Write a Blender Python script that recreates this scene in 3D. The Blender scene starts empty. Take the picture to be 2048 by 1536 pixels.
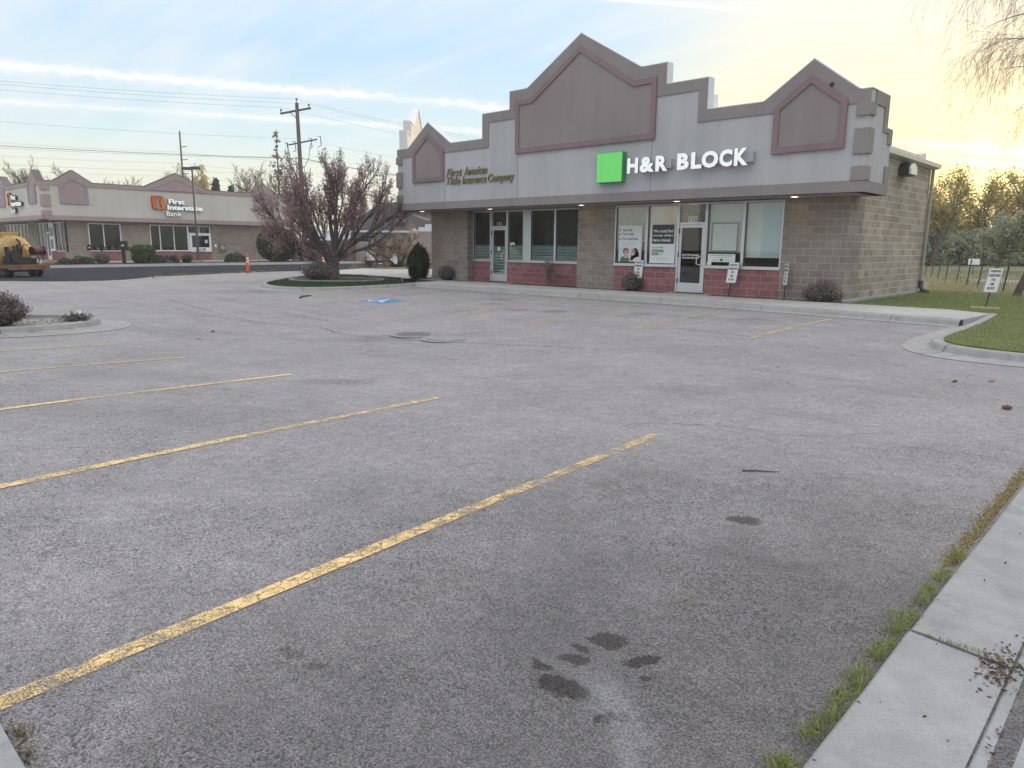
import bpy, bmesh, math, random
import numpy as np
from mathutils import Vector, Matrix
from mathutils.geometry import tessellate_polygon
R = math.radians
random.seed(7)
SC = bpy.context.scene
COL = SC.collection
EYE = 1.42                      # camera height above the shop floor (z = 0)

# ------------------------------------------------------------------ tagging
def tag(o, label=None, cat=None, group=None, kind=None):
    if label: o['label'] = label
    if cat: o['category'] = cat
    if group: o['group'] = group
    if kind: o['kind'] = kind
    return o

def thing(name, label, cat, loc=(0, 0, 0), rz=0.0, group=None):
    o = bpy.data.objects.new(name, None)
    COL.objects.link(o)
    o.location = loc
    o.rotation_euler = (0, 0, rz)
    o.empty_display_size = 0.2
    return tag(o, label, cat, group)

def dup(root, loc, rz=None, label=None, group=None, scale=None):
    def cp(o, parent):
        c = o.copy()
        COL.objects.link(c)
        c.parent = parent
        for ch in o.children:
            cp(ch, c)
        return c
    r = cp(root, None)
    r.location = loc
    if rz is not None: r.rotation_euler = (root.rotation_euler[0], root.rotation_euler[1], rz)
    if scale is not None: r.scale = (scale, scale, scale) if not isinstance(scale, tuple) else scale
    if label: r['label'] = label
    if group: r['group'] = group
    return r

# ------------------------------------------------------------------ mesh builder
def wpos(o):
    p = Vector((0, 0, 0))
    while o is not None:
        p += Vector(o.location)
        o = o.parent
    return p

class MB:
    def __init__(s):
        s.v = []; s.f = []; s.m = []; s.mi = 0; s.uv = None
    def mat(s, i):
        s.mi = i; return s
    def add(s, vs, fs):
        b = len(s.v)
        s.v.extend([tuple(p) for p in vs])
        for f in fs:
            s.f.append(tuple(b + i for i in f)); s.m.append(s.mi)
        return s
    def box(s, x0, y0, z0, x1, y1, z1):
        if x0 > x1: x0, x1 = x1, x0
        if y0 > y1: y0, y1 = y1, y0
        if z0 > z1: z0, z1 = z1, z0
        vs = [(x0, y0, z0), (x1, y0, z0), (x1, y1, z0), (x0, y1, z0), (x0, y0, z1), (x1, y0, z1), (x1, y1, z1), (x0, y1, z1)]
        return s.add(vs, [(3, 2, 1, 0), (4, 5, 6, 7), (0, 1, 5, 4), (1, 2, 6, 5), (2, 3, 7, 6), (3, 0, 4, 7)])
    def rbox(s, c, size, rz=0.0, ry=0.0, rx=0.0):
        hx, hy, hz = size[0] / 2, size[1] / 2, size[2] / 2
        mt = Matrix.Rotation(rz, 3, 'Z') @ Matrix.Rotation(ry, 3, 'Y') @ Matrix.Rotation(rx, 3, 'X')
        vs = []
        for x, y, z in ((-1, -1, -1), (1, -1, -1), (1, 1, -1), (-1, 1, -1), (-1, -1, 1), (1, -1, 1), (1, 1, 1), (-1, 1, 1)):
            p = mt @ Vector((x * hx, y * hy, z * hz))
            vs.append((c[0] + p.x, c[1] + p.y, c[2] + p.z))
        return s.add(vs, [(3, 2, 1, 0), (4, 5, 6, 7), (0, 1, 5, 4), (1, 2, 6, 5), (2, 3, 7, 6), (3, 0, 4, 7)])
    def quad(s, a, b, c, d):
        return s.add([a, b, c, d], [(0, 1, 2, 3)])
    def prism(s, poly, fn, d0, d1, back=True):
        """extrude a 2-D outline; fn(a, b, d) -> xyz"""
        n = len(poly)
        tris = tessellate_polygon([[Vector((p[0], p[1], 0)) for p in poly]])
        vs = [fn(a, b, d0) for a, b in poly] + [fn(a, b, d1) for a, b in poly]
        fs = [tuple(t) for t in tris]
        if back: fs += [tuple(n + i for i in reversed(t)) for t in tris]
        fs += [(i, (i + 1) % n, n + (i + 1) % n, n + i) for i in range(n)]
        return s.add(vs, fs)
    def ring(s, outer, inner, fn, d0, d1):
        n = len(outer)
        vs = [fn(a, b, d0) for a, b in outer] + [fn(a, b, d0) for a, b in inner] + \
             [fn(a, b, d1) for a, b in outer] + [fn(a, b, d1) for a, b in inner]
        fs = []
        for i in range(n):
            j = (i + 1) % n
            fs += [(i, j, n + j, n + i), (2 * n + i, 3 * n + i, 3 * n + j, 2 * n + j), (i, 2 * n + i, 2 * n + j, j), (n + i, n + j, 3 * n + j, 3 * n + i)]
        return s.add(vs, fs)
    def tube(s, pts, rad, n=8, cap=True):
        pts = [Vector(p) for p in pts]
        k = len(pts)
        if not hasattr(rad, '__len__'): rad = [rad] * k
        vs = []; fs = []
        up = None
        for i, p in enumerate(pts):
            t = (pts[min(i + 1, k - 1)] - pts[max(i - 1, 0)])
            if t.length < 1e-9: t = Vector((0, 0, 1))
            t.normalize()
            if up is None:
                up = Vector((0, 0, 1)) if abs(t.z) < 0.9 else Vector((1, 0, 0))
            x = t.cross(up)
            if x.length < 1e-6: x = t.cross(Vector((0, 1, 0)))
            x.normalize(); y = x.cross(t); up = y
            for j in range(n):
                a = 2 * math.pi * j / n
                vs.append(p + (x * math.cos(a) + y * math.sin(a)) * rad[i])
        for i in range(k - 1):
            for j in range(n):
                fs.append((i * n + j, i * n + (j + 1) % n, (i + 1) * n + (j + 1) % n, (i + 1) * n + j))
        if cap:
            fs.append(tuple(reversed(range(n)))); fs.append(tuple((k - 1) * n + j for j in range(n)))
        return s.add(vs, fs)
    def cyl(s, a, b, r, n=16):
        return s.tube([a, b], r, n)
    def lathe(s, prof, c=(0, 0, 0), axis=(0, 0, 1), n=24):
        """prof: list of (radius, height along axis)"""
        ax = Vector(axis).normalized()
        u = ax.cross(Vector((0, 0, 1)) if abs(ax.z) < 0.9 else Vector((1, 0, 0))).normalized()
        w = ax.cross(u)
        c = Vector(c); vs = []; fs = []
        for r_, h in prof:
            for j in range(n):
                a = 2 * math.pi * j / n
                vs.append(c + ax * h + (u * math.cos(a) + w * math.sin(a)) * max(r_, 1e-4))
        for i in range(len(prof) - 1):
            for j in range(n):
                fs.append((i * n + j, i * n + (j + 1) % n, (i + 1) * n + (j + 1) % n, (i + 1) * n + j))
        return s.add(vs, fs)
    def blob(s, c, rx, ry, rz, seg=14, rings=9, jit=0.0, flat=None):
        vs = []; fs = []
        for i in range(rings + 1):
            th = math.pi * i / rings
            for j in range(seg):
                ph = 2 * math.pi * j / seg
                k = 1 + random.uniform(-jit, jit)
                z = math.cos(th) * rz * k
                if flat is not None: z = max(z, flat)
                vs.append((c[0] + math.sin(th) * math.cos(ph) * rx * k, c[1] + math.sin(th) * math.sin(ph) * ry * k, c[2] + z))
        for i in range(rings):
            for j in range(seg):
                fs.append((i * seg + j, i * seg + (j + 1) % seg, (i + 1) * seg + (j + 1) % seg, (i + 1) * seg + j))
        return s.add(vs, fs)
    def build(s, name, mats, parent=None, smooth=False, local=False, kind=None, uv=True, fixn=True):
        me = bpy.data.meshes.new(name)
        V = np.array(s.v, dtype=np.float32).reshape(-1, 3)
        if not isinstance(mats, (list, tuple)): mats = [mats]
        UV = V
        off = np.zeros(3, dtype=np.float32)
        if parent is not None and not local:
            w = wpos(parent); off = np.array([w.x, w.y, w.z], dtype=np.float32)
        lens = np.array([len(f) for f in s.f], dtype=np.int32)
        loops = np.fromiter((i for f in s.f for i in f), dtype=np.int32)
        W = V - off
        me.vertices.add(len(W)); me.vertices.foreach_set('co', W.ravel())
        me.loops.add(len(loops)); me.loops.foreach_set('vertex_index', loops)
        starts = np.concatenate(([0], np.cumsum(lens)[:-1])).astype(np.int32)
        me.polygons.add(len(lens)); me.polygons.foreach_set('loop_start', starts); me.polygons.foreach_set('loop_total', lens)
        me.polygons.foreach_set('material_index', np.array(s.m, dtype=np.int32))
        me.polygons.foreach_set('use_smooth', np.full(len(lens), bool(smooth)))
        for m in mats: me.materials.append(m)
        me.update(calc_edges=True); me.validate()
        if fixn and len(lens) < 60000:
            bm = bmesh.new(); bm.from_mesh(me)
            bmesh.ops.recalc_face_normals(bm, faces=bm.faces)
            bm.to_mesh(me); bm.free()
        if uv and len(me.polygons):
            # metre-scaled box projection in world axes
            nl = len(me.loops)
            vi = np.empty(nl, dtype=np.int32); me.loops.foreach_get('vertex_index', vi)
            co = np.empty(len(me.vertices) * 3, dtype=np.float32); me.vertices.foreach_get('co', co); co = co.reshape(-1, 3) + off
            npoly = len(me.polygons)
            nr = np.empty(npoly * 3, dtype=np.float32); me.polygons.foreach_get('normal', nr); nr = np.abs(nr.reshape(-1, 3))
            lt = np.empty(npoly, dtype=np.int32); me.polygons.foreach_get('loop_total', lt)
            ax = np.repeat(np.argmax(nr, axis=1), lt)
            P = co[vi]
            uvs = np.where((ax == 0)[:, None], P[:, [1, 2]], np.where((ax == 1)[:, None], P[:, [0, 2]], P[:, [0, 1]]))
            l = me.uv_layers.new(name='UVMap')
            l.data.foreach_set('uv', uvs.astype(np.float32).ravel())
        o = bpy.data.objects.new(name, me)
        COL.objects.link(o)
        if parent is not None: o.parent = parent
        if kind: o['kind'] = kind
        return o

def fx(a, b, d): return (d, a, b)        # outline in the y-z plane
def fy(a, b, d): return (a, d, b)        # outline in the x-z plane
def fz(a, b, d): return (a, b, d)        # outline in the x-y plane

# ------------------------------------------------------------------ node helpers
class NT:
    def __init__(s, tree): s.t = tree; s.n = tree.nodes; s.l = tree.links
    def new(s, typ, **kw):
        n = s.n.new(typ)
        for k, v in kw.items(): setattr(n, k, v)
        return n
    def link(s, a, b): s.l.new(a, b)
    def val(s, sock, v):
        if isinstance(v, bpy.types.NodeSocket): s.l.new(v, sock)
        elif v is not None:
            if hasattr(sock.default_value, '__len__') and not hasattr(v, '__len__'): v = [v] * len(sock.default_value)
            if hasattr(v, '__len__') and len(sock.default_value) == 4 and len(v) == 3: v = tuple(v) + (1,)
            sock.default_value = v
    def math(s, op, a, b=None, c=None, clamp=False):
        n = s.new('ShaderNodeMath', operation=op, use_clamp=clamp)
        for i, x in enumerate((a, b, c)):
            if x is not None: s.val(n.inputs[i], x)
        return n.outputs[0]
    def vmath(s, op, a, b=None):
        n = s.new('ShaderNodeVectorMath', operation=op)
        s.val(n.inputs[0], a)
        if b is not None: s.val(n.inputs[3 if op == 'SCALE' else 1], b)
        return n.outputs['Value'] if op in ('DOT_PRODUCT', 'LENGTH', 'DISTANCE') else n.outputs[0]
    def mix(s, f, a, b, mode='MIX'):
        n = s.new('ShaderNodeMix', data_type='RGBA', blend_type=mode)
        s.val(n.inputs[0], f); s.val(n.inputs[6], a); s.val(n.inputs[7], b)
        return n.outputs[2]
    def noise(s, vec, scale, detail=3, rough=0.55, dist=0.0, fac=True):
        n = s.new('ShaderNodeTexNoise')
        if vec is not None: s.link(vec, n.inputs['Vector'])
        n.inputs['Scale'].default_value = scale; n.inputs['Detail'].default_value = detail
        n.inputs['Roughness'].default_value = rough; n.inputs['Distortion'].default_value = dist
        return n.outputs[0] if fac else n.outputs[1]
    def voro(s, vec, scale, feature='F1', out='Distance', rnd=1.0):
        n = s.new('ShaderNodeTexVoronoi', feature=feature)
        if vec is not None: s.link(vec, n.inputs['Vector'])
        n.inputs['Scale'].default_value = scale
        n.inputs['Randomness'].default_value = rnd
        return n.outputs[out]
    def ss(s, x, a, b, lo=0.0, hi=1.0):
        n = s.new('ShaderNodeMapRange', interpolation_type='SMOOTHSTEP')
        s.val(n.inputs[0], x); n.inputs[1].default_value = a; n.inputs[2].default_value = b
        n.inputs[3].default_value = lo; n.inputs[4].default_value = hi
        return n.outputs[0]
    def ramp(s, x, pts):
        n = s.new('ShaderNodeValToRGB')
        e = n.color_ramp.elements
        while len(e) < len(pts): e.new(0.5)
        for i, (p, c) in enumerate(pts):
            e[i].position = p; e[i].color = tuple(c) + (1,) if len(c) == 3 else c
        s.val(n.inputs[0], x)
        return n.outputs[0]
    def mapping(s, vec, scale=(1, 1, 1), loc=(0, 0, 0), rot=(0, 0, 0)):
        n = s.new('ShaderNodeMapping')
        s.link(vec, n.inputs[0]); n.inputs[1].default_value = loc; n.inputs[2].default_value = rot; n.inputs[3].default_value = scale
        return n.outputs[0]
    def bump(s, h, strength=0.3, dist=0.01):
        n = s.new('ShaderNodeBump')
        n.inputs['Strength'].default_value = strength; n.inputs['Distance'].default_value = dist
        s.link(h, n.inputs['Height'])
        return n.outputs[0]

def mat(name, col=(0.5, 0.5, 0.5), rough=0.7, metal=0.0, spec=0.5):
    m = bpy.data.materials.new(name); m.use_nodes = True
    b = m.node_tree.nodes['Principled BSDF']
    b.inputs['Base Color'].default_value = tuple(col) + (1,)
    b.inputs['Roughness'].default_value = rough
    b.inputs['Metallic'].default_value = metal
    b.inputs['Specular IOR Level'].default_value = spec
    return m
def nodes(m):
    t = NT(m.node_tree); return t, m.node_tree.nodes['Principled BSDF']
def pos(t): return t.new('ShaderNodeNewGeometry').outputs['Position']
def uvn(t): return t.new('ShaderNodeTexCoord').outputs['UV']

def vary(name, col, rough=0.7, amt=0.25, scale=3.0, fine=40.0, bump=0.15, metal=0.0, spec=0.4, dist=0.004, col2=None):
    """plain paint / concrete / metal with believable unevenness"""
    m = mat(name, col, rough, metal, spec); t, b = nodes(m); p = pos(t)
    n1 = t.noise(p, scale, 5, 0.6); n2 = t.noise(p, fine, 3, 0.6)
    k = t.math('ADD', t.math('MULTIPLY', n1, 0.65), t.math('MULTIPLY', n2, 0.35))
    lo = tuple(c * (1 - amt) for c in col) if col2 is None else col2
    hi = tuple(min(1, c * (1 + amt)) for c in col)
    t.link(t.ramp(k, [(0.3, lo), (0.7, hi)]), b.inputs['Base Color'])
    if bump: t.link(t.bump(n2, bump, dist), b.inputs['Normal'])
    t.link(t.ss(n1, 0.2, 0.8, max(0, rough - 0.08), min(1, rough + 0.08)), b.inputs['Roughness'])
    return m

def gz(u, v):
    return -0.18 - 0.32 * math.exp(-(((u + 12) / 9) ** 2 + ((v - 8) / 5.5) ** 2))

# ------------------------------------------------------------------ text
def text_geo(s, bold=0.0, shear=0.0, spacing=1.0, res=3):
    cu = bpy.data.curves.new('t', 'FONT')
    cu.body = s; cu.size = 1.0; cu.offset = bold; cu.shear = shear; cu.space_character = spacing
    cu.resolution_u = res; cu.fill_mode = 'BOTH'
    ob = bpy.data.objects.new('t', cu); COL.objects.link(ob)
    bpy.context.view_layer.update()
    me = bpy.data.meshes.new_from_object(ob.evaluated_get(bpy.context.evaluated_depsgraph_get()))
    V = [tuple(v.co) for v in me.vertices]; F = [tuple(p.vertices) for p in me.polygons]
    bpy.data.objects.remove(ob); bpy.data.curves.remove(cu); bpy.data.meshes.remove(me)
    return V, F

def text_mb(s, o, ax, ay, w, h=None, depth=0.0, bold=0.0, shear=0.0, spacing=1.0, mb=None, n=None, fit_all=True):
    """lay a text into the box o .. o + ax*w + ay*h; with depth it becomes a solid letter towards n"""
    V, F = text_geo(s, bold, shear, spacing)
    xs = [v[0] for v in V]; ys = [v[1] for v in V]
    x0, x1, y0, y1 = min(xs), max(xs), min(ys), max(ys)
    sx = w / (x1 - x0); sy = sx if h is None else h / (y1 - y0)
    o = Vector(o); ax = Vector(ax); ay = Vector(ay)
    n = ax.cross(ay) if n is None else Vector(n)
    P = [o + ax * ((v[0] - x0) * sx) + ay * ((v[1] - y0) * sy) for v in V]
    mb = mb or MB()
    if depth == 0:
        mb.add(P, F)
    else:
        k = len(P)
        vs = [p + n * depth for p in P] + P
        fs = list(F)
        cnt = {}
        for f in F:
            for i in range(len(f)):
                a, b = f[i], f[(i + 1) % len(f)]
                key = (min(a, b), max(a, b)); cnt.setdefault(key, []).append((a, b))
        side = [(v[0][1], v[0][0], k + v[0][0], k + v[0][1]) for v in cnt.values() if len(v) == 1]
        m0 = mb.mi
        mb.add(vs, fs); b0 = len(mb.v) - len(vs)
        mb.mi = m0 + 1
        for f in side:
            mb.f.append(tuple(b0 + i for i in f)); mb.m.append(mb.mi)
        mb.mi = m0
    return mb
HAZE = 0.0011
# ================================================================== camera, light, sky
cam = bpy.data.cameras.new('camera'); cam.sensor_width = 36; cam.sensor_fit = 'HORIZONTAL'; cam.lens = 25.4945
cam.clip_start = 0.05; cam.clip_end = 3000
co = bpy.data.objects.new('camera', cam); COL.objects.link(co); SC.camera = co
CX = Vector((0.73, 0.6834, 0.0086)).normalized(); CF = Vector((-0.6702, 0.7182, -0.187)).normalized()
CX = (CX - CF * CX.dot(CF)).normalized(); CY = CX.cross(CF)
co.matrix_world = Matrix(((CX.x, CY.x, -CF.x, 0), (CX.y, CY.y, -CF.y, 0), (CX.z, CY.z, -CF.z, EYE), (0, 0, 0, 1)))

def at(x, y, depth):
    """a point of the place given by bearing, elevation and distance, worked out once from the survey of the photo"""
    c = CF + CX * ((x - 1024) / 1450.35) - CY * ((y - 768) / 1450.35)
    return c * depth + Vector((0, 0, EYE))
SUN_EL = R(5.0); SUN_AZ = R(-9.3)
SD = Vector((math.sin(SUN_AZ) * math.cos(SUN_EL), math.cos(SUN_AZ) * math.cos(SUN_EL), math.sin(SUN_EL)))
sl = bpy.data.lights.new('sun', 'SUN'); sl.energy = 1.6; sl.angle = R(0.6); sl.color = (1.0, 0.74, 0.42)
so = bpy.data.objects.new('sun', sl); COL.objects.link(so); so.rotation_euler = (-SD).to_track_quat('-Z', 'Y').to_euler(); so.location = (0, 0, 60)

SC.view_settings.view_transform = 'Standard'; SC.view_settings.look = 'None'
SC.view_settings.exposure = 0.26; SC.view_settings.gamma = 1.0
SC.render.engine = 'CYCLES'
SC.cycles.use_denoising = True
try: SC.cycles.denoiser = 'OPENIMAGEDENOISE'
except Exception: pass
SC.cycles.adaptive_threshold = 0.02; SC.cycles.max_bounces = 6; SC.cycles.diffuse_bounces = 3; SC.cycles.glossy_bounces = 3
SC.cycles.transmission_bounces = 4; SC.cycles.transparent_max_bounces = 12
SC.cycles.caustics_reflective = False; SC.cycles.caustics_refractive = False
SC.cycles.sample_clamp_indirect = 6.0

W = bpy.data.worlds.new('World'); SC.world = W; W.use_nodes = True
t = NT(W.node_tree); W.node_tree.nodes.clear()
D = t.new('ShaderNodeTexCoord').outputs['Generated']
D = t.vmath('NORMALIZE', D)
sep = t.new('ShaderNodeSeparateXYZ'); t.link(D, sep.inputs[0])
ez = sep.outputs[2]
cs = t.vmath('DOT_PRODUCT', D, tuple(SD))
sky = t.new('ShaderNodeTexSky', sky_type='NISHITA')
sky.sun_disc = False; sky.sun_elevation = SUN_EL; sky.sun_rotation = SUN_AZ; sky.air_density = 1.0; sky.dust_density = 2.0
# thin high cloud veil that evens out the dawn sky: cool away from the sun, straw yellow towards it
veil_a = t.ramp(t.math('MULTIPLY', ez, 1.6), [(0.0, (0.78, 0.71, 0.54)), (0.13, (0.77, 0.79, 0.66)), (0.21, (0.60, 0.74, 0.78)), (0.38, (0.46, 0.65, 0.82)), (0.6, (0.64, 0.73, 0.85)), (1.0, (0.80, 0.79, 0.83))])
veil_b = t.ramp(t.math('MULTIPLY', ez, 1.6), [(0.0, (0.86, 0.54, 0.17)), (0.13, (0.87, 0.76, 0.33)), (0.24, (0.83, 0.76, 0.48)), (0.38, (0.78, 0.75, 0.64)), (0.6, (0.82, 0.81, 0.80)), (1.0, (0.83, 0.81, 0.83))])
wsun = t.ss(cs, 0.855, 0.994)
base = t.mix(wsun, veil_a, veil_b)
# cirrus: streaky noise on a high flat layer
den = t.math('ADD', t.math('MAXIMUM', ez, 0.0), 0.10)
cx = t.math('DIVIDE', sep.outputs[0], den); cy = t.math('DIVIDE', sep.outputs[1], den)
cmb = t.new('ShaderNodeCombineXYZ'); t.link(cx, cmb.inputs[0]); t.link(cy, cmb.inputs[1])
cv = t.mapping(cmb.outputs[0], scale=(0.35, 1.5, 1), rot=(0, 0, R(28)))
c1 = t.noise(cv, 1.1, 7, 0.62, 0.6)
cv2 = t.mapping(cmb.outputs[0], scale=(0.9, 5.0, 1), rot=(0, 0, R(20)))
c2 = t.noise(cv2, 1.3, 6, 0.6, 0.3)
cir = t.math('MULTIPLY', t.ss(t.math('ADD', t.math('MULTIPLY', c1, 0.7), t.math('MULTIPLY', c2, 0.3)), 0.43, 0.66), 0.58)
ccol = t.mix(wsun, (0.76, 0.79, 0.83), (0.86, 0.80, 0.58))
base = t.mix(cir, base, ccol)
# contrails: bands along great circles, frayed by noise
for nrm, wid, amp, fr, lim in (((-0.1702, 0.0782, -0.9823), 0.0052, 0.85, 0.011, (0.40, 0.97)), ((-0.135, 0.0708, -0.9883), 0.0032, 0.62, 0.004, (0.30, 0.95)), ((-0.2523, 0.1787, -0.951), 0.0022, 0.7, 0.0015, (0.90, 1.2))):
    nz = t.noise(D, 26.0, 5, 0.65); nz2 = t.noise(D, 70.0, 3, 0.6)
    d = t.math('ADD', t.vmath('DOT_PRODUCT', D, nrm), t.math('MULTIPLY', t.math('SUBTRACT', nz, 0.5), fr))
    d = t.math('ADD', d, t.math('MULTIPLY', t.math('SUBTRACT', nz2, 0.5), fr * 1.15))
    q = t.math('DIVIDE', d, wid)
    g = t.math('POWER', 2.718, t.math('MULTIPLY', t.math('MULTIPLY', q, q), -1.0))
    fwd = t.ss(t.vmath('DOT_PRODUCT', D, tuple(CF)), 0.45, 0.7)
    br = t.ss(t.noise(D, 9.0, 3, 0.6), 0.25, 0.6, 0.45, 1.0)
    g = t.math('MULTIPLY', t.math('MULTIPLY', g, fwd), t.math('MULTIPLY', br, amp))
    base = t.mix(g, base, t.mix(wsun, (0.90, 0.88, 0.85), (0.96, 0.92, 0.72)))
# bright glow round the low sun
glow = t.math('POWER', t.math('MAXIMUM', cs, 0.0), 420.0)
glow2 = t.math('POWER', t.math('MAXIMUM', cs, 0.0), 40.0)
base = t.vmath('ADD', base, t.vmath('SCALE', (0.45, 0.36, 0.20), glow))
base = t.vmath('ADD', base, t.vmath('SCALE', (0.05, 0.05, 0.0), glow2))
base = t.vmath('ADD', base, t.vmath('SCALE', sky.outputs[0], 0.012))
# the sky overhead, above the picture, is the main light of the scene
base = t.vmath('SCALE', base, t.ss(ez, 0.32, 0.70, 1.0, 1.62))
bg = t.new('ShaderNodeBackground'); t.link(base, bg.inputs[0]); bg.inputs[1].default_value = 1.0
wo = t.new('ShaderNodeOutputWorld'); t.link(bg.outputs[0], wo.inputs[0])

# ================================================================== materials
def block_mat(name, c1, c2, mortar, rough_face=True, w=0.4064, h=0.2032, bumpd=0.012):
    m = mat(name, c1, 0.9, spec=0.25); t, b = nodes(m)
    uv = uvn(t); p = pos(t)
    br = t.new('ShaderNodeTexBrick'); br.offset = 0.5; br.squash = 1.0
    t.link(uv, br.inputs['Vector'])
    br.inputs['Color1'].default_value = tuple(c1) + (1,); br.inputs['Color2'].default_value = tuple(c2) + (1,)
    br.inputs['Mortar'].default_value = tuple(mortar) + (1,)
    br.inputs['Scale'].default_value = 1.0; br.inputs['Mortar Size'].default_value = 0.009; br.inputs['Mortar Smooth'].default_value = 0.2
    br.inputs['Bias'].default_value = 0.0; br.inputs['Brick Width'].default_value = w; br.inputs['Row Height'].default_value = h
    n1 = t.noise(p, 28, 5, 0.7); n2 = t.noise(p, 0.8, 4, 0.6); n3 = t.noise(p, 9, 3, 0.6)
    k = t.math('MULTIPLY', t.ss(n1, 0.2, 0.8, 0.72, 1.22), t.ss(n2, 0.25, 0.75, 0.85, 1.12))
    c = t.vmath('SCALE', br.outputs['Color'], k)
    eff = t.math('MULTIPLY', t.ss(t.noise(p, 1.7, 5, 0.7), 0.56, 0.72), 0.22)
    c = t.mix(eff, c, (0.5, 0.47, 0.43))
    t.link(c, b.inputs['Base Color'])
    inv = t.math('SUBTRACT', 1.0, br.outputs['Fac'])
    hgt = t.math('MULTIPLY', inv, t.math('ADD', 0.6, t.math('MULTIPLY', t.math('ADD', t.math('MULTIPLY', n1, 0.5), t.math('MULTIPLY', n3, 0.8)), 0.7 if rough_face else 0.12)))
    t.link(t.bump(hgt, 0.9 if rough_face else 0.5, bumpd), b.inputs['Normal'])
    return m

def stucco(name, col, streak=0.10):
    m = mat(name, col, 0.88, spec=0.25); t, b = nodes(m); p = pos(t)
    fine = t.noise(p, 220, 2, 0.6); mid = t.noise(p, 14, 4, 0.6); big = t.noise(p, 0.55, 4, 0.6)
    sp = t.mapping(p, scale=(2.6, 2.6, 0.16))
    st = t.noise(sp, 1.0, 5, 0.65)
    k = t.math('MULTIPLY', t.ss(big, 0.25, 0.75, 0.93, 1.06), t.ss(st, 0.3, 0.75, 1.0 + streak * 0.4, 1.0 - streak))
    k = t.math('MULTIPLY', k, t.ss(mid, 0.2, 0.8, 0.965, 1.035))
    t.link(t.vmath('SCALE', t.new('ShaderNodeRGB').outputs[0], k), b.inputs['Base Color'])
    for n in t.n:
        if n.type == 'RGB': n.outputs[0].default_value = tuple(col) + (1,)
    t.link(t.bump(t.math('ADD', fine, t.math('MULTIPLY', mid, 0.8)), 0.25, 0.004), b.inputs['Normal'])
    return m

M_tan = block_mat('tan_split_block', (0.33, 0.275, 0.24), (0.25, 0.205, 0.18), (0.50, 0.44, 0.40))
M_tan2 = block_mat('tan_smooth_block', (0.43, 0.365, 0.31), (0.29, 0.24, 0.20), (0.62, 0.55, 0.47), rough_face=False)
M_red = block_mat('red_split_block', (0.34, 0.155, 0.155), (0.26, 0.112, 0.115), (0.50, 0.31, 0.30))
M_grey = stucco('grey_stucco', (0.450, 0.448, 0.460), 0.09)
M_taupe = stucco('taupe_stucco', (0.27, 0.24, 0.237), 0.07)
M_mauve = stucco('mauve_stucco', (0.25, 0.175, 0.19), 0.06)
M_cap = vary('metal_cap', (0.62, 0.63, 0.64), 0.35, 0.08, 2, 30, 0.03, metal=0.3)
M_soffit = stucco('soffit_stucco', (0.36, 0.33, 0.33), 0.03)
M_membrane = stucco('roof_membrane', (0.74, 0.70, 0.62), 0.10)
M_alu = vary('silver_aluminium', (0.68, 0.69, 0.71), 0.38, 0.08, 2, 30, 0.02, metal=0.55)
M_alud = vary('dark_gasket', (0.03, 0.03, 0.032), 0.6, 0.2)  # near-black tone of window gaskets and paving joints
M_white = vary('white_paint', (0.80, 0.80, 0.79), 0.5, 0.05, 2, 30, 0.03)
M_black = vary('black_metal', (0.022, 0.022, 0.024), 0.5, 0.3, 4, 40, 0.1)
M_darkgrey = vary('dark_grey_metal', (0.075, 0.075, 0.08), 0.5, 0.2, 4, 40, 0.08)
M_conc = None

def concrete(name, col, joints=None, dirt=0.25):
    m = mat(name, col, 0.9, spec=0.25); t, b = nodes(m); p = pos(t)
    fine = t.noise(p, 160, 3, 0.65); mid = t.noise(p, 6, 5, 0.65); big = t.noise(p, 0.7, 4, 0.6); spk = t.voro(p, 90)
    k = t.math('MULTIPLY', t.ss(mid, 0.25, 0.75, 0.88, 1.10), t.ss(big, 0.3, 0.7, 0.90, 1.06))
    k = t.math('MULTIPLY', k, t.ss(fine, 0.15, 0.85, 0.80, 1.20))
    c = t.vmath('SCALE', tuple(col), k)
    dk = t.math('MULTIPLY', t.ss(t.noise(p, 2.3, 6, 0.7), 0.52, 0.72), dirt)
    c = t.mix(dk, c, tuple(x * 0.5 for x in col))
    pits = t.math('MULTIPLY', t.ss(spk, 0.16, 0.05), t.ss(t.noise(p, 40, 2), 0.5, 0.6))
    c = t.mix(t.math('MULTIPLY', pits, 0.5), c, (0.09, 0.085, 0.08))
    t.link(c, b.inputs['Base Color'])
    t.link(t.bump(t.math('ADD', fine, t.math('MULTIPLY', mid, 0.6)), 0.35, 0.004), b.inputs['Normal'])
    return m
M_conc = concrete('pale_concrete', (0.43, 0.42, 0.40))
M_kerb = concrete('kerb_concrete', (0.325, 0.32, 0.31), dirt=0.55)
M_slab = concrete('kerb_slab_concrete', (0.30, 0.305, 0.303), dirt=0.45)

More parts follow.
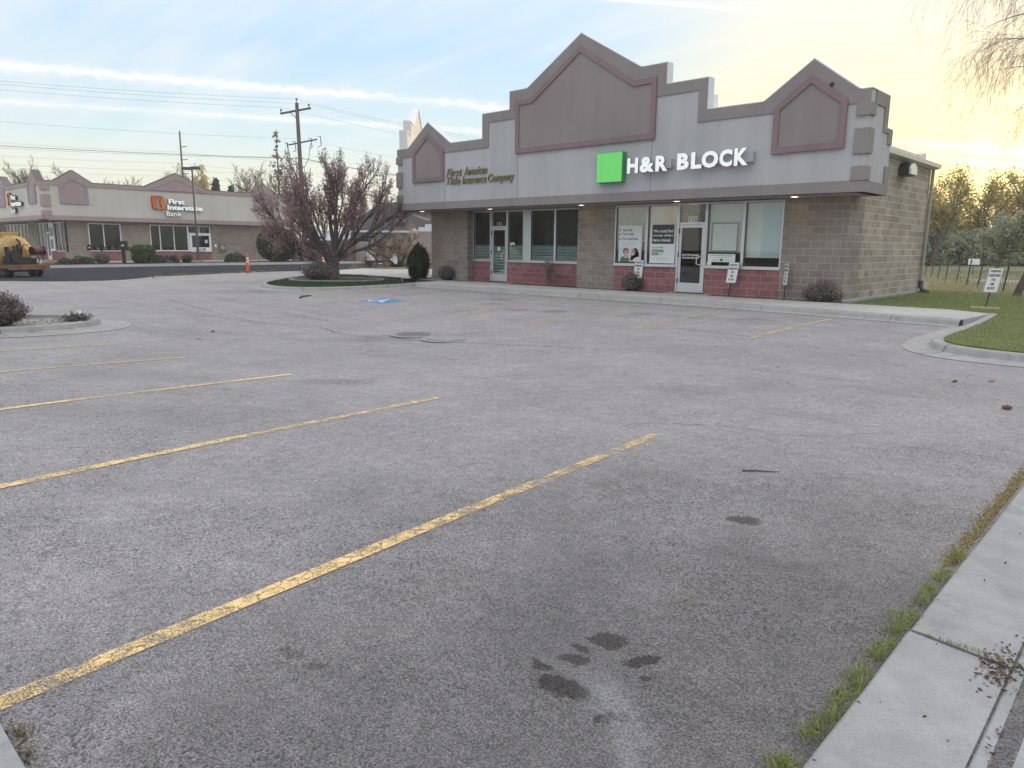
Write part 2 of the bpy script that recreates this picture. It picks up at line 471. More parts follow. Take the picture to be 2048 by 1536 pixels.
def asphalt_mat():
    m = mat('worn_asphalt', (0.2, 0.2, 0.2), 0.9, spec=0.3); t, b = nodes(m); p = pos(t)
    # aggregate
    sx = t.new('ShaderNodeSeparateXYZ'); t.link(p, sx.inputs[0])
    st = t.voro(p, 85, out='Color'); sr = t.new('ShaderNodeSeparateColor'); t.link(st, sr.inputs[0])
    sd = t.voro(p, 85)
    st2 = t.voro(p, 210, out='Color'); sr2 = t.new('ShaderNodeSeparateColor'); t.link(st2, sr2.inputs[0])
    fine = t.noise(p, 130, 4, 0.75)
    big = t.noise(p, 0.32, 5, 0.62); mid = t.noise(p, 1.9, 5, 0.65); med = t.noise(p, 11, 4, 0.7)
    c0 = t.mix(t.ss(big, 0.30, 0.70), (0.275, 0.263, 0.263), (0.310, 0.297, 0.296))
    k = t.math('MULTIPLY', t.ss(mid, 0.25, 0.75, 0.91, 1.09), t.ss(med, 0.25, 0.75, 0.84, 1.14))
    k = t.math('MULTIPLY', k, t.ss(fine, 0.30, 0.70, 0.36, 1.62))
    k = t.math('MULTIPLY', k, t.ss(sr2.outputs[0], 0.0, 1.0, 0.72, 1.28))
    c = t.vmath('SCALE', c0, k)
    # pale stones standing out of the worn binder, and dark voids between them
    stone = t.math('MULTIPLY', t.ss(sr.outputs[0], 0.64, 0.78), t.ss(sd, 0.55, 0.30))
    tone = t.mix(sr.outputs[1], (0.38, 0.36, 0.34), (0.58, 0.55, 0.51))
    ston = t.math('MULTIPLY', stone, t.ss(t.noise(p, 1.1, 4, 0.6), 0.35, 0.7, 0.4, 0.95))
    c = t.mix(ston, c, tone)
    void = t.math('MULTIPLY', t.ss(sr.outputs[2], 0.80, 0.9), t.ss(t.noise(p, 0.8, 4, 0.6), 0.4, 0.65, 0.2, 0.6))
    c = t.mix(void, c, (0.045, 0.042, 0.042))
    # tyre-polished darker lanes sweeping across the lot
    tv = t.mapping(p, scale=(0.16, 0.9, 1), rot=(0, 0, R(8)))
    lane = t.math('MULTIPLY', t.ss(t.noise(tv, 1.0, 5, 0.6, 0.8), 0.52, 0.70), 0.20)
    c = t.mix(lane, c, (0.10, 0.097, 0.10))
    rad = t.vmath('DISTANCE', t.vmath('MULTIPLY', p, (1.0, 0.8, 0.0)), (-0.7, 1.6, 0.0))  # radial darkening of the colour around the camera's corner of the lot
    near_dark = t.math('MULTIPLY', t.ss(t.math('ADD', rad, t.math('MULTIPLY', t.noise(p, 0.9, 4, 0.6), 3.0)), 5.6, 2.2), 0.76)
    c = t.mix(near_dark, c, t.vmath('SCALE', c, 0.40))
    # fine cracks
    wv = t.vmath('ADD', p, t.vmath('SCALE', t.noise(p, 1.4, 4, 0.65, fac=False), 0.9))
    e1 = t.voro(wv, 0.42, 'DISTANCE_TO_EDGE')
    crk = t.math('MULTIPLY', t.ss(e1, 0.006, 0.0015), t.ss(t.noise(p, 0.22, 3, 0.5), 0.60, 0.68))
    wv2 = t.vmath('ADD', p, t.vmath('SCALE', t.noise(p, 5, 3, 0.65, fac=False), 0.16))
    e2 = t.voro(wv2, 1.9, 'DISTANCE_TO_EDGE')
    crk2 = t.math('MULTIPLY', t.ss(e2, 0.028, 0.008), t.math('MULTIPLY', t.ss(t.noise(p, 0.35, 4, 0.6), 0.60, 0.68), t.ss(sx.outputs[1], 5.0, 7.0)))
    # one long irregular crack line running with the stalls' ends
    crack = t.math('MAXIMUM', t.math('MULTIPLY', crk, 0.8), t.math('MULTIPLY', crk2, 0.6))
    c = t.mix(crack, c, (0.04, 0.038, 0.038))
    # oil drips and shallow ravelled holes where cars park
    wp = t.vmath('ADD', p, t.vmath('SCALE', t.vmath('SUBTRACT', t.noise(p, 13, 5, 0.75, fac=False), (0.5, 0.5, 0.5)), 0.15))
    wq = t.vmath('ADD', p, t.vmath('SCALE', t.vmath('SUBTRACT', t.noise(p, 1.5, 4, 0.6, fac=False), (0.5, 0.5, 0.5)), 0.9))
    pot = None
    def spot(v, x, y, rx, ry, rot, soft):
        q = t.mapping(v, loc=(-x, -y, 0))
        q = t.mapping(q, rot=(0, 0, -rot))
        q = t.mapping(q, scale=(1 / rx, 1 / ry, 0.0))
        return t.ss(t.vmath('LENGTH', q), 1.0 + soft, 1.0 - soft)
    for x, y, rx, ry, rot, s, a in ((-1.60, 2.32, .075, .055, .3, .14, .84), (-1.62, 2.12, .065, .042, 0.2, .14, .84), (-1.66, 2.20, .03, .025, 0, .14, .84),
            (-1.69, 1.99, .045, .03, .2, .14, .84), (-1.53, 1.93, .11, .058, .25, .14, .98), (-1.30, 1.91, .065, .028, .9, .14, .99), (-1.41, 2.30, .085, .030, 1.2, .14, .97),
            (-1.35, 2.20, .03, .024, .2, .14, .85), (-1.85, 4.09, .10, .075, .5, .2, .8), (-2.47, 1.35, .06, .03, .2, .4, .5), (-2.32, 1.36, .04, .025, .2, .4, .5)):
        f_ = t.math('MULTIPLY', spot(wp, x, y, rx, ry, rot, s), a)
        pot = f_ if pot is None else t.math('MAXIMUM', pot, f_)
    c = t.mix(pot, c, t.vmath('SCALE', (0.038, 0.034, 0.033), t.ss(fine, 0.3, 0.7, 0.3, 2.6)))
    oil = None
    for x, y, rx, ry, rot, a in ((-4.2, 8.3, .75, .35, .7, .35), (-8.3, 5.3, .55, .22, .7, .4), (-5.3, 1.75, .5, .28, .5, .24), (-12.2, 14.6, .35, .25, 0, .6), (-13.2, 14.3, .3, .25, .2, .55), (-15.6, 16.2, .4, .3, 0, .55),
            (-14.9, 15.0, .35, .25, .3, .5), (-10.2, 15.5, .4, .3, 0, .35), (-7.5, 16.0, .5, .3, .4, .35), (-12.0, 9.4, 1.6, .5, .9, .28), (-10.4, 3.6, 1.3, .5, .6, .20), (-7.2, 3.0, 1.5, .45, .6, .20), (-4.6, 2.6, 1.2, .4, .5, .14), (-5.0, 11.5, 2.2, .7, .3, .28), (-15.8, 6.3, 1.6, .5, .6, .3)):
        f_ = t.math('MULTIPLY', spot(wq, x, y, rx, ry, rot, .55), a)
        oil = f_ if oil is None else t.math('MAXIMUM', oil, f_)
    c = t.mix(oil, c, t.vmath('SCALE', c, 0.42))
    # pale spilt powder by the holes
    pw = t.math('MAXIMUM', spot(wp, -1.33, 1.98, .19, .07, -.55, .8), spot(wp, -1.10, 1.75, .22, .03, -.8, .8))
    pw = t.math('MAXIMUM', pw, t.math('MULTIPLY', spot(wq, -4.4, 1.25, .30, .15, .4, .7), .5))
    pw = t.math('MULTIPLY', pw, t.ss(fine, 0.35, 0.65, 0.15, 0.55))
    c = t.mix(pw, c, (0.38, 0.385, 0.39))
    t.link(c, b.inputs['Base Color'])
    t.link(t.math('SUBTRACT', 0.92, t.math('MULTIPLY', oil, 0.35)), b.inputs['Roughness'])
    hh = t.math('ADD', t.math('MULTIPLY', fine, 0.9), t.math('MULTIPLY', stone, 0.25))
    hh = t.math('SUBTRACT', hh, t.math('MULTIPLY', t.math('MAXIMUM', crack, t.math('MULTIPLY', pot, 0.6)), 1.1))
    hh = t.math('SUBTRACT', hh, t.math('MULTIPLY', void, 0.5))
    t.link(t.bump(hh, 0.8, 0.010), b.inputs['Normal'])
    return m
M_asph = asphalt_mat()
M_seal = vary('fresh_sealcoat', (0.017, 0.019, 0.027), 0.88, 0.25, 0.6, 60, 0.5, spec=0.18, dist=0.008)

def paint_mat(name, col, wear=0.5, cover=0.75):
    """worn road paint: flakes away to the asphalt below"""
    m = mat(name, col, 0.8, spec=0.3); t, b = nodes(m); p = pos(t)
    fine = t.noise(p, 120, 4, 0.75); med = t.noise(p, 9, 4, 0.7); lo = t.noise(p, 0.9, 3, 0.6)
    cr = t.voro(t.vmath('ADD', p, t.vmath('SCALE', t.noise(p, 14, 3, 0.6, fac=False), 0.10)), 11, 'DISTANCE_TO_EDGE')
    k = t.math('ADD', t.math('MULTIPLY', fine, 0.55), t.math('ADD', t.math('MULTIPLY', med, 0.30), t.math('MULTIPLY', lo, 0.45)))
    a = t.ss(k, 0.66 - 0.22 * cover + 0.16 * wear, 0.80 - 0.22 * cover + 0.16 * wear)
    a = t.math('MULTIPLY', a, t.ss(cr, 0.012, 0.05, 0.25, 1.0))
    c = t.vmath('SCALE', tuple(col), t.ss(med, 0.2, 0.8, 0.82, 1.12))
    t.link(c, b.inputs['Base Color'])
    t.link(t.bump(fine, 0.4, 0.005), b.inputs['Normal'])
    out = m.node_tree.nodes['Material Output']
    mx = t.new('ShaderNodeMixShader'); tr = t.new('ShaderNodeBsdfTransparent')
    t.link(a, mx.inputs[0]); t.link(tr.outputs[0], mx.inputs[1]); t.link(b.outputs[0], mx.inputs[2]); t.link(mx.outputs[0], out.inputs[0])
    return m
M_yel = paint_mat('yellow_road_paint', (0.76, 0.55, 0.25), 0.72, 1.0)
M_yel2 = paint_mat('faded_yellow_paint', (0.52, 0.41, 0.20), 0.60, 0.95)
M_yel3 = paint_mat('pale_hatch_paint', (0.46, 0.37, 0.25), 0.8, 0.95)
M_blue = paint_mat('blue_road_paint', (0.06, 0.27, 0.55), 0.1, 1.2)
M_wpaint = paint_mat('white_road_paint', (0.66, 0.66, 0.64), 0.35, 1.1)

def glass_mat(name, tint=(0.85, 0.88, 0.88), refl=1.0, rough=0.0):
    m = bpy.data.materials.new(name); m.use_nodes = True; t = NT(m.node_tree); t.n.clear()
    out = t.new('ShaderNodeOutputMaterial'); mx = t.new('ShaderNodeMixShader')
    gl = t.new('ShaderNodeBsdfGlossy'); gl.inputs['Roughness'].default_value = rough; gl.inputs['Color'].default_value = (0.92, 0.95, 0.96, 1)
    tr = t.new('ShaderNodeBsdfTransparent'); tr.inputs[0].default_value = tuple(tint) + (1,)
    fr = t.new('ShaderNodeFresnel'); bk = t.new('ShaderNodeNewGeometry').outputs['Backfacing']; t.link(t.math('SUBTRACT', 1.52, t.math('MULTIPLY', bk, 1.52 - 1 / 1.52)), fr.inputs[0])
    bm_ = t.bump(t.noise(pos(t), 0.7, 2, 0.5), 0.05, 0.03)
    t.link(bm_, gl.inputs['Normal'])
    k = t.math('MULTIPLY', t.math('ADD', t.math('MULTIPLY', fr.outputs[0], 1.7), 0.03), refl, clamp=True)
    k = t.math('MULTIPLY', k, t.math('SUBTRACT', 1.0, bk)); t.link(k, mx.inputs[0]); t.link(tr.outputs[0], mx.inputs[1]); t.link(gl.outputs[0], mx.inputs[2]); t.link(mx.outputs[0], out.inputs[0])
    return m
M_glass = glass_mat('window_glass', (0.97, 0.99, 0.99), 1.9)
M_glassd = glass_mat('dark_door_glass', (0.5, 0.52, 0.53))

def foliage(name, col, col2, trans=0.35, rough=0.6):
    m = bpy.data.materials.new(name); m.use_nodes = True; t = NT(m.node_tree); t.n.clear()
    out = t.new('ShaderNodeOutputMaterial'); p = pos(t)
    ri = t.new('ShaderNodeNewGeometry').outputs['Random Per Island']
    n = t.noise(p, 1.3, 3, 0.6)
    f_ = t.math('ADD', t.math('MULTIPLY', ri, 0.55), t.math('MULTIPLY', n, 0.55))
    c = t.mix(f_, col, col2)
    c = t.vmath('SCALE', c, t.ss(t.math('FRACT', t.math('MULTIPLY', ri, 7.31)), 0, 1, 0.7, 1.3))
    d = t.new('ShaderNodeBsdfPrincipled'); t.link(c, d.inputs['Base Color']); d.inputs['Roughness'].default_value = rough; d.inputs['Specular IOR Level'].default_value = 0.25
    tl = t.new('ShaderNodeBsdfTranslucent'); t.link(c, tl.inputs[0])
    mx = t.new('ShaderNodeMixShader'); mx.inputs[0].default_value = trans
    t.link(d.outputs[0], mx.inputs[1]); t.link(tl.outputs[0], mx.inputs[2]); t.link(mx.outputs[0], out.inputs[0])
    return m
M_bark = vary('grey_brown_bark', (0.13, 0.105, 0.10), 0.9, 0.35, 6, 45, 0.6, spec=0.2, dist=0.02)
M_bark2 = vary('dark_bark', (0.085, 0.07, 0.066), 0.9, 0.35, 6, 45, 0.6, spec=0.2, dist=0.02)
M_twig = vary('reddish_twig', (0.24, 0.165, 0.165), 0.85, 0.3, 2, 30, 0.0)
M_twigy = vary('straw_twig', (0.30, 0.21, 0.12), 0.85, 0.3, 2, 30, 0.0)

M_haze = bpy.data.materials.new('morning_haze'); M_haze.use_nodes = True; th_ = NT(M_haze.node_tree); th_.n.clear()
pv_ = th_.new('ShaderNodeVolumePrincipled'); pv_.inputs['Color'].default_value = (0.93, 0.92, 0.86, 1); pv_.inputs['Density'].default_value = HAZE; pv_.inputs['Anisotropy'].default_value = 0.45
oh_ = th_.new('ShaderNodeOutputMaterial'); th_.link(pv_.outputs[0], oh_.inputs['Volume'])
if HAZE > 0:
    tag(MB().box(-412, -412, -1.7, 412, 412, 17).build('haze', M_haze), 'thin pale morning haze filling the air', 'haze', kind='stuff')
SC.cycles.volume_bounces = 0
# ================================================================== ground and paving
def fast_mesh(name, V, F, mats, parent=None, kind=None, smooth=False, mi=None):
    """V (n,3) array, F (m,k) index array with constant k"""
    me = bpy.data.meshes.new(name)
    V = np.asarray(V, dtype=np.float32); F = np.asarray(F, dtype=np.int32); k = F.shape[1]
    if parent is not None:
        w = wpos(parent); V = V - np.array([w.x, w.y, w.z], dtype=np.float32)
    me.vertices.add(len(V)); me.vertices.foreach_set('co', V.ravel())
    me.loops.add(F.size); me.loops.foreach_set('vertex_index', F.ravel())
    me.polygons.add(len(F)); me.polygons.foreach_set('loop_start', np.arange(len(F), dtype=np.int32) * k)
    me.polygons.foreach_set('loop_total', np.full(len(F), k, dtype=np.int32))
    me.polygons.foreach_set('use_smooth', np.full(len(F), smooth))
    if mi is not None: me.polygons.foreach_set('material_index', np.asarray(mi, dtype=np.int32))
    if not isinstance(mats, (list, tuple)): mats = [mats]
    for m in mats: me.materials.append(m)
    me.update(calc_edges=True)
    o = bpy.data.objects.new(name, me); COL.objects.link(o)
    if parent is not None: o.parent = parent
    if kind: o['kind'] = kind
    return o

gza = np.vectorize(gz)
def sheet(name, us, vs, zf, m):
    U, V = np.meshgrid(us, vs); Z = zf(U, V)
    P = np.stack([U, V, Z], -1).reshape(-1, 3); nu = len(us)
    idx = np.arange((len(vs) - 1) * nu).reshape(len(vs) - 1, nu)[:, :-1].ravel()
    F = np.stack([idx, idx + 1, idx + nu + 1, idx + nu], 1)
    return fast_mesh(name, P, F, m, kind='structure', smooth=True)

M_earth = vary('dry_earth', (0.16, 0.15, 0.09), 0.95, 0.3, 0.15, 3, 0.5, spec=0.1, dist=0.05, col2=(0.10, 0.12, 0.06))
sheet('ground', np.linspace(-405, 405, 61), np.linspace(-405, 405, 61), lambda U, V: np.full_like(U, -0.62), M_earth)
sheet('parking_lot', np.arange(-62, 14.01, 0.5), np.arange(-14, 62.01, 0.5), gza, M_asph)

# fresh black sealcoat on the drive in front of the bank
near = [(-16, -40.5), (-5, -38.5), (4, -36.8), (7.6, -36.0), (8.4, -35.1), (9.3, -34.25), (10.7, -33.95), (11.8, -34.2), (13.9, -36.6), (16.7, -37.9), (19.7, -39.2), (22, -39.6), (25.2, -39.65), (34, -40.2), (46, -41), (60, -41)]
vv = np.concatenate([np.arange(-13.5, 4, 1.0), np.arange(4, 24, 0.25), np.arange(24, 60, 1.0)])
nu_ = np.interp(vv, [a for a, b in near], [b for a, b in near])
rows = []
rng = np.random.default_rng(3)
for v_, u_ in zip(vv, nu_):
    u_ += rng.uniform(-.10, .10)
    for k in range(9):
        x = u_ + (-52.95 - u_) * k / 8
        rows.append((x, v_, gz(x, v_) + 0.007))
n9 = len(vv); idx = np.arange((n9 - 1) * 9).reshape(n9 - 1, 9)[:, :-1].ravel()
fast_mesh('drive_sealcoat', rows, np.stack([idx, idx + 9, idx + 10, idx + 1], 1), M_seal, kind='structure')

def smooth_path(pts, it=2):
    pts = [Vector((p[0], p[1])) for p in pts]
    for _ in range(it):
        q = [pts[0]]
        for a, b in zip(pts, pts[1:]): q += [a * 0.75 + b * 0.25, a * 0.25 + b * 0.75]
        q.append(pts[-1]); pts = q
    return pts
def resample(pts, step):
    out = [pts[0]]; acc = 0
    for a, b in zip(pts, pts[1:]):
        d = (b - a).length; n = max(1, int(round(d / step)))
        for i in range(1, n + 1): out.append(a + (b - a) * (i / n))
    return out
def offset(pts, d):
    out = []
    for i, p in enumerate(pts):
        tn = (pts[min(i + 1, len(pts) - 1)] - pts[max(i - 1, 0)]).normalized()
        out.append(p + Vector((-tn.y, tn.x)) * d)
    return out

def kerb(path, apron, ztop=0.14, width=0.16, it=2, step=0.35, every=3.0, name='kerb', taper=0.0):
    """left of the travel direction is the raised side; apron may be a list of (fraction, width)"""
    P = resample(smooth_path(path, it), step)
    n = len(P); L = [0]
    for a, b in zip(P, P[1:]): L.append(L[-1] + (b - a).length)
    mb = MB(); prof = []
    for i, p in enumerate(P):
        fr = L[i] / L[-1]
        ap = apron if not isinstance(apron, list) else float(np.interp(fr, [a for a, b in apron], [b for a, b in apron]))
        tn = (P[min(i + 1, n - 1)] - P[max(i - 1, 0)]).normalized(); nr = Vector((-tn.y, tn.x))
        zt = gz(p.x, p.y) + ztop
        def at(d, z): q = p + nr * d; return (q.x, q.y, z if z is not None else gz(q.x, q.y) + 0.008)
        zr = gz(p.x, p.y) + 0.02
        prof.append([at(-0.09 - ap, None), at(-0.10, zr), at(-0.06, zr + 0.015), at(-0.025, zt - 0.03), at(-0.008, zt - 0.008), at(0.02, zt), at(width, zt), at(width, zt - 0.25)])
    k = len(prof[0])
    mb.add([q for r in prof for q in r], [(i * k + j, (i + 1) * k + j, (i + 1) * k + j + 1, i * k + j + 1) for i in range(n - 1) for j in range(k - 1)])
    o = mb.build(name, M_kerb, smooth=False, kind='structure')
    # contraction joints: thin dark saw cuts
    jm = MB(); nxt = every * 0.6
    for i in range(1, n - 1):
        if L[i] >= nxt:
            nxt += every
            tn = (P[i + 1] - P[i - 1]).normalized() * 0.006
            for j in range(k - 2):
                a, b = Vector(prof[i][j]), Vector(prof[i][j + 1]); up = Vector((0, 0, 0.003)) - Vector((-tn.y, tn.x, 0)).normalized() * 0.003
                t3 = Vector((tn.x, tn.y, 0))
                jm.quad(a - t3 + up, b - t3 + up, b + t3 + up, a + t3 + up)
    if jm.f: jm.build('joint', M_alud, o, fixn=False)
    return P
PK = kerb([(-22.6, 18.3), (-20.5, 18.33), (-17.7, 18.36), (-12.9, 18.5), (-8.6, 18.42), (-5, 17.95), (-3.55, 17.72)], 0.20, every=3.1)
PR = kerb([(-3.45, 20.2), (-3.28, 17.9), (-3.24, 16.2), (-3.24, 14.6), (-3.16, 13.85), (-2.9, 13.3), (-2.25, 12.93), (-1.3, 12.8), (2, 12.7), (8, 12.7)], [(0, .22), (.25, .36), (.42, .38), (.55, .16), (1, .12)], every=4.4)
PL = kerb([(-16.1, -2), (-16.22, 2.3), (-16.26, 3.5), (-16.5, 4.3), (-16.95, 5.1), (-17.75, 5.55), (-18.4, 5.3), (-18.85, 4.5), (-19.1, 3.5), (-19.3, -2)], [(0, .3), (.3, .42), (.47, .6), (.55, .35), (.65, .1), (1, .1)], every=3.2)
PT = kerb([(-33, 20.5), (-30.5, 18.0), (-28.2, 15.6), (-26.6, 14.2), (-25.2, 13.4), (-23.7, 13.2), (-22.7, 13.75), (-22.15, 14.8), (-22.0, 16.3), (-22.3, 18.3)], [(0, .2), (.45, .35), (.55, .35), (.7, .25), (1, .2)], every=2.3)
# long kerb in front of the bank
PB = kerb([(-53.5, 60), (-53.6, 45), (-53.7, 34), (-53.6, 27), (-53.1, 21), (-52.7, 16), (-52.4, 10), (-52.0, -2)][::-1], 0.25, ztop=0.16, every=4, step=1.0)

def slab(name, poly, z, m, th=0.25, kind='structure'):
    return MB().prism(poly, fz, z, z - th).build(name, m, kind=kind)
# front walk: from the back of the kerb to the planting strip
walk = [tuple(p) for p in offset(PK, 0.16)]
slab('front_walk', walk + [(-3.42, 20.0), (-4.4, 20.62), (-11.1, 20.62), (-11.1, 21.3), (-12.7, 21.3), (-12.7, 20.62), (-19.6, 20.75), (-20.1, 21.6), (-21.4, 21.6), (-22.2, 20.75), (-23.1, 20.3)], -0.036, M_conc)
jm = MB()
for x in (-19.3, -16.2, -13.1, -10.0, -6.9):
    jm.box(x - .006, 18.75, -0.034, x + .006, 20.6, -0.0335)
jm.build('walk_joint', M_alud, kind='structure')
slab('side_walk', [(-23.1, 20.3), (-22.2, 20.75), (-24.4, 21.2), (-25.7, 20.3), (-26.3, 21.4), (-25.2, 22.4), (-27.3, 35.2), (-39.4, 34.5), (-38.2, 27.2), (-37, 25.0), (-34.8, 22.1), (-32.6, 20.9), (-29.8, 21.4)], -0.038, M_conc)
slab('back_verge', [(-36.2, 27.2), (-38.1, 27.3), (-39.3, 34.4), (-33.0, 34.6), (-33.2, 30.8)], -0.02, M_earth)
M_soil = vary('dark_mulch', (0.055, 0.043, 0.038), 0.95, 0.5, 3, 60, 0.9, spec=0.15, dist=0.03)
slab('planting_bed', [(-19.6, 20.76), (-19.0, 21.5), (-12.7, 21.2), (-12.7, 20.63)], -0.05, M_soil)
slab('planting_bed', [(-11.1, 20.63), (-11.1, 21.2), (-7.0, 21.2), (-6.9, 20.63)], -0.05, M_soil)
slab('planting_bed', [(-25.72, 20.3), (-26.25, 21.4), (-25.2, 22.3), (-22.2, 21.4), (-22.2, 20.77), (-24.3, 21.0)], -0.045, M_soil)
# island beds
M_turf = vary('turf_soil', (0.11, 0.135, 0.05), 0.95, 0.4, 2, 30, 0.5, spec=0.1, dist=0.02)
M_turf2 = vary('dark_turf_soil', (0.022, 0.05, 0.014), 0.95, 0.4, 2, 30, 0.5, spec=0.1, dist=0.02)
M_gravel = None
def gravel_mat():
    m = mat('river_gravel', (.3, .28, .25), 0.85); t, b = nodes(m); p = pos(t)
    st = t.voro(p, 16, out='Color'); sr = t.new('ShaderNodeSeparateColor'); t.link(st, sr.inputs[0]); sd = t.voro(p, 16)
    c = t.ramp(sr.outputs[0], [(0, (.16, .14, .12)), (.35, (.33, .28, .22)), (.7, (.46, .43, .38)), (1, (.24, .22, .21))])
    c = t.mix(t.ss(sd, .45, .7), c, (.05, .045, .04))
    t.link(c, b.inputs['Base Color']); t.link(t.bump(t.math('SUBTRACT', 1, sd), 1.0, .05), b.inputs['Normal']); return m
M_gravel = gravel_mat()
slab('gravel_bed', [tuple(p) for p in offset(PL, 0.15)], -0.235, M_gravel, 0.1)
tree_bed = [tuple(p) for p in offset(PT, 0.15)]
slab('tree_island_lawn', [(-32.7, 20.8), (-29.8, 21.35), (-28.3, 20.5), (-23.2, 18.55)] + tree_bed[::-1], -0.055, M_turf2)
ell = [(-26.4 + 2.0 * math.cos(a) * 0.75 - 1.5 * math.sin(a) * 0.66, 17.45 + 2.0 * math.cos(a) * 0.66 + 1.5 * math.sin(a) * 0.75) for a in np.linspace(0, 2 * math.pi, 33)[:-1]]
ell2 = [(-26.4 + (x + 26.4) * 0.93, 17.45 + (y - 17.45) * 0.93) for x, y in ell]
slab('mulch_ring', ell2, -0.03, M_soil, 0.1)
MB().ring(ell, ell2, fz, 0.005, -0.12).build('mulch_edging', M_kerb, kind='structure')
# bank frontage
slab('bank_planting_strip', [(-53.6, -2), (-53.85, 10), (-54.4, 24), (-54.9, 36), (-54.9, 60), (-59.0, 60), (-59.0, -2)], -0.045, vary('bark_mulch', (0.10, 0.085, 0.075), 0.95, 0.4, 2, 40, 0.6, spec=0.1, dist=0.03))
slab('bank_walk', [(-59.0, -2), (-59.0, 60), (-63.2, 60), (-63.2, 17.6), (-90, 17.6), (-90, -2)], -0.02, M_conc)
# right lawn, dry field behind it
lawn = [tuple(p) for p in offset(PR, 0.15)]
def lz(U, V): return -0.075 + 0.035 * np.clip((V - 13) / 8, 0, 1) + 0.0 * U
slab('lawn', [(-3.42, 20.05), (-4.4, 20.62), (-7.0, 20.63), (-7.0, 30.5), (14, 30.5), (14, 12.95)] + lawn[::-1][1:-1], -0.06, M_turf, 0.3)
M_field = vary('dry_field_grass', (0.20, 0.185, 0.11), 0.95, 0.3, 0.35, 4, 0.7, spec=0.1, dist=0.08, col2=(0.115, 0.13, 0.07))
sheet('dry_field', np.arange(-40, 60.1, 2.0), np.arange(30.2, 170, 2.0), lambda U, V: -0.09 + 0.10 * np.sin(U * .21) * np.sin(V * .17) * np.clip((V - 32) / 10, 0, 1) + np.clip((V - 60) * .008, 0, 1), M_field)

# kerb slab where the photographer stands
def gslab(u0, u1, v0, v1, z0, z1, m=M_slab, step=0.5, name='kerb_slab'):
    vs = np.arange(v0, v1 + 1e-6, (v1 - v0) / max(1, round((v1 - v0) / step)))
    mb = MB(); rows = []
    rr = random.Random(int(v0 * 100) + 5)
    for v_ in vs:
        w = rr.uniform(-.004, .004)
        b = gz(-0.7, v_)
        rows.append([(u0 + w, v_, b - .1), (u0 + w, v_, b + z0 - .012), (u0 + .012 + w, v_, b + z0), (u0 * .5 + u1 * .5, v_, b + (z0 + z1) / 2), (u1, v_, b + z1), (u1, v_, b - .15)])
    k = 6
    mb.add([q for r in rows for q in r], [(i * k + j, i * k + j + 1, (i + 1) * k + j + 1, (i + 1) * k + j) for i in range(len(rows) - 1) for j in range(k - 1)])
    mb.add(rows[0], [tuple(range(k))]); mb.add(rows[-1], [tuple(reversed(range(k)))])
    return mb.build(name, m, kind='structure')
joints = [-1.5, 0.3, 3.25, 6.35, 9.4, 12.4]
for a, b in zip(joints, joints[1:]):
    gslab(-0.70, -0.33, a + .012, b - .012, 0.035, 0.012)
    gslab(-0.33, -0.235, a + .006, b - .006, 0.010, -0.004, name='gutter_line')
    gslab(-0.235, 1.4, a + .004, b - .004, 0.004, 0.10)
vk = np.arange(-60, -0.9, 3.0)
for i, a in enumerate(vk):
    b = a + 3.0
    if a > -3.5: b = -0.9
    MB().box(a + .01, -1.0, -.5, b - .01, .42, gz(a, .4) + .045).build('kerb_slab', M_slab, kind='structure')

# ------------------------------------------------------------------ painted markings
def stripe(mb, a, b, w=0.10, lift=0.006, wob=0.004):
    a = Vector((a[0], a[1])); b = Vector((b[0], b[1])); L = (b - a).length; n = max(2, int(L / 0.2)); d = (b - a) / L; s = Vector((-d.y, d.x)) * (w / 2)
    vs = []
    for i in range(n + 1):
        p = a + d * (L * i / n); q = random.uniform(-wob, wob)
        for sg in (1, -1):
            r = p + s * sg * (1 + q * 10)
            vs.append((r.x, r.y, gz(r.x, r.y) + lift))
    mb.add(vs, [(2 * i, 2 * i + 2, 2 * i + 3, 2 * i + 1) for i in range(n)])
    return mb
for a, b, m in (((-3.47, 5.69), (-2.90, 0.42), M_yel), ((-6.38, 5.55), (-5.68, 0.6), M_yel), ((-9.25, 5.29), (-8.50, 0.6), M_yel), ((-11.87, 4.92), (-11.2, 0.6), M_yel2), ((-14.12, 4.5), (-13.5, .6), M_yel2)):
    stripe(MB(), a, b).build('parking_line', m, kind='structure')
for a, b in (((-6.04, 13.09), (-6.11, 18.0)), ((-8.63, 12.87), (-8.9, 18.05)), ((-11.09, 12.56), (-11.5, 18.0)), ((-13.72, 12.63), (-14.25, 17.75)), ((-16.55, 12.92), (-16.95, 17.6)), ((-19.34, 12.85), (-19.84, 17.3))):
    stripe(MB(), a, b).build('parking_line', M_yel2, kind='structure')
mb = MB(); stripe(mb, (-22.3, 13.12), (-19.34, 12.79), .12)
for a, b in (((-22.0, 13.6), (-20.85, 16.1)), ((-21.35, 13.3), (-20.45, 16.5)), ((-20.75, 13.2), (-20.05, 16.6)), ((-20.15, 13.05), (-19.7, 16.4)), ((-19.72, 13.2), (-19.55, 16.3))):
    stripe(mb, a, b, .11)
mb.build('loading_hatch', M_yel3, kind='structure')
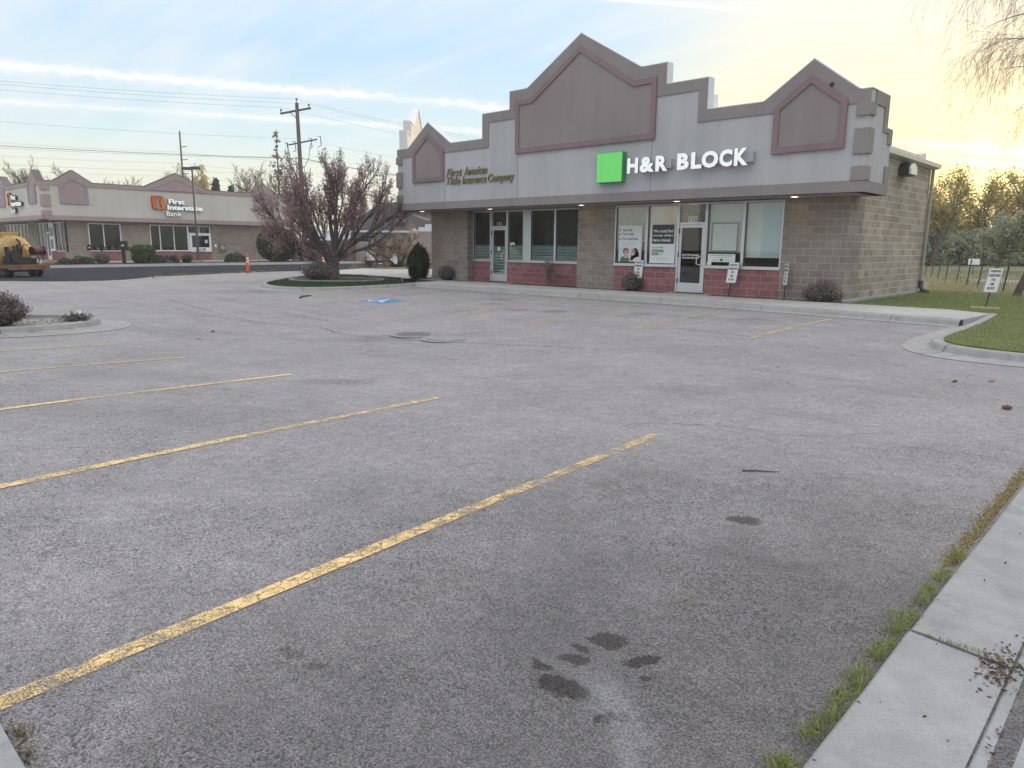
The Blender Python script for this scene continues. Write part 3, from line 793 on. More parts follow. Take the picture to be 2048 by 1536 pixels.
# accessible bay symbol
q = [Vector((-18.5, 13.0)), Vector((-17.4, 13.0)), Vector((-17.55, 13.98)), Vector((-18.62, 13.96))]
def onq(a, b, lift=0.006):
    p = (q[0] * (1 - a) + q[1] * a) * (1 - b) + (q[3] * (1 - a) + q[2] * a) * b
    return (p.x, p.y, gz(p.x, p.y) + lift)
mb = MB(); g_ = 6
mb.add([onq(i / g_, j / g_) for j in range(g_ + 1) for i in range(g_ + 1)], [(j * (g_ + 1) + i, j * (g_ + 1) + i + 1, (j + 1) * (g_ + 1) + i + 1, (j + 1) * (g_ + 1) + i) for j in range(g_) for i in range(g_)])
mb.build('accessible_bay_symbol', M_blue, kind='structure')
mb = MB()
def band(pts, w):
    for a, b in zip(pts, pts[1:]):
        a = Vector(a); b = Vector(b); d = (b - a).normalized(); s = Vector((-d.y, d.x)) * w / 2; a = a - d * w * .3; b = b + d * w * .3
        mb.add([onq(*(a + s), .011), onq(*(b + s), .011), onq(*(b - s), .011), onq(*(a - s), .011)], [(0, 1, 2, 3)])
band([(.40 + .24 * math.cos(a), .34 + .24 * math.sin(a)) for a in np.linspace(R(120), R(390), 16)], .075)
band([(.40, .74), (.43, .44), (.66, .42), (.76, .17), (.85, .2)], .085)
band([(.42, .60), (.64, .58)], .07)
band([(.39 + .045 * math.cos(a), .86 + .045 * math.sin(a)) for a in np.linspace(0, 2 * math.pi, 9)], .07)
mb.build('wheelchair_mark', M_wpaint, kind='structure')

# drain covers
M_pit = vary('pit_dark', (.05, .048, .048), .9, .2)
M_iron = vary('rusty_iron', (0.25, 0.24, 0.237), 0.7, 0.3, 5, 60, 0.3)
M_collar = concrete('worn_collar', (0.27, 0.26, 0.255), dirt=0.5)
def drain(c, r, label, grate):
    root = thing('drain_cover', label, 'drain cover', (c[0], c[1], gz(*c)))
    z = gz(*c)
    MB().lathe([(r + .16, .004), (r + .02, .010), (r + .02, .0)], (c[0], c[1], z), n=32).build('collar', M_collar, root)
    MB().lathe([(r + .03, .0), (r + .03, .02), (r, .02), (r, .0)], (c[0], c[1], z), n=32).build('rim', M_iron, root)
    MB().lathe([(r, .010), (.0, .010)], (c[0], c[1], z), n=32).build('pit', M_pit, root)
    mb = MB()
    if grate:
        for k in range(-4, 5):
            x = k * r / 4.6; h = math.sqrt(max(0, r * r - x * x)) * .98
            for ang in (R(35), R(125)):
                ca, sa = math.cos(ang), math.sin(ang)
                mb.rbox((c[0] - sa * x, c[1] + ca * x, z + .016), (2 * h, .035, .010), ang)
    else:
        for k in range(-6, 7):
            x = k * r / 6.6; h = math.sqrt(max(0, r * r - x * x)) * .98
            ca, sa = math.cos(R(70)), math.sin(R(70))
            mb.rbox((c[0] - sa * x, c[1] + ca * x, z + .016), (2 * h, .055, .010), R(70))
    mb.build('grating', M_iron, root)
drain((-12.08, 9.85), .36, 'round cast iron drain grate with diamond mesh in the low middle of the lot', True)
drain((-11.02, 9.85), .38, 'round iron cover with parallel bars, right beside the mesh drain grate in the lot', False)

CRACKS = [([(-8.41, 13.28), (-7.6, 13.6), (-6.86, 13.5), (-5.8, 13.2)], .035), ([(-14.6, 15.6), (-11.97, 15.9), (-10.5, 16.4), (-8.9, 17.3)], .03),
 ([(-15.2, 9.3), (-13.8, 8.9), (-12.9, 9.0), (-11.3, 9.4), (-10.1, 9.9), (-8.4, 10.2), (-7.1, 10.8)], .03), ([(-3.9, 5.9), (-3.2, 6.4), (-2.5, 6.4), (-1.9, 7.2)], .011),
 ([(-23.0, 9.0), (-21.6, 8.9), (-20.0, 8.6), (-18.9, 8.6)], .035), ([(-18.0, 8.6), (-16.5, 8.5), (-15.0, 9.0)], .03), ([(-21.5, 6.6), (-18.8, 7.5), (-17.2, 8.4), (-15.8, 8.4)], .025),
 ([(-11.8, 7.3), (-10.9, 8.0), (-9.6, 8.2), (-8.7, 8.2)], .02), ([(-27, 7), (-24.5, 9.5), (-22.8, 13.0)], .03), ([(-13.8, 8.9), (-14.4, 11.5), (-14.0, 14.5), (-15, 17)], .02), ([(-8.7, 8.2), (-8.4, 10.2)], .015)]
# old cracks running through the surface
M_crack = vary('crack_dirt', (0.060, 0.057, 0.056), 0.95, 0.3)
rc = random.Random(4)
for pth, w_ in CRACKS:
    P_ = resample(smooth_path(pth, 1), .09); mb = MB(); vs = []
    off_ = 0
    for i, a in enumerate(P_):
        tn = (P_[min(i + 1, len(P_) - 1)] - P_[max(i - 1, 0)]).normalized(); nn = Vector((-tn.y, tn.x)); off_ = off_ * .9 + rc.gauss(0, .022)
        ww = w_ * max(.04, rc.gauss(.5, .38)); c_ = a + nn * off_
        for sg in (1, -1): q_ = c_ + nn * sg * ww / 2; vs.append((q_.x, q_.y, gz(q_.x, q_.y) + .0035))
    mb.add(vs, [(2 * i, 2 * i + 2, 2 * i + 3, 2 * i + 1) for i in range(len(P_) - 1)]); mb.build('asphalt_crack', M_crack, kind='structure')
# ================================================================== the shop building
WV = 21.1; FV = 19.8; UL = -25.14; UR = -6.45
zr = lambda z: z + EYE                       # heights measured from eye level
B = thing('retail_building', 'grey stucco strip shop building with stepped gables, tan block walls and red block base', 'building', (-15.8, 21.1, 0))
LOW, S1, S2, PK_, SPK = zr(3.89), zr(4.76), zr(5.37), zr(6.745), zr(4.78)
SOF = 2.845
outline_top = [(UL, LOW), (-24.42, LOW), (-23.165, SPK), (-21.83, LOW), (-20.06, LOW), (-20.06, S1), (-18.68, S1), (-18.68, S2), (-17.86, S2), (-15.535, PK_), (-13.19, S2), (-12.29, S2), (-12.29, S1), (-10.91, S1), (-10.91, LOW), (-9.21, LOW), (-7.93, SPK), (-6.73, LOW), (UR, LOW)]
# fascia: front slab, right return, left wing
mb = MB()
mb.prism(outline_top + [(UR, SOF), (UL, SOF)], fy, FV, FV + .27)
side = [(FV + .27, SOF), (FV + .27, LOW), (21.15, LOW), (21.15, zr(3.10)), (21.62, zr(3.10)), (21.62, SOF)]
mb.prism(side, fx, UR, UR - .27)
mb.build('fascia', M_grey, B)
# bright parapet edges: the metal coping follows the outline
cp = MB()
for a, b in zip(outline_top, outline_top[1:]):
    A = Vector((a[0], 0, a[1])); Bv = Vector((b[0], 0, b[1])); d = (Bv - A); L = d.length; d.normalize(); nn = Vector((-d.z, 0, d.x))
    th = .025
    for (o0, o1) in ((A - d * (.0), Bv + d * .0),):
        ext = .024 if abs(d.x) > .3 else 0
        p = [o0 - d * ext, o1 + d * ext, o1 + d * ext + nn * th, o0 - d * ext + nn * th]
        cp.add([(v.x, FV - .022, v.z) for v in p] + [(v.x, FV + .295, v.z) for v in p], [(0, 1, 2, 3), (7, 6, 5, 4), (0, 4, 5, 1), (1, 5, 6, 2), (2, 6, 7, 3), (3, 7, 4, 0)])
cp.box(UR + .022, FV + .297, LOW, UR - .292, 21.172, LOW + .025)
cp.box(UR + .022, 21.15, zr(3.10), UR - .292, 21.175, LOW)
cp.box(UR + .022, 21.177, zr(3.10), UR - .292, 21.642, zr(3.10) + .025)
cp.build('coping', M_cap, B)
# raised taupe trim following the roof line
tz = zr(3.57); tz1 = zr(4.45)
trim = outline_top[:] + [(UR, tz), (-11.19, tz), (-11.19, tz1), (-19.75, tz1), (-19.75, tz), (UL, tz)]
trim = [(max(min(a, UR), UL), b) for a, b in trim]
mb = MB(); mb.prism(trim, fy, FV - .035, FV, back=False)
mb.build('parapet_trim', M_taupe, B)
# bottom band
mb = MB(); mb.box(UL, FV - .04, SOF - .002, UR, FV, zr(1.705))
mb.build('fascia_band', M_taupe, B)
# the right return: frame trim, band and quoins on the side face
mb = MB()
sx0, sx1 = UR, UR + .035
mb.prism([(FV + .3, LOW), (21.15, LOW), (21.15, zr(3.10)), (21.62, zr(3.10)), (21.62, zr(2.72)), (21.30, zr(2.72)), (21.30, zr(2.98)), (20.87, zr(2.98)), (20.87, tz), (FV + .3, tz)], fx, sx0, sx1)
mb.build('parapet_trim', M_taupe, B)
mb = MB(); mb.box(UR, FV - .04, SOF - .004, UR + .04, 21.62, zr(1.70)); mb.box(UR, 21.27, zr(1.7), UR + .038, 21.618, zr(2.15))
mb.build('fascia_band', M_taupe, B)
for z0, z1 in ((zr(3.27), tz), (zr(2.355), zr(2.965)), (zr(1.706), zr(2.05))):
    mb = MB(); mb.box(-6.76, FV - .065, z0, UR + .06, FV, z1); mb.box(UR, FV, z0, UR + .06, FV + .29, z1)
    mb.build('quoin', M_taupe, B)
for z0, z1 in ((zr(3.30), tz), (zr(2.36), zr(2.98)), (zr(1.706), zr(2.05))):
    MB().box(UL - .05, FV - .065, z0, -24.83, FV + .2, z1).build('quoin', M_taupe, B)
# gable panels with mauve borders
def inset(poly, d):
    out = []; n = len(poly)
    for i in range(n):
        p0, p1, p2 = Vector(poly[i - 1]), Vector(poly[i]), Vector(poly[(i + 1) % n])
        d1 = (p1 - p0).normalized(); d2 = (p2 - p1).normalized()
        n1 = Vector((-d1.y, d1.x)); n2 = Vector((-d2.y, d2.x))
        k = d / max(.3, 1 + n1.dot(n2)); out.append(tuple(p1 + (n1 + n2) * k))
    return out
def gable(poly, w=.165):
    inn = inset(poly, w)
    p = MB().prism(inn, fy, FV - .045, FV + .0, back=False).build('gable_panel', M_taupe, B)
    MB().ring(poly, inn, fy, FV - .085, FV).build('panel_border', M_mauve, p)
for cx in (-23.165, -7.94):
    gable([(cx - .95, zr(2.50)), (cx + .95, zr(2.52)), (cx + .95, zr(3.70)), (cx, zr(4.40)), (cx - .95, zr(3.70))])
gable([(-18.36, zr(3.235)), (-12.60, zr(3.235)), (-12.60, zr(5.03)), (-13.36, zr(5.00)), (-15.535, zr(6.37)), (-17.62, zr(5.03)), (-18.36, zr(5.02))])
# control joints in the stucco
for x, z0, z1 in ((-18.30, zr(1.71), zr(3.23)), (-12.72, zr(1.71), zr(3.23)), (-22.2, zr(1.71), zr(2.5))):
    MB().box(x - .006, FV - .003, z0, x + .006, FV, z1).build('control_joint', M_darkgrey, B)
# soffit, roof
mb = MB(); mb.box(UL + .02, FV + .01, SOF, UR - .02, 21.75, SOF + .08); mb.build('soffit', M_soffit, B)
mb = MB(); mb.box(-24.5, FV + .28, 4.0, -7.2, 28.6, 4.10); mb.build('roof', M_membrane, B)
# diagonal left wing: fascia running back at 45 degrees, seen from behind over the roof
wing = MB(); dv = Vector((-0.695, 0.719, 0)); dn = Vector((-0.719, -0.695, 0)); P0 = Vector((UL, FV, 0)) - dn * .02
def fw(s_, z_, d_): p = P0 + dv * s_ + dn * d_; return (p.x, p.y, z_)
wo_ = [(.42, SOF), (11.5, SOF), (11.5, LOW), (9.6, LOW), (9.6, S1), (8.2, S1), (8.2, S2), (7.4, S2), (5.25, PK_ - .30), (3.1, S2), (2.0, S2), (2.0, S1), (.62, S1), (.62, LOW), (.42, LOW)]
wing.prism(wo_, fw, -.02, -.29)
wing.build('wing_fascia', M_membrane, B)
mb = MB()
top = wo_[2:][::-1]
for a, b in zip(top, top[1:]):
    d = Vector((b[0] - a[0], b[1] - a[1])); n = Vector((-d.y, d.x)).normalized() * .03
    mb.add([fw(*p, dd) for dd in (0.02, -.33) for p in (a, b, (b[0] + n.x, b[1] + n.y), (a[0] + n.x, a[1] + n.y))], [(0, 1, 2, 3), (7, 6, 5, 4), (0, 4, 5, 1), (1, 5, 6, 2), (2, 6, 7, 3), (3, 7, 4, 0)])
mb.build('coping', M_cap, B)
mb = MB(); mb.prism([(UL + .02, 19.9), (UL + .4, 21.7), (-27.0, 25.2), (-33.2, 28.4), (-33.0, 28.0)], fz, SOF + .003, SOF + .08); mb.build('soffit', M_soffit, B)

# walls -----------------------------------------------------------------
for x0, x1 in ((-24.55, -22.30), (-16.52, -14.88)): MB().box(x0, WV, -.1, x1, 21.6, SOF).build('pier', M_tan, B)
w = MB(); w.box(-8.97, WV, -.1, -7.15, 21.598, SOF); w.box(-7.45, 21.60, -.1, -7.15, 22.25, 4.15)
w.build('corner_pier', M_tan, B)
w = MB(); w.box(-7.45, 22.25, .02, -7.155, 28.65, 4.15); w.build('side_wall', M_tan2, B)
MB().box(-24.9, 28.3, 0, -7.45, 28.64, 4.1).build('back_wall', M_tan, B); MB().prism([(-24.55, 21.6), (-24.30, 21.6), (-27.0, 28.6), (-27.3, 28.6)], fz, 0, 2.83).build('wing_wall', M_tan, B)
MB().box(-7.5, 21.15, -.3, -7.135, 28.68, 0.02).build('foundation', M_conc, B)
RV = 21.45
for x0, x1, v_ in ((-22.30, -21.27, RV), (-20.33, -16.52, RV), (-14.88, -12.42, WV + .002), (-11.42, -8.97, WV + .002)): MB().box(x0, v_, -.1, x1, v_ + .2, .80).build('red_base', M_red, B)
# header above the glazing
MB().box(-22.3, RV + .05, 2.80, -16.52, RV + .3, SOF).build('header', M_soffit, B); MB().box(-14.88, WV + .05, 2.81, -8.97, WV + .3, SOF).build('header', M_soffit, B)
# interior
M_floor = vary('office_carpet', (0.07, 0.07, 0.075), 0.95, 0.2)
M_inwall = vary('office_wall', (0.16, 0.16, 0.155), 0.9, 0.1)
mb = MB(); mb.box(-24.2, 21.7, -.05, -7.5, 28.2, 0.0); mb.build('interior_floor', M_floor, B)
for q_ in ((-24.2, 27.0, -7.5, 27.1), (-15.75, 21.75, -15.6, 27.0), (-24.3, 21.9, -24.2, 27), (-7.6, 21.9, -7.5, 27), (-20.2, 23.6, -15.8, 23.7)): MB().box(q_[0], q_[1], 0, q_[2], q_[3], 2.8).build('partition', M_inwall, B)
mb = MB(); mb.box(-24.2, 21.7, 2.8, -7.5, 27.0, 2.83); mb.build('ceiling', M_inwall, B)

# windows ---------------------------------------------------------------
M_frost = None
m = mat('frosted_film', (0.42, 0.56, 0.54), 0.6); t_, b_ = nodes(m)
uvz = t_.new('ShaderNodeSeparateXYZ'); t_.link(pos(t_), uvz.inputs[0])
zz = t_.math('SUBTRACT', uvz.outputs[2], .60)
gapw = t_.ss(zz, .35, 1.0, 0.17, 0.42)
band_ = t_.math('FRACT', t_.math('DIVIDE', zz, .115))
a_ = t_.math('MULTIPLY', t_.ss(t_.math('SUBTRACT', band_, t_.ss(zz, .2, .72, 0.34, 0.10)), -.03, .03), 0.62)
mx = t_.new('ShaderNodeMixShader'); tr = t_.new('ShaderNodeBsdfTransparent'); t_.link(a_, mx.inputs[0]); t_.link(tr.outputs[0], mx.inputs[1]); t_.link(b_.outputs[0], mx.inputs[2])
t_.link(mx.outputs[0], m.node_tree.nodes['Material Output'].inputs[0]); M_frost = m

def window(x0, x1, v, z0=.815, z1=2.805, film=False, left=.045, right=.045):
    f_ = MB(); d = .09
    f_.box(x0, v - .02, z0, x0 + left, v + d, z1); f_.box(x1 - right, v - .02, z0, x1, v + d, z1)
    f_.box(x0 + left, v - .018, z1 - .05, x1 - right, v + d, z1); f_.box(x0 + left, v - .018, z0, x1 - right, v + d, z0 + .06)
    fr = f_.build('window', M_alu, B)
    MB().box(x0 + left, v + .03, z0 + .06, x1 - right, v + .042, z1 - .05).build('pane', M_glass, fr)
    g_ = MB()
    g_.box(x0 + left, v + .004, z0 + .06, x0 + left + .012, v + .03, z1 - .05); g_.box(x1 - right - .012, v + .004, z0 + .06, x1 - right, v + .03, z1 - .05)
    g_.box(x0 + left + .012, v + .005, z1 - .062, x1 - right - .012, v + .03, z1 - .05); g_.box(x0 + left + .012, v + .005, z0 + .06, x1 - right - .012, v + .03, z0 + .07)
    g_.build('gasket', M_alud, fr)
    if film: MB().quad((x0 + left, v + .050, z0 + .06), (x1 - right, v + .050, z0 + .06), (x1 - right, v + .050, z0 + .63), (x0 + left, v + .050, z0 + .63)).build('privacy_film', M_frost, fr)
    return fr
def sill(x0, x1, v):
    MB().box(x0, v - .055, .785, x1, v + .02, .835).build('sill', M_alu, B)
window(-22.30, -21.27, RV, film=True); window(-20.33, -19.28, RV, film=True, right=.21)
window(-19.28, -17.86, RV, film=True, left=.21); window(-17.86, -16.52, RV, film=True)
window(-14.88, -13.60, WV); window(-13.60, -12.42, WV); window(-11.42, -10.18, WV); window(-10.18, -8.97, WV)
for a in ((-22.30, -21.29, RV), (-20.31, -16.52, RV), (-14.88, -12.44, WV), (-11.40, -8.97, WV)): sill(*a)
def door(x0, x1, v, glass, num, lab):
    f_ = MB(); d = .09; fw_ = .05
    f_.box(x0, v - .03, 0.0, x0 + fw_, v + d, 2.805); f_.box(x1 - fw_, v - .03, 0.0, x1, v + d, 2.805)
    f_.box(x0 + fw_, v - .028, 2.755, x1 - fw_, v + d, 2.805); f_.box(x0 + fw_, v - .028, 2.145, x1 - fw_, v + d, 2.205)
    fr = f_.build('door_frame', M_alu, B)
    MB().box(x0 + fw_, v + .03, 2.205, x1 - fw_, v + .042, 2.755).build('transom_pane', M_glass, fr)
    MB().box(x0 + fw_, v - .02, -.002, x1 - fw_, v + d, .014).build('threshold', M_alu, fr)
    l = MB(); a, b = x0 + fw_ + .006, x1 - fw_ - .006; st = .085
    l.box(a, v - .005, .02, a + st, v + .045, 2.138); l.box(b - st, v - .005, .02, b, v + .045, 2.138)
    l.box(a + st, v - .004, 2.04, b - st, v + .044, 2.138); l.box(a + st, v - .004, .02, b - st, v + .044, .30)
    lf = l.build('door', M_alu, B)
    MB().box(a + st, v + .014, .30, b - st, v + .026, 2.04).build('door_pane', glass, lf)
    h = MB(); hx = b - .05
    h.tube([(hx, v - .005, .86), (hx, v - .06, .86), (hx - .02, v - .085, .88), (hx - .14, v - .085, .90), (hx - .14, v - .085, 1.12), (hx - .02, v - .085, 1.14), (hx, v - .06, 1.16), (hx, v - .005, 1.16)], .016, 8)
    h.build('handle', M_alu, lf, smooth=True)
    for z in (.28, 1.1, 1.86): MB().box(x0 + fw_ - .006, v - .042, z, x0 + fw_ + .016, v - .006, z + .16).build('hinge', M_darkgrey, lf)
    MB().lathe([(.018, 0), (.018, .012), (.0, .014)], (hx - .01, v - .004, 1.30), (0, -1, 0), 12).build('lock', M_darkgrey, lf)
    cx = (x0 + x1) / 2; n_ = MB()
    for k, ch in enumerate(num):
        xx = cx - .165 + k * .11
        n_.mat(0); n_.box(xx, v + .020, 2.212, xx + .10, v + .024, 2.392)
        n_.mat(1); text_mb(ch, (xx + (.036 if ch == '1' else .020), v + .018, 2.235), (1, 0, 0), (0, 0, 1), (.028 if ch == '1' else .06), .134, bold=.03, mb=n_, n=(0, -1, 0))
    n_.build('house_number', [M_black, M_white] if num == '112' else [M_white, M_black], fr)
    return lf
door(-21.27, -20.33, RV, M_glass, '112', '')
door(-12.42, -11.42, WV, M_glassd, '116', '')
# film on the left door
MB().quad((-21.1, RV + .03, .30), (-20.5, RV + .03, .30), (-20.5, RV + .03, 1.40), (-21.1, RV + .03, 1.40)).build('privacy_film', M_frost, B)
M_paper = vary('white_paper', (0.78, 0.79, 0.78), 0.7, 0.03, 2, 40, 0.0)
# roller blinds behind the right hand glazing; blue and sandy tones imitate reflections
M_blind = vary('cream_roller_blind', (0.84, 0.86, 0.80), 0.85, 0.06, 1.5, 60, 0.05)
M_blind_refl_blue = vary('blue_reflection_blind', (0.58, 0.72, 0.76), 0.85, 0.06, 1.5, 60, 0.05)  # blue part of the pane's reflection, put into the blind's colour
M_blind_refl_sun = vary('sunlit_reflection_blind', (0.86, 0.74, 0.54), 0.85, 0.06, 1.5, 60, 0.05)  # blind colour imitates a sunlit wall mirrored in the pane
M_inner = vary('teal_backdrop', (0.30, 0.42, 0.42), 0.9, 0.25, 2, 8, 0.0)
def blind(x0, x1, z0, m):
    o = MB().box(x0, WV + .11, z0, x1, WV + .114, 2.76).build('blind', m, B)
    MB().box(x0, WV + .104, z0 - .025, x1, WV + .12, z0).build('hem_bar', M_white, o)
blind(-14.82, -13.66, 1.62, M_inner); blind(-13.54, -13.02, 1.22, M_blind); blind(-13.02, -12.47, 1.22, M_blind_refl_sun)
blind(-11.36, -10.24, 1.30, M_blind); blind(-10.12, -9.66, 1.16, M_blind); blind(-9.66, -9.03, 1.16, M_blind_refl_blue)
# gutter, downspout, roof upstand, wall lamp, flue, camera
mb = MB()
mb.prism([(-7.05, 4.12), (-6.93, 4.16), (-6.91, 4.27), (-6.95, 4.27), (-6.95, 4.30), (-7.16, 4.30), (-7.16, 4.12)], lambda a, b, d: (a, d, b), 21.66, 28.95)
mb.build('gutter', M_cap, B)
mb = MB(); mb.box(-7.55, 21.7, 4.30, -7.42, 28.70, 4.56)
for y in (24.6, 27.9): mb.box(-7.42, y, 4.30, -7.40, y + .03, 4.56)
mb.build('roof_upstand', M_membrane, B)
MB().box(-7.7, 28.45, 4.30, -7.38, 28.75, 4.66).build('roof_curb', M_membrane, B)
mb = MB(); mb.tube([(-7.07, 28.58, 4.14), (-7.07, 28.58, .32), (-7.05, 28.58, .18)], .055, 10)
mb.build('downspout', vary('brown_downspout', (0.36, 0.33, 0.29), 0.5, 0.1), B)
MB().tube([(-7.06, 28.58, .34), (-7.06, 28.57, .16), (-6.98, 28.54, .02), (-6.80, 28.5, -.04)], .08, 10).build('drain_elbow', M_darkgrey, B)
mb = MB(); mb.tube([(-12.41, 23, 4.0), (-12.41, 23, 6.36)], .105, 14); mb.build('flue', M_cap, B, smooth=True)
# wall pack lamp
mb = MB(); prof = []
n_ = 10
for i in range(n_ + 1):
    a = math.pi * i / n_; prof.append((25.35 - .42 * math.cos(a) * 1.0, .30 * math.sin(a)))
vs = [(-7.15, y, 4.02 - 0.0) for y, h in prof]
mb.prism([(24.98, 3.66), (25.74, 3.66), (25.74, 3.86), (25.60, 4.02), (25.36, 4.07), (25.12, 4.02), (24.98, 3.86)], fx, -7.15, -6.86)
lampb = mb.build('wall_lamp', M_black, B)
mb = MB(); mb.prism([(25.04, 3.69), (25.68, 3.69), (25.68, 3.86), (25.54, 3.98), (25.36, 4.02), (25.18, 3.98), (25.04, 3.86)], fx, -6.862, -6.80)
mb.build('lens', vary('pale_lens', (.75, .74, .70), .3, .05), lampb)
# soffit downlights: lit
M_lit = bpy.data.materials.new('lit_downlight'); M_lit.use_nodes = True; tt = NT(M_lit.node_tree); tt.n.clear()
em = tt.new('ShaderNodeEmission'); em.inputs[0].default_value = (1.0, .80, .42, 1); em.inputs[1].default_value = 9.0
oo = tt.new('ShaderNodeOutputMaterial'); tt.link(em.outputs[0], oo.inputs[0])
for x, y in ((-24.50, 20.55), (-20.62, 20.75), (-16.0, 20.6), (-12.20, 20.55), (-8.50, 20.6)):
    c = MB().lathe([(.125, 0), (.125, -.014), (.10, -.016), (.10, -.004)], (x, y, SOF), n=20).build('downlight', M_white, B)
    MB().lathe([(.10, -.008), (.0, -.008)], (x, y, SOF), n=20).build('bulb', M_lit, c)
mb = MB(); mb.lathe([(.05, 0), (.05, .05), (.0, .06)], (-7.42, FV - .035, zr(4.10)), (0, -1, 0), 12); mb.build('vent', M_black, B)

# ------------------------------------------------------------------ signs on the shop
fs = FV - .04
def gold(): return vary('aged_brass', (0.30, 0.24, 0.12), 0.45, 0.2, 3, 40, 0.05, metal=0.5)
M_gold = gold(); M_golds = vary('dark_brass_edge', (0.14, 0.11, 0.055), 0.6, 0.2)
t1 = thing('company_sign', 'two lines of slanted brass letters reading First American Title Insurance Company', 'sign', (-20.3, FV, zr(2.31)))
for s, x, z, w_, h_ in (('First', -22.06, zr(2.640), .88, .30), ('American', -21.06, zr(2.640), 1.24, .30), ('Title', -22.08, zr(2.325), .80, .29), ('Insurance', -21.16, zr(2.325), 1.30, .29), ('Company', -19.76, zr(2.245), 1.32, .37)):
    text_mb(s, (x, FV, z), (1, 0, 0), (0, 0, 1), w_, h_, depth=.05, bold=.004, shear=.25, n=(0, -1, 0)).build('lettering', [M_gold, M_golds], t1)
M_green = vary('green_acrylic', (0.16, 0.56, 0.14), 0.35, 0.06, 1.2, 20, 0.02); M_green.node_tree.nodes['Principled BSDF'].inputs['Emission Color'].default_value = (.10, .60, .12, 1); M_green.node_tree.nodes['Principled BSDF'].inputs['Emission Strength'].default_value = .35
M_greens = vary('dark_green_side', (0.06, 0.30, 0.10), 0.4, 0.1)
t2 = thing('shop_sign', 'raised white letters reading H&R BLOCK beside a bright green square', 'sign', (-12, FV, zr(2.0)))
mb = MB()
gx0, gx1, gz0, gz1, gd = -14.62, -13.63, zr(2.02), zr(2.935), .22
mb.mat(0).box(gx0 + .012, FV - gd - .006, gz0 + .012, gx1 - .012, FV - gd, gz1 - .012); mb.mat(1).box(gx0, FV - gd, gz0, gx1, FV, gz1)
gs = mb.build('green_square', [M_green, M_greens], t2)
MB().box(gx0 + .20, FV - gd - .008, gz0 + .012, gx0 + .205, FV - gd - .006, gz1 - .012).build('seam', M_greens, gs)
M_lett = vary('white_acrylic', (0.80, 0.81, 0.80), 0.35, 0.04, 2, 30, 0.0); M_lett.node_tree.nodes['Principled BSDF'].inputs['Emission Color'].default_value = (.95, 1, 1, 1); M_lett.node_tree.nodes['Principled BSDF'].inputs['Emission Strength'].default_value = .28; M_letts = vary('letter_return', (0.10, 0.105, 0.11), 0.5, 0.15)
lf = .20
def letter(ch, x, z, w_, h_):
    o = (x, FV - lf, z)
    k = text_mb(ch, o, (1, 0, 0), (0, 0, 1), w_, h_, depth=.05, bold=.048, shear=.0, n=(0, -1, 0))
    m_ = text_mb(ch, (x, FV - .05, z), (1, 0, 0), (0, 0, 1), w_, h_, depth=lf - .05, bold=.048, n=(0, -1, 0))
    k.build('letter', [M_lett, M_letts], t2)
sl_ = 0.0
for ch, x, w_ in (('H', -13.42, .40), ('&', -12.96, .52), ('R', -12.40, .42)): letter(ch, x, zr(2.245), w_, .455)
for ch, x, w_ in (('B', -11.66, .39), ('L', -11.20, .34), ('O', -10.86, .52), ('C', -10.31, .395), ('K', -9.86, .41)): letter(ch, x, zr(2.245), w_, .465)
M_race = vary('grey_raceway', (0.40, 0.41, 0.43), 0.5, 0.1, 2, 30, 0.05)
for a, b in ((-13.0, -11.93), (-11.1, -9.36)): MB().box(a, FV - .14, zr(2.34), b, FV - .002, zr(2.60)).build('raceway', M_race, t2)
MB().tube([(-11.93, FV - .05, zr(2.40)), (-11.1, FV - .05, zr(2.40))], .015, 6).build('conduit', M_race, t2)

# posters and small notices in the windows ---------------------------------
M_char = vary('charcoal_print', (0.055, 0.056, 0.055), 0.6, 0.1); M_gtxt = vary('green_print', (0.06, 0.26, 0.09), 0.6, 0.1); M_skin = vary('printed_skin', (0.56, 0.33, 0.24), 0.7, 0.1)
M_hair = vary('printed_brown_hair', (0.22, 0.11, 0.06), 0.7, 0.2); M_hair2 = vary('printed_dark_hair', (0.05, 0.03, 0.025), 0.7, 0.2); M_shirt = vary('printed_green_shirt', (0.09, 0.16, 0.12), 0.7, 0.3, 40, 90, 0); M_lip = vary('printed_red', (.45, .10, .09), .6, .1)
M_pale = vary('printed_pale_blue', (.62, .68, .72), .7, .1)
PV = WV + .022
def T(s, x, z, w_, h_, m, par, v=None, bold=.0, name='lettering'):
    v = PV - .0025 if v is None else v
    return text_mb(s, (x, v, z), (1, 0, 0), (0, 0, 1), w_, h_, bold=bold, n=(0, -1, 0)).build(name, m, par, fixn=False)
def disc(cx, cz, rx, rz_, v, mb=None, n=20, a0=0, a1=2 * math.pi):
    mb = mb or MB(); mb.add([(cx + rx * math.cos(a), v, cz + rz_ * math.sin(a)) for a in np.linspace(a0, a1, n + 1)[:-1 if a1 - a0 > 6.2 else None]], [tuple(range(n if a1 - a0 > 6.2 else n + 1))]); return mb
p1 = thing('poster', 'white window poster with a smiling boy and woman under the words Your life', 'poster', (-14.2, PV, .9))
x0, x1, z0, z1 = -14.73, -13.80, .93, 2.14
MB().box(x0, PV, z0, x1, PV + .004, z1).build('sheet', M_paper, p1)
for k, s in enumerate(('Your life.', 'Your goals.', 'Our expertise.')):
    z = 1.965 - k * .155
    T(s, x0 + .13, z - .02, (.42, .50, .66)[k], (.085, .105, .105)[k], M_char, p1, bold=.02)
    MB().box(x0 + .03, PV - .0025, z - .02, x0 + .07, PV - .001, z + .07).build('bullet', M_gtxt, p1)
T('We help you make smart', x0 + .14, 1.53, .58, .034, M_darkgrey, p1); T('choices about money', x0 + .14, 1.455, .50, .034, M_darkgrey, p1)
q1 = PV - .0012; q2 = PV - .0024; q3 = PV - .0036; q4 = PV - .0048; q5 = PV - .006
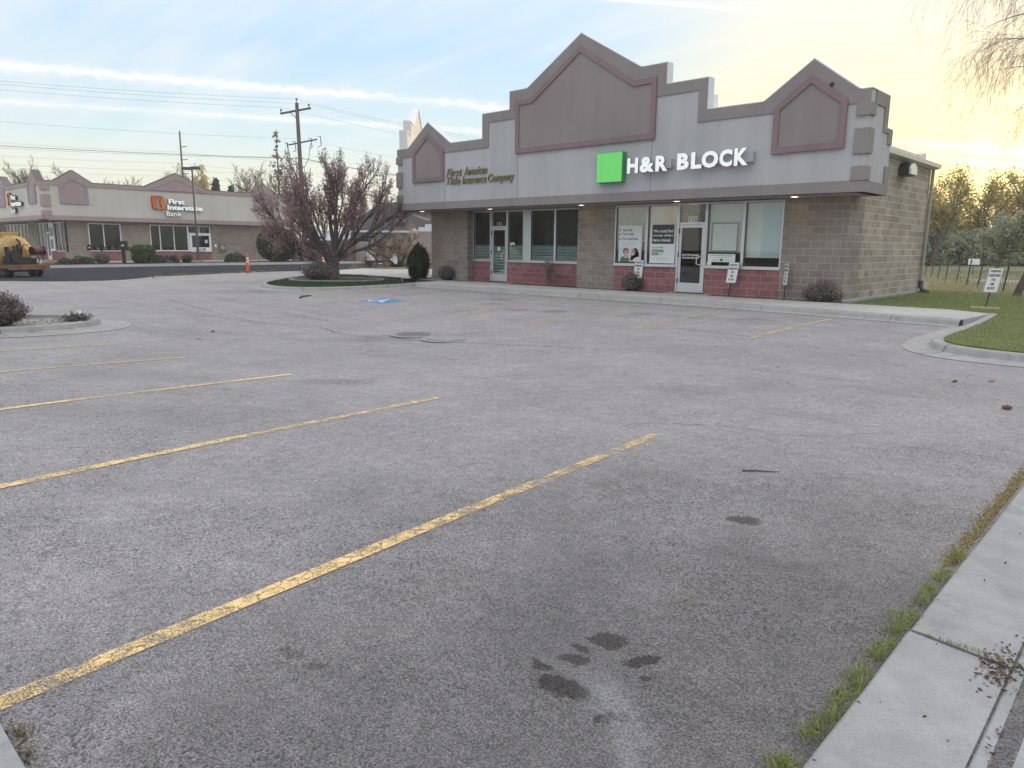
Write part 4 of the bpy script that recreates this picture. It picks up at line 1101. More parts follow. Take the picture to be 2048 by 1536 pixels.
pic = MB().box(x0, q1, z0, x1, q1 + .0008, 1.40).build('picture', M_pale, p1)
# woman
mb = MB(); disc(x0 + .68, 1.20, .135, .19, q2, mb); mb.add([(x0 + .55, q2, 1.2), (x0 + .83, q2, 1.24), (x0 + .85, q2, 1.0), (x0 + .70, q2, .935), (x0 + .48, q2, .98)], [(0, 4, 3, 2, 1)]); mb.build('dark_hair', M_hair2, pic, fixn=False)
mb = MB(); mb.add([(x0 + .55, q3 + .0006, .933), (x0 + .92, q3 + .0006, .933), (x0 + .92, q3 + .0006, 1.03), (x0 + .80, q3 + .0006, 1.10), (x0 + .66, q3 + .0006, 1.05)], [(0, 1, 2, 3, 4)]); mb.build('white_sleeve', M_paper, pic, fixn=False)
mb = MB(); disc(x0 + .60, 1.24, .085, .115, q3, mb); mb.build('woman_face', M_skin, pic, fixn=False)
mb = MB(); disc(x0 + .585, 1.195, .04, .02, q4, mb, 12); mb.build('smile', M_paper, pic, fixn=False)
# boy
mb = MB(); mb.add([(x0 + .08, q3, .933), (x0 + .46, q3, .933), (x0 + .43, q3, 1.06), (x0 + .34, q3, 1.11), (x0 + .20, q3, 1.11), (x0 + .10, q3, 1.05)], [(0, 1, 2, 3, 4, 5)]); mb.build('green_shirt', M_shirt, pic, fixn=False)
mb = MB(); disc(x0 + .31, 1.275, .125, .115, q4, mb); mb.build('boy_hair', M_hair, pic, fixn=False)
mb = MB(); disc(x0 + .33, 1.215, .10, .12, q5, mb); mb.build('boy_face', M_skin, pic, fixn=False)
mb = MB(); disc(x0 + .365, 1.165, .04, .022, q5 - .001, mb, 12); mb.build('smile', M_paper, pic, fixn=False)
mb = MB(); disc(x0 + .30, 1.09, .085, .035, q4 - .0004, mb, 14, R(180), R(360)); mb.build('collar', M_paper, pic, fixn=False)
mb = MB(); disc(x0 + .295, 1.245, .012, .012, q5 - .001, mb, 8); disc(x0 + .375, 1.245, .012, .012, q5 - .001, mb, 8); disc(x0 + .575, 1.265, .011, .011, q4, mb, 8); disc(x0 + .635, 1.27, .011, .011, q4, mb, 8); mb.build('eyes', M_hair2, pic, fixn=False)

p2 = thing('poster', 'white window poster with a charcoal top block reading We could find money others have missed', 'poster', (-13.0, PV, .9))
x0, x1, z0, z1 = -13.47, -12.52, .90, 2.17
MB().box(x0, PV, z0, x1, PV + .004, z1).build('sheet', M_paper, p2)
MB().box(x0 + .07, PV - .0012, 1.53, x1 - .05, PV - .0002, 2.15).build('charcoal_block', M_char, p2)
for k, (s, w_, h_) in enumerate((('We could find', .74, .10), ('money others', .74, .095), ('have missed.', .68, .10))): T(s, x0 + .115, 1.895 - k * .145, w_, h_, M_paper, p2, bold=.03)
T('Get your FREE', x0 + .10, 1.375, .42, .058, M_char, p2, bold=.02)
MB().box(x0 + .08, PV - .0012, 1.255, x0 + .52, PV - .0002, 1.34).build('green_bar', M_gtxt, p2); MB().box(x0 + .08, PV - .0012, 1.155, x0 + .32, PV - .0002, 1.24).build('green_bar', M_gtxt, p2)
T('Second Look', x0 + .10, 1.27, .38, .052, M_paper, p2, bold=.015); T('review', x0 + .10, 1.172, .19, .048, M_paper, p2, bold=.015); T('today.', x0 + .335, 1.168, .16, .056, M_char, p2, bold=.015)
T('See if we can find money others have missed on', x0 + .10, 1.045, .66, .026, M_darkgrey, p2); T('your return with a second look by one of us', x0 + .10, .99, .60, .026, M_darkgrey, p2)
p3 = thing('whiteboard', 'blank white panel in a thin tan frame inside the window right of the white door', 'panel', (-10.8, WV + .06, 1.2))
MB().box(-11.22, WV + .06, 1.34, -10.42, WV + .075, 2.14).build('panel', vary('glossy_white', (.80, .82, .80), .25, .02), p3)
MB().ring([(-11.27, 1.29), (-10.37, 1.29), (-10.37, 2.19), (-11.27, 2.19)], [(-11.22, 1.34), (-10.42, 1.34), (-10.42, 2.14), (-11.22, 2.14)], fy, WV + .05, WV + .08).build('frame', vary('tan_frame', (.33, .29, .22), .5, .1), p3)
p4 = thing('window_notice', 'wide white notice with a green top edge below the framed white panel', 'notice', (-10.8, PV, 1.0))
MB().box(-11.33, PV, .985, -10.41, PV + .004, 1.245).build('sheet', M_paper, p4); MB().box(-11.33, PV - .001, 1.225, -10.41, PV - .0002, 1.245).build('green_edge', M_gtxt, p4)
T('Your money works hard here.', -11.24, 1.155, .74, .045, M_char, p4, bold=.015); T('Ask us today how to put your refund to work', -11.14, 1.115, .54, .018, M_darkgrey, p4)
T('emerald', -11.16, 1.03, .20, .036, M_darkgrey, p4); MB().box(-10.92, PV - .001, 1.012, -10.82, PV - .0002, 1.09).build('green_icon', M_gtxt, p4); T('Spruce', -10.77, 1.028, .17, .04, M_darkgrey, p4)
p5 = thing('window_sticker', 'small white sticker low in the corner of the window by the white door', 'sticker', (-11.28, PV, .9))
MB().box(-11.36, PV, .885, -11.20, PV + .003, .985).build('sheet', M_paper, p5)
p6 = thing('door_lettering', 'white letters on the dark door reading drop offs available, walk ins welcome', 'lettering', (-11.9, WV + .012, 1.2))
T('DROP OFFS AVAILABLE', -12.24, 1.155, .60, .062, M_white, p6, v=WV + .011, bold=.03); T('WALK INS WELCOME', -12.24, 1.065, .60, .062, M_white, p6, v=WV + .011, bold=.03)
p7 = thing('window_sticker', 'narrow white sticker on the glass right of the dark framed left door', 'sticker', (-20.1, RV + .02, 1.45))
MB().box(-20.20, RV + .022, 1.47, -19.96, RV + .026, 1.55).build('sheet', M_paper, p7)
p8 = thing('door_sticker', 'round white seal on the glass of the left door', 'sticker', (-20.75, RV + .01, 1.3))
disc(-20.82, 1.30, .07, .085, RV + .010, n=24).build('seal', M_paper, p8, fixn=False)
mb = MB(); mb.box(-21.75, 21.30, -.036, -20.35, 21.62, -.012)
tag(mb.build('doormat', vary('dark_rubber', (.02, .019, .02), .9, .3)), 'thin dark mat on the walk at the left door', 'doormat')

# reserved parking signs
def psign(loc, rz, tilt, label, base=False, hs=1.0):
    r_ = thing('parking_sign', label, 'sign', loc, rz, 'reserved parking signs along the shop front')
    mb = MB(); ty = math.tan(tilt)
    def P(x, y, z): return (x + ty * z, y, z)
    mb.tube([P(0, .006, 0), P(0, .006, 1.02 * hs)], .017, 6); mb.build('post', M_black, r_, local=True)
    zb = .42 * hs; zt = zb + .62; hw = .155
    mb = MB(); o = [(-hw + .02, zb), (hw - .02, zb), (hw, zb + .02), (hw, zt - .02), (hw - .02, zt), (-hw + .02, zt), (-hw, zt - .02), (-hw, zb + .02)]
    mb.prism(o, lambda a, b, d: P(a, d, b), -.014, -.020); mb.build('plate', M_white, r_, local=True)
    mb = MB(); mb.ring([(-hw, zb), (hw, zb), (hw, zt), (-hw, zt)], [(-hw + .012, zb + .012), (hw - .012, zb + .012), (hw - .012, zt - .012), (-hw + .012, zt - .012)], lambda a, b, d: P(a, d, b), -.0225, -.0202); mb.build('border', M_race, r_, local=True)
    for k, (s, w_) in enumerate((('PARKING', .22), ('RESERVED', .25), ('FOR', .09), ('H&R', .09), ('BLOCK', .16))):
        z = zt - .115 - k * .108
        m2 = text_mb(s, (0, 0, 0), (1, 0, 0), (0, 0, 1), w_, .066, bold=.03, n=(0, -1, 0))
        m2.v = [P(p[0] - w_ / 2, -.0235, p[2] + z) for p in m2.v]
        m2.build('lettering', M_black, r_, local=True, fixn=False)
    if base:
        mb = MB(); mb.box(-.32, -.045, 0, .32, .045, .045); mb.build('foot_board', vary('raw_pine', (.55, .42, .24), .8, .2), r_, local=True)
    return r_
psign((-13.86, 21.0, -.05), R(16), R(4), 'white reserved parking sign rising out of a grey shrub under the posters', hs=1.0)
psign((-10.43, 20.86, -.05), R(14), R(7), 'white reserved parking sign tilted right, in front of the red base beside the white door')
psign((-8.72, 20.92, -.05), R(-48), R(6), 'white reserved parking sign turned nearly edge on, against the tan block pier')
psign((-3.88, 21.95, -.06), R(12), R(8), 'white reserved parking sign on a loose wooden foot board out on the lawn', base=True)
# ================================================================== the bank across the drive
K = .9905                                    # measured on the wall plane, fascia stands 0.6 m in front of it
BU = -63.0; BF = -62.4; BV = 16.35           # wall, fascia plane, end fascia plane
M_cream = stucco('cream_stucco', (0.60, 0.565, 0.50), 0.05)
M_pink = stucco('pink_taupe_stucco', (0.40, 0.30, 0.295), 0.06)
M_pinkd = stucco('lilac_stucco', (0.36, 0.30, 0.325), 0.06)
M_tanb = block_mat('bank_block', (0.33, 0.265, 0.22), (0.28, 0.225, 0.19), (0.36, 0.30, 0.26))
M_redb = block_mat('bank_red_block', (0.31, 0.135, 0.13), (0.26, 0.11, 0.105), (0.36, 0.19, 0.18))
M_drip = vary('brown_flashing', (0.11, 0.09, 0.09), 0.5, 0.1)
K2 = thing('bank_building', 'long cream and pink stucco bank with tan block walls across the dark drive', 'building', (-63, 26, 0))
def bz(z): return EYE + (z - EYE) * K
def by(v): return v * K
BT, BB, BTR = bz(5.85), bz(3.05), bz(5.56); BEND = by(36.6)
V1, V2, V3 = by(18.65), by(26.4), by(34.1)
btop = [(BV, BT), (by(17.31), BT), (V1, bz(6.71)), (by(19.98), BT), (by(23.85), BT), (V2, bz(7.08)), (by(28.9), BT), (by(32.75), BT), (V3, bz(6.71)), (by(35.45), BT), (BEND, BT)]
stop = [(BF, BT), (-63.35, BT), (-64.3, bz(6.71)), (-65.6, BT), (-72.0, BT), (-73.4, bz(6.71)), (-74.8, BT), (-81, BT), (-82.4, bz(6.71)), (-83.8, BT), (-90, BT)]
mb = MB(); mb.prism(btop + [(BEND, BB), (BV, BB)], fx, BF, BF - .3)
mb.prism([(a if i else a - .3, b) for i, (a, b) in enumerate(stop)] + [(-90, BB), (BF - .3, BB)], fy, BV, BV + .3)
mb.build('fascia', M_cream, K2)
def edge(mb, pts, f, d0, d1, th=.05):
    for a, b in zip(pts, pts[1:]):
        d = Vector((b[0] - a[0], b[1] - a[1])).normalized(); n = Vector((-d.y, d.x)) * th
        if n.y < 0: n = -n
        mb.add([f(*p, dd) for dd in (d0, d1) for p in (a, b, (b[0] + n.x, b[1] + n.y), (a[0] + n.x, a[1] + n.y))], [(0, 1, 2, 3), (7, 6, 5, 4), (0, 4, 5, 1), (1, 5, 6, 2), (2, 6, 7, 3), (3, 7, 4, 0)])
mb = MB(); edge(mb, btop, fx, BF + .03, BF - .5, .06); edge(mb, stop[1:], fy, BV - .03, BV + .5, .06); mb.build('coping', M_drip, K2)
mb = MB(); mb.prism(btop + [(BEND, BTR), (BV, BTR)], fx, BF + .05, BF, back=False); mb.build('parapet_trim', M_pink, K2)
mb = MB(); mb.prism(stop + [(-90, BTR), (BF, BTR)], fy, BV - .05, BV, back=False); mb.build('parapet_trim', M_pink, K2)
mb = MB(); mb.box(BF, BV - .05, BB, BF + .06, BEND, bz(3.38)); mb.box(-90, BV - .06, BB, BF + .06, BV, bz(3.38)); mb.build('fascia_band', M_pink, K2)
for z0, z1 in ((5.20, 5.55), (4.02, 4.88), (3.385, 3.72)):
    mb = MB(); mb.box(BF, BV - .08, bz(z0), BF + .08, by(17.03), bz(z1)); mb.box(BF - .3, BV - .08, bz(z0), BF, BV, bz(z1)); mb.build('quoin', M_pink, K2)
    mb = MB(); mb.box(BF, BEND - .6, bz(z0), BF + .08, BEND + .05, bz(z1)); mb.build('quoin', M_pink, K2)
def bgable(c, hw, f, d, zb=4.27, zs=5.66, zp=6.27, inward=-1):
    poly = [(c - hw, bz(zb)), (c + hw, bz(zb)), (c + hw, bz(zs)), (c, bz(zp)), (c - hw, bz(zs))]
    inn = inset(poly, .17)
    p = MB().prism(inn, f, d + .06 * inward * -1, d, back=False).build('gable_panel', M_pink, K2)
    MB().ring(poly, inn, f, d + .10 * inward * -1, d).build('panel_border', M_pinkd, p)
for c in (V1, V3): bgable(c, .96, fx, BF)
for c in (-64.62, -73.4, -82.4): bgable(c, .98, fy, BV, inward=1)
poly = [(by(24.1), bz(5.63)), (by(28.75), bz(5.63)), (V2, bz(6.74))]; inn = inset(poly, .14)
p = MB().prism(inn, fx, BF + .06, BF, back=False).build('gable_panel', M_pink, K2); MB().ring(poly, inn, fx, BF + .09, BF).build('panel_border', M_pinkd, p)
mb = MB(); mb.box(-90, BV + .02, BB + .0, BF - .02, BEND, BB + .1); mb.build('soffit', M_soffit, K2)
mb = MB(); mb.box(-88, BV + .4, 4.9, BF - .32, BEND - .1, 5.0); mb.build('roof', M_membrane, K2)
mb = MB(); mb.box(-66, by(22.3), 5.0, -64, by(23.8), bz(5.98)); mb.build('roof_unit', vary('roof_unit_grey', (.45, .45, .44), .6, .1), K2)
# walls
for q_ in ((BU - .3, 17.75, 0, BU, 19.40, BB), (BU - .3, 21.74, 0, BU, 23.97, BB), (BU - .3, 28.98, 0, BU, 36.0, BB), (-72.6, 17.75, 0, -70.35, 18.1, BB), (-90, 17.75, 0, -80.4, 18.1, BB)): MB().box(*q_).build('wall', M_tanb, K2)
for q_ in ((BU - .3, 19.40, 2.87, BU, 21.74, BB), (BU - .3, 23.97, 2.87, BU, 28.98, BB)): MB().box(*q_).build('lintel', M_tanb, K2)
for q_ in ((BU - .28, 19.40, 0, BU - .02, 21.74, .75), (BU - .28, 23.97, 0, BU - .02, 28.98, .75), (-70.35, 17.79, 0, -67.62, 18.0, .72), (-66.72, 17.79, 0, BU - .3, 18.0, .72), (-80.4, 17.79, 0, -72.6, 18.0, .72)): MB().box(*q_).build('red_base', M_redb, K2)
M_bglass = glass_mat('bank_glass', (0.30, 0.34, 0.36), 0.42)
M_bdark = vary('bank_interior', (0.035, 0.035, 0.038), 0.9, 0.2); M_curt = vary('beige_curtain', (0.22, 0.18, 0.15), 0.9, 0.2, 3, 20, 0)
mb = MB(); mb.box(BU - 1.6, 18.3, 0, BU - 1.5, 35, 3); mb.box(-82, 19.6, 0, -64.6, 19.7, 3); mb.build('interior_wall', M_bdark, K2)
for y in (21.15, 20.70, 24.25, 25.65, 26.85): MB().box(BU - .5, y, .75, BU - .46, y + .28, 2.8).build('curtain', M_curt, K2)
def bwin(v0, v1, muls, z0=.75, z1=2.87):
    f_ = MB()
    f_.box(BU - .1, v0, z0, BU + .03, v0 + .06, z1); f_.box(BU - .1, v1 - .06, z0, BU + .03, v1, z1); f_.box(BU - .1, v0, z1 - .06, BU + .028, v1, z1); f_.box(BU - .1, v0, z0 - .01, BU + .04, v1, z0 + .08)
    for y in muls: f_.box(BU - .1, y - .03, z0 + .08, BU + .027, y + .03, z1 - .06)
    fr = f_.build('window', M_white, K2)
    MB().box(BU - .06, v0 + .05, z0 + .05, BU - .045, v1 - .05, z1 - .05).build('pane', M_bglass, fr)
bwin(19.40, 21.74, (20.48,)); bwin(23.97, 27.05, (24.75, 25.87))
# teller bay
f_ = MB(); f_.box(BU - .1, 27.05, .74, BU + .03, 27.11, 2.87); f_.box(BU - .1, 28.92, .74, BU + .03, 28.98, 2.87); f_.box(BU - .1, 27.11, 2.81, BU + .028, 28.92, 2.87); f_.box(BU - .1, 27.11, 2.20, BU + .028, 28.92, 2.28); f_.box(BU - .1, 27.98, 2.28, BU + .027, 28.04, 2.81)
fr = f_.build('window', M_white, K2); MB().box(BU - .06, 27.1, 2.26, BU - .045, 28.94, 2.83).build('pane', M_bglass, fr)
tb = MB(); tb.box(BU - .2, 27.13, .70, BU + .10, 28.98, 1.08); tb.box(BU - .2, 27.13, 1.08, BU + .10, 27.32, 2.19); tb.box(BU - .2, 28.82, 1.08, BU + .10, 28.98, 2.19); tb.box(BU - .2, 27.32, 2.06, BU + .10, 28.82, 2.19)
tl = tb.build('teller_window', M_white, K2)
MB().box(BU + .0, 27.32, 1.08, BU + .02, 28.82, 2.06).build('teller_pane', glass_mat('teller_glass', (.12, .13, .14), .6), tl)
MB().box(BU - .25, 27.32, 1.08, BU - .2, 28.82, 2.06).build('teller_dark', M_bdark, tl)
d_ = MB(); d_.box(BU + .10, 27.62, .80, BU + .16, 28.42, 1.02); d_.build('cash_drawer', M_cap, tl)
d_ = MB(); d_.box(BU + .16, 27.64, .84, BU + .17, 27.74, 1.0); d_.box(BU + .16, 28.27, .84, BU + .17, 28.38, 1.0); d_.build('drawer_handle', M_black, tl)
MB().box(BU + .021, 28.45, 1.42, BU + .03, 28.70, 1.72).build('screen', vary('pale_screen', (.42, .62, .60), .4, .1), tl)
# night deposit box
nb = MB(); nb.box(BU, 29.66, .66, BU + .08, 30.30, 1.40); nd = nb.build('deposit_box', vary('bronze_box', (.16, .14, .13), .5, .15), K2)
nb = MB(); nb.box(BU + .08, 29.80, .98, BU + .09, 30.18, 1.08); nb.box(BU + .08, 29.84, 1.2, BU + .09, 30.14, 1.26); nb.build('slot', M_cap, nd)
MB().box(BU, 29.28, 1.10, BU + .06, 29.46, 1.36).build('intercom', M_white, K2)
# end storefront
def sfront(u0, u1, n, dooru=None, zb=.72):
    f_ = MB(); Y0, Y1 = 17.80, 17.92
    f_.box(u0, Y0, zb - .03, u1, Y1, zb + .05); f_.box(u0, Y0, 2.86, u1, Y1, 2.93); f_.box(u0, Y0 + .002, zb, u0 + .07, Y1, 2.9); f_.box(u1 - .07, Y0 + .002, zb, u1, Y1, 2.9)
    for k in range(1, n):
        x = u0 + (u1 - u0) * k / n
        if dooru and dooru[0] - .2 < x < dooru[1] + .2: continue
        f_.box(x - .03, Y0 + .003, zb, x + .03, Y1, 2.9)
    fr = f_.build('storefront', M_white, K2)
    MB().box(u0 + .05, 17.85, zb + .02, u1 - .05, 17.86, 2.88).build('pane', M_bglass, fr)
    return fr
sfront(-80.3, -72.65, 7)
sfront(-70.33, -63.0, 7, (-67.62, -66.72))
d_ = MB(); d_.box(-67.62, 17.74, 0, -67.55, 17.93, 2.86); d_.box(-66.79, 17.74, 0, -66.72, 17.93, 2.86); d_.box(-67.55, 17.745, 2.1, -66.79, 17.93, 2.2); d_.box(-67.55, 17.745, 0.01, -66.79, 17.9, .33); d_.box(-67.55, 17.745, .33, -67.47, 17.9, 2.1); d_.box(-66.87, 17.745, .33, -66.79, 17.9, 2.1)
dd = d_.build('door', M_white, K2); MB().box(-67.47, 17.8, .33, -66.87, 17.81, 2.1).build('pane', M_bglass, dd)
d_ = MB(); d_.box(-66.70, 17.70, .72, -65.5, 17.80, 2.9); npn = d_.build('notice_panel', M_white, K2)
MB().box(-66.55, 17.69, 1.85, -65.65, 17.70, 2.55).build('grey_notice', vary('grey_notice', (.25, .24, .25), .6, .1), npn); MB().box(-66.5, 17.69, .9, -65.8, 17.70, 1.62).build('dark_glass', vary('notice_dark', (.10, .11, .12), .4, .3, 6, 12, 0), npn)
# lights under the eaves
MB().box(BF - .35, BV - .3, BB - .12, BF + .12, BV + .25, BB + .02).build('flood_light', M_black, K2)
MB().lathe([(.09, 0), (.09, -.05), (.0, -.06)], (BF - .25, by(26.2), BB), n=12).build('eaves_light', M_white, K2)

# bank signs: red faceted I emblem and three lines of white letters
M_or = vary('orange_red_acrylic', (.72, .10, .035), .4, .08, 1.5, 20, 0); M_or2 = vary('orange_acrylic', (.80, .17, .025), .4, .06, 1.5, 20, 0)
def bsign(label, at, sc, flip=False):
    o = thing('bank_sign', label, 'sign', at(0, 0, 0), 0)
    def poly(mb, pts): mb.prism(pts, lambda a, b, d: at(a, b, d), .18, .02)
    left = [(0, .18), (.20, 0.0), (.42, 0), (.34, .12), (.26, .12), (.26, .28), (.36, .30), (.36, .78), (.26, .80), (.26, .96), (.62, .96), (.68, 1.08), (.10, 1.08), (.0, 1.0)]
    right = [(1.0, .90), (.80, 1.08), (.74, .96), (.74, .80), (.64, .78), (.64, .30), (.74, .28), (.74, .12), (.40, .12), (.34, .0), (.90, .0), (1.0, .10)]
    for pts, m in ((left, M_or), (right, M_or2)):
        mb = MB(); poly(mb, [(a * sc, b * sc) for a, b in pts]); k = len(pts)
        for i in range(len(mb.f)):
            if len(mb.f[i]) == 4: mb.m[i] = 1
        mb.build('emblem', [m, M_black], o)
    A = Vector(at(1, 0, 0)) - Vector(at(0, 0, 0)); Z = Vector(at(0, 1, 0)) - Vector(at(0, 0, 0)); N = Vector(at(0, 0, 1)) - Vector(at(0, 0, 0))
    for s, x, z, w_, h_, bo in (('First', 1.30, .46, 1.34, .40, .045), ('Interstate', 1.17, -.02, 2.95, .40, .045), ('Bank', 1.05, -.52, 1.25, .385, .012)):
        text_mb(s, Vector(at(x * sc, z * sc, .15)), A, Z, w_ * sc, h_ * sc, depth=.05, bold=bo, n=N).build('lettering', [M_lett, M_black], o)
        text_mb(s, Vector(at(x * sc, z * sc, .03)), A, Z, w_ * sc, h_ * sc, depth=.12, bold=bo, n=N).build('letter_return', [M_black, M_black], o)
    return o
bsign('red I emblem with white letters First Interstate Bank on the long side of the bank', lambda a, b, d: (BF + d, by(24.28) + a, bz(4.13) + b), .985)
bsign('red emblem and First Interstate Bank letters on the end wall, seen almost edge on', lambda a, b, d: (-71.9 * K + a, BV - d, bz(4.22) + b), .985)

# ------------------------------------------------------------------ street furniture
L = thing('street_lamp', 'dark square parking lot lamp post with a double head in front of the bank', 'lamp post', (-58.0, 25.6, -.04))
lu, lv = -58.0, 25.6
MB().box(lu - .28, lv - .28, -.1, lu + .28, lv + .28, .10).build('footing', M_kerb, L)
mb = MB(); mb.box(lu - .16, lv - .16, .10, lu + .16, lv + .16, .16); mb.tube([(lu, lv, .16), (lu, lv, 7.05)], [.105, .075], 4); mb.build('post', M_darkgrey, L)
fwd = Vector((-.6702, .7182, 0)).normalized(); rt = Vector((.7182, .6702, 0))
for s in (-1, 1):
    mb = MB(); c = Vector((lu, lv, 7.12)) + rt * .42 * s + (fwd * .25 if s < 0 else -fwd * .12)
    mb.rbox(c, (.74, .5, .20), math.atan2(rt.y, rt.x)); mb.rbox(Vector((lu, lv, 7.08)) + rt * .12 * s, (.3, .08, .08), math.atan2(rt.y, rt.x)); h_ = mb.build('lamp_head', M_darkgrey, L)
    mb = MB(); mb.rbox(c - Vector((0, 0, .105)), (.62, .4, .012), math.atan2(rt.y, rt.x)); mb.build('lens', M_cap, h_)
# mailboxes
M_mail = vary('black_mailbox', (.018, .018, .02), .45, .3, 5, 30, .05)
def mailbox(u, v, z, rz, label, big=False):
    r_ = thing('mailbox', label, 'mailbox', (u, v, z), rz, 'black mailboxes in front of the bank')
    mb = MB(); w_, l_, h_ = (.34, .55, .42) if big else (.20, .48, .24)
    pr = [(-w_ / 2, 0), (w_ / 2, 0), (w_ / 2, h_ * .55)] + [(w_ / 2 * math.cos(a), h_ * .55 + h_ * .45 * math.sin(a)) for a in np.linspace(0, math.pi, 9)[1:-1]] + [(-w_ / 2, h_ * .55)]
    if big: pr = [(-w_ / 2, 0), (w_ / 2, 0), (w_ / 2, h_), (-w_ / 2, h_)]
    mb.prism(pr, lambda a, b, d: (d, a, b), -l_ / 2, l_ / 2); mb.build('box', M_mail, r_, local=True)
    MB().box(l_ / 2, -w_ * .42, .02, l_ / 2 + .012, w_ * .42, h_ * .8).build('door', M_black, r_, local=True)
    MB().box(l_ / 2 + .012, -w_ * .2, h_ * .35, l_ / 2 + .018, w_ * .2, h_ * .48).build('number_plate', M_white, r_, local=True)
    return r_
st = thing('mailbox_stand', 'two legged black rack carrying a row of mailboxes before the bank window', 'stand', (-56.3, 18.6, -.045))
for y in (18.05, 19.42): MB().box(-56.34, y - .05, -.045, -56.24, y + .05, .86).build('leg', M_black, st)
MB().box(-56.42, 17.15, .86, -56.16, 20.05, .91).build('shelf', M_black, st)
for i, (y, lb) in enumerate(((17.32, 'large round topped black mailbox at the left end of the rack'), (17.85, 'black mailbox second from the left on the rack'), (18.35, 'black mailbox third from the left, in the middle of the rack'), (18.85, 'black mailbox second from the right on the rack'), (19.35, 'black mailbox near the right end of the rack, over its right leg'), (19.8, 'small black mailbox at the right end of the rack'))):
    mailbox(-56.29, y, .912, R(-20 + 6 * i), lb, False).scale = (1.3, 1.6, 1.5) if i == 0 else (.8, .9, .9)
r_ = mailbox(-55.6, 19.3, .80, R(-30), 'tall square black parcel mailbox on its own post beside the clipped green shrub', True)
MB().box(-.07, -.05, -.84, .06, .05, 0).build('post', M_black, r_, local=True)
for o in r_.children: pass
r_.scale = (1.25, 1.3, 1.25); r_.location = (-55.6, 19.3, 1.0)
# channelizer cones and barrier tape
M_orange = vary('faded_orange_plastic', (.78, .10, .045), .5, .12, 3, 20, .03); M_refl = vary('white_reflective', (.75, .74, .72), .4, .1)
def cone(u, v, label):
    r_ = thing('delineator', label, 'traffic cone', (u, v, gz(u, v)), 0, 'orange delineators along the fresh sealcoat')
    z = gz(u, v)
    MB().box(u - .22, v - .22, z, u + .22, v + .22, z + .05).build('base', M_black, r_)
    MB().lathe([(.085, .05), (.075, .5), (.055, .92), (.05, .95), (.02, .955), (.03, 1.0), (.035, 1.04), (.0, 1.07)], (u, v, z), n=14).build('post', M_orange, r_, smooth=True)
    for a, b in ((.56, .66), (.74, .84)):
        ra = np.interp(a, [.05, .5, .92], [.085, .075, .055]) + .004; rb = np.interp(b, [.05, .5, .92], [.085, .075, .055]) + .004
        MB().lathe([(ra, a), (rb, b)], (u, v, z), n=14).build('band', M_refl, r_)
cone(-39.11, 20.02, 'orange delineator with white bands standing alone left of the plum tree'); cone(-39.45, 25.15, 'orange delineator partly hidden behind the trunks of the plum tree')
M_tape = vary('yellow_barrier_tape', (.66, .50, .06), .5, .25, 4, 12, 0)
mb = MB()
path = smooth_path([(-34.6, 13.0), (-36.6, 14.2), (-37.6, 16.4), (-38.4, 18.4), (-39.1, 19.75), (-39.6, 20.1), (-39.2, 20.6), (-39.5, 22.2), (-41.5, 24.3), (-45.5, 27.5), (-50.3, 30.9)], 2)
for i, (a, b) in enumerate(zip(path, path[1:])):
    d = (b - a).normalized(); s = Vector((-d.y, d.x)) * .035; w = .018 * math.sin(i * 1.7)
    za, zb = gz(*a) + .015 + abs(.05 * math.sin(i * 2.1)), gz(*b) + .015 + abs(.05 * math.sin((i + 1) * 2.1))
    mb.quad((a.x + s.x, a.y + s.y, za), (b.x + s.x, b.y + s.y, zb), (b.x - s.x, b.y - s.y, zb + .03), (a.x - s.x, a.y - s.y, za + .03))
mb.tube([(-39.2 + .35 * math.cos(a) * (1 + .2 * math.sin(3 * a)), 20.1 + .35 * math.sin(a), gz(-39, 20) + .02 + .02 * math.sin(5 * a)) for a in np.linspace(0, 11, 40)], .018, 4)
tag(mb.build('barrier_tape', M_tape), 'yellow barrier tape lying on the ground round the orange delineator', 'tape')

# utility poles and wires
M_wood = vary('weathered_pole', (.13, .105, .09), .9, .3, 1.5, 30, .4)
M_wire = vary('black_wire', (.24, .24, .27), .7, .1)
pu, pv = -54.3, 32.95
UPo = thing('utility_pole', 'tall brown wooden utility pole with crossarms behind the plum tree', 'utility pole', (pu, pv, -.05))
MB().tube([(pu, pv, -.1), (pu - 1.35, pv + .6, 12.75)], [.21, .14], 12).build('post', M_wood, UPo)
def pp(z): k = z / 12.75; return Vector((pu - 1.35 * k, pv + .6 * k, z))
arm_dir = Vector((.62, .75, .0)).normalized()
mb = MB(); c = pp(12.15); mb.tube([c - arm_dir * 1.35 + Vector((0, 0, -.28)), c + arm_dir * 1.1 + Vector((0, 0, .23))], .085, 4); mb.tube([c - arm_dir * .6 + Vector((0, 0, -.15)), pp(11.45)], .03, 4); mb.build('crossarm', M_wood, UPo)
mb = MB(); c2_ = pp(9.55); mb.tube([c2_ - arm_dir * .85 + Vector((0, 0, -.15)), c2_ + arm_dir * 1.45 + Vector((0, 0, .35))], .06, 4); mb.build('crossarm', M_darkgrey, UPo)
for k, b_ in ((-1.28, c), (.95, c)):
    q_ = b_ + arm_dir * k + Vector((0, 0, .21 * k + .06)); MB().lathe([(.03, 0), (.03, .12), (.08, .14), (.08, .24), (.04, .30), (0, .3)], q_, n=10).build('insulator', M_darkgrey, UPo)
MB().lathe([(.03, -.1), (.03, .2), (.08, .22), (.08, .34), (.0, .4)], pp(12.75), n=10).build('insulator', M_darkgrey, UPo)
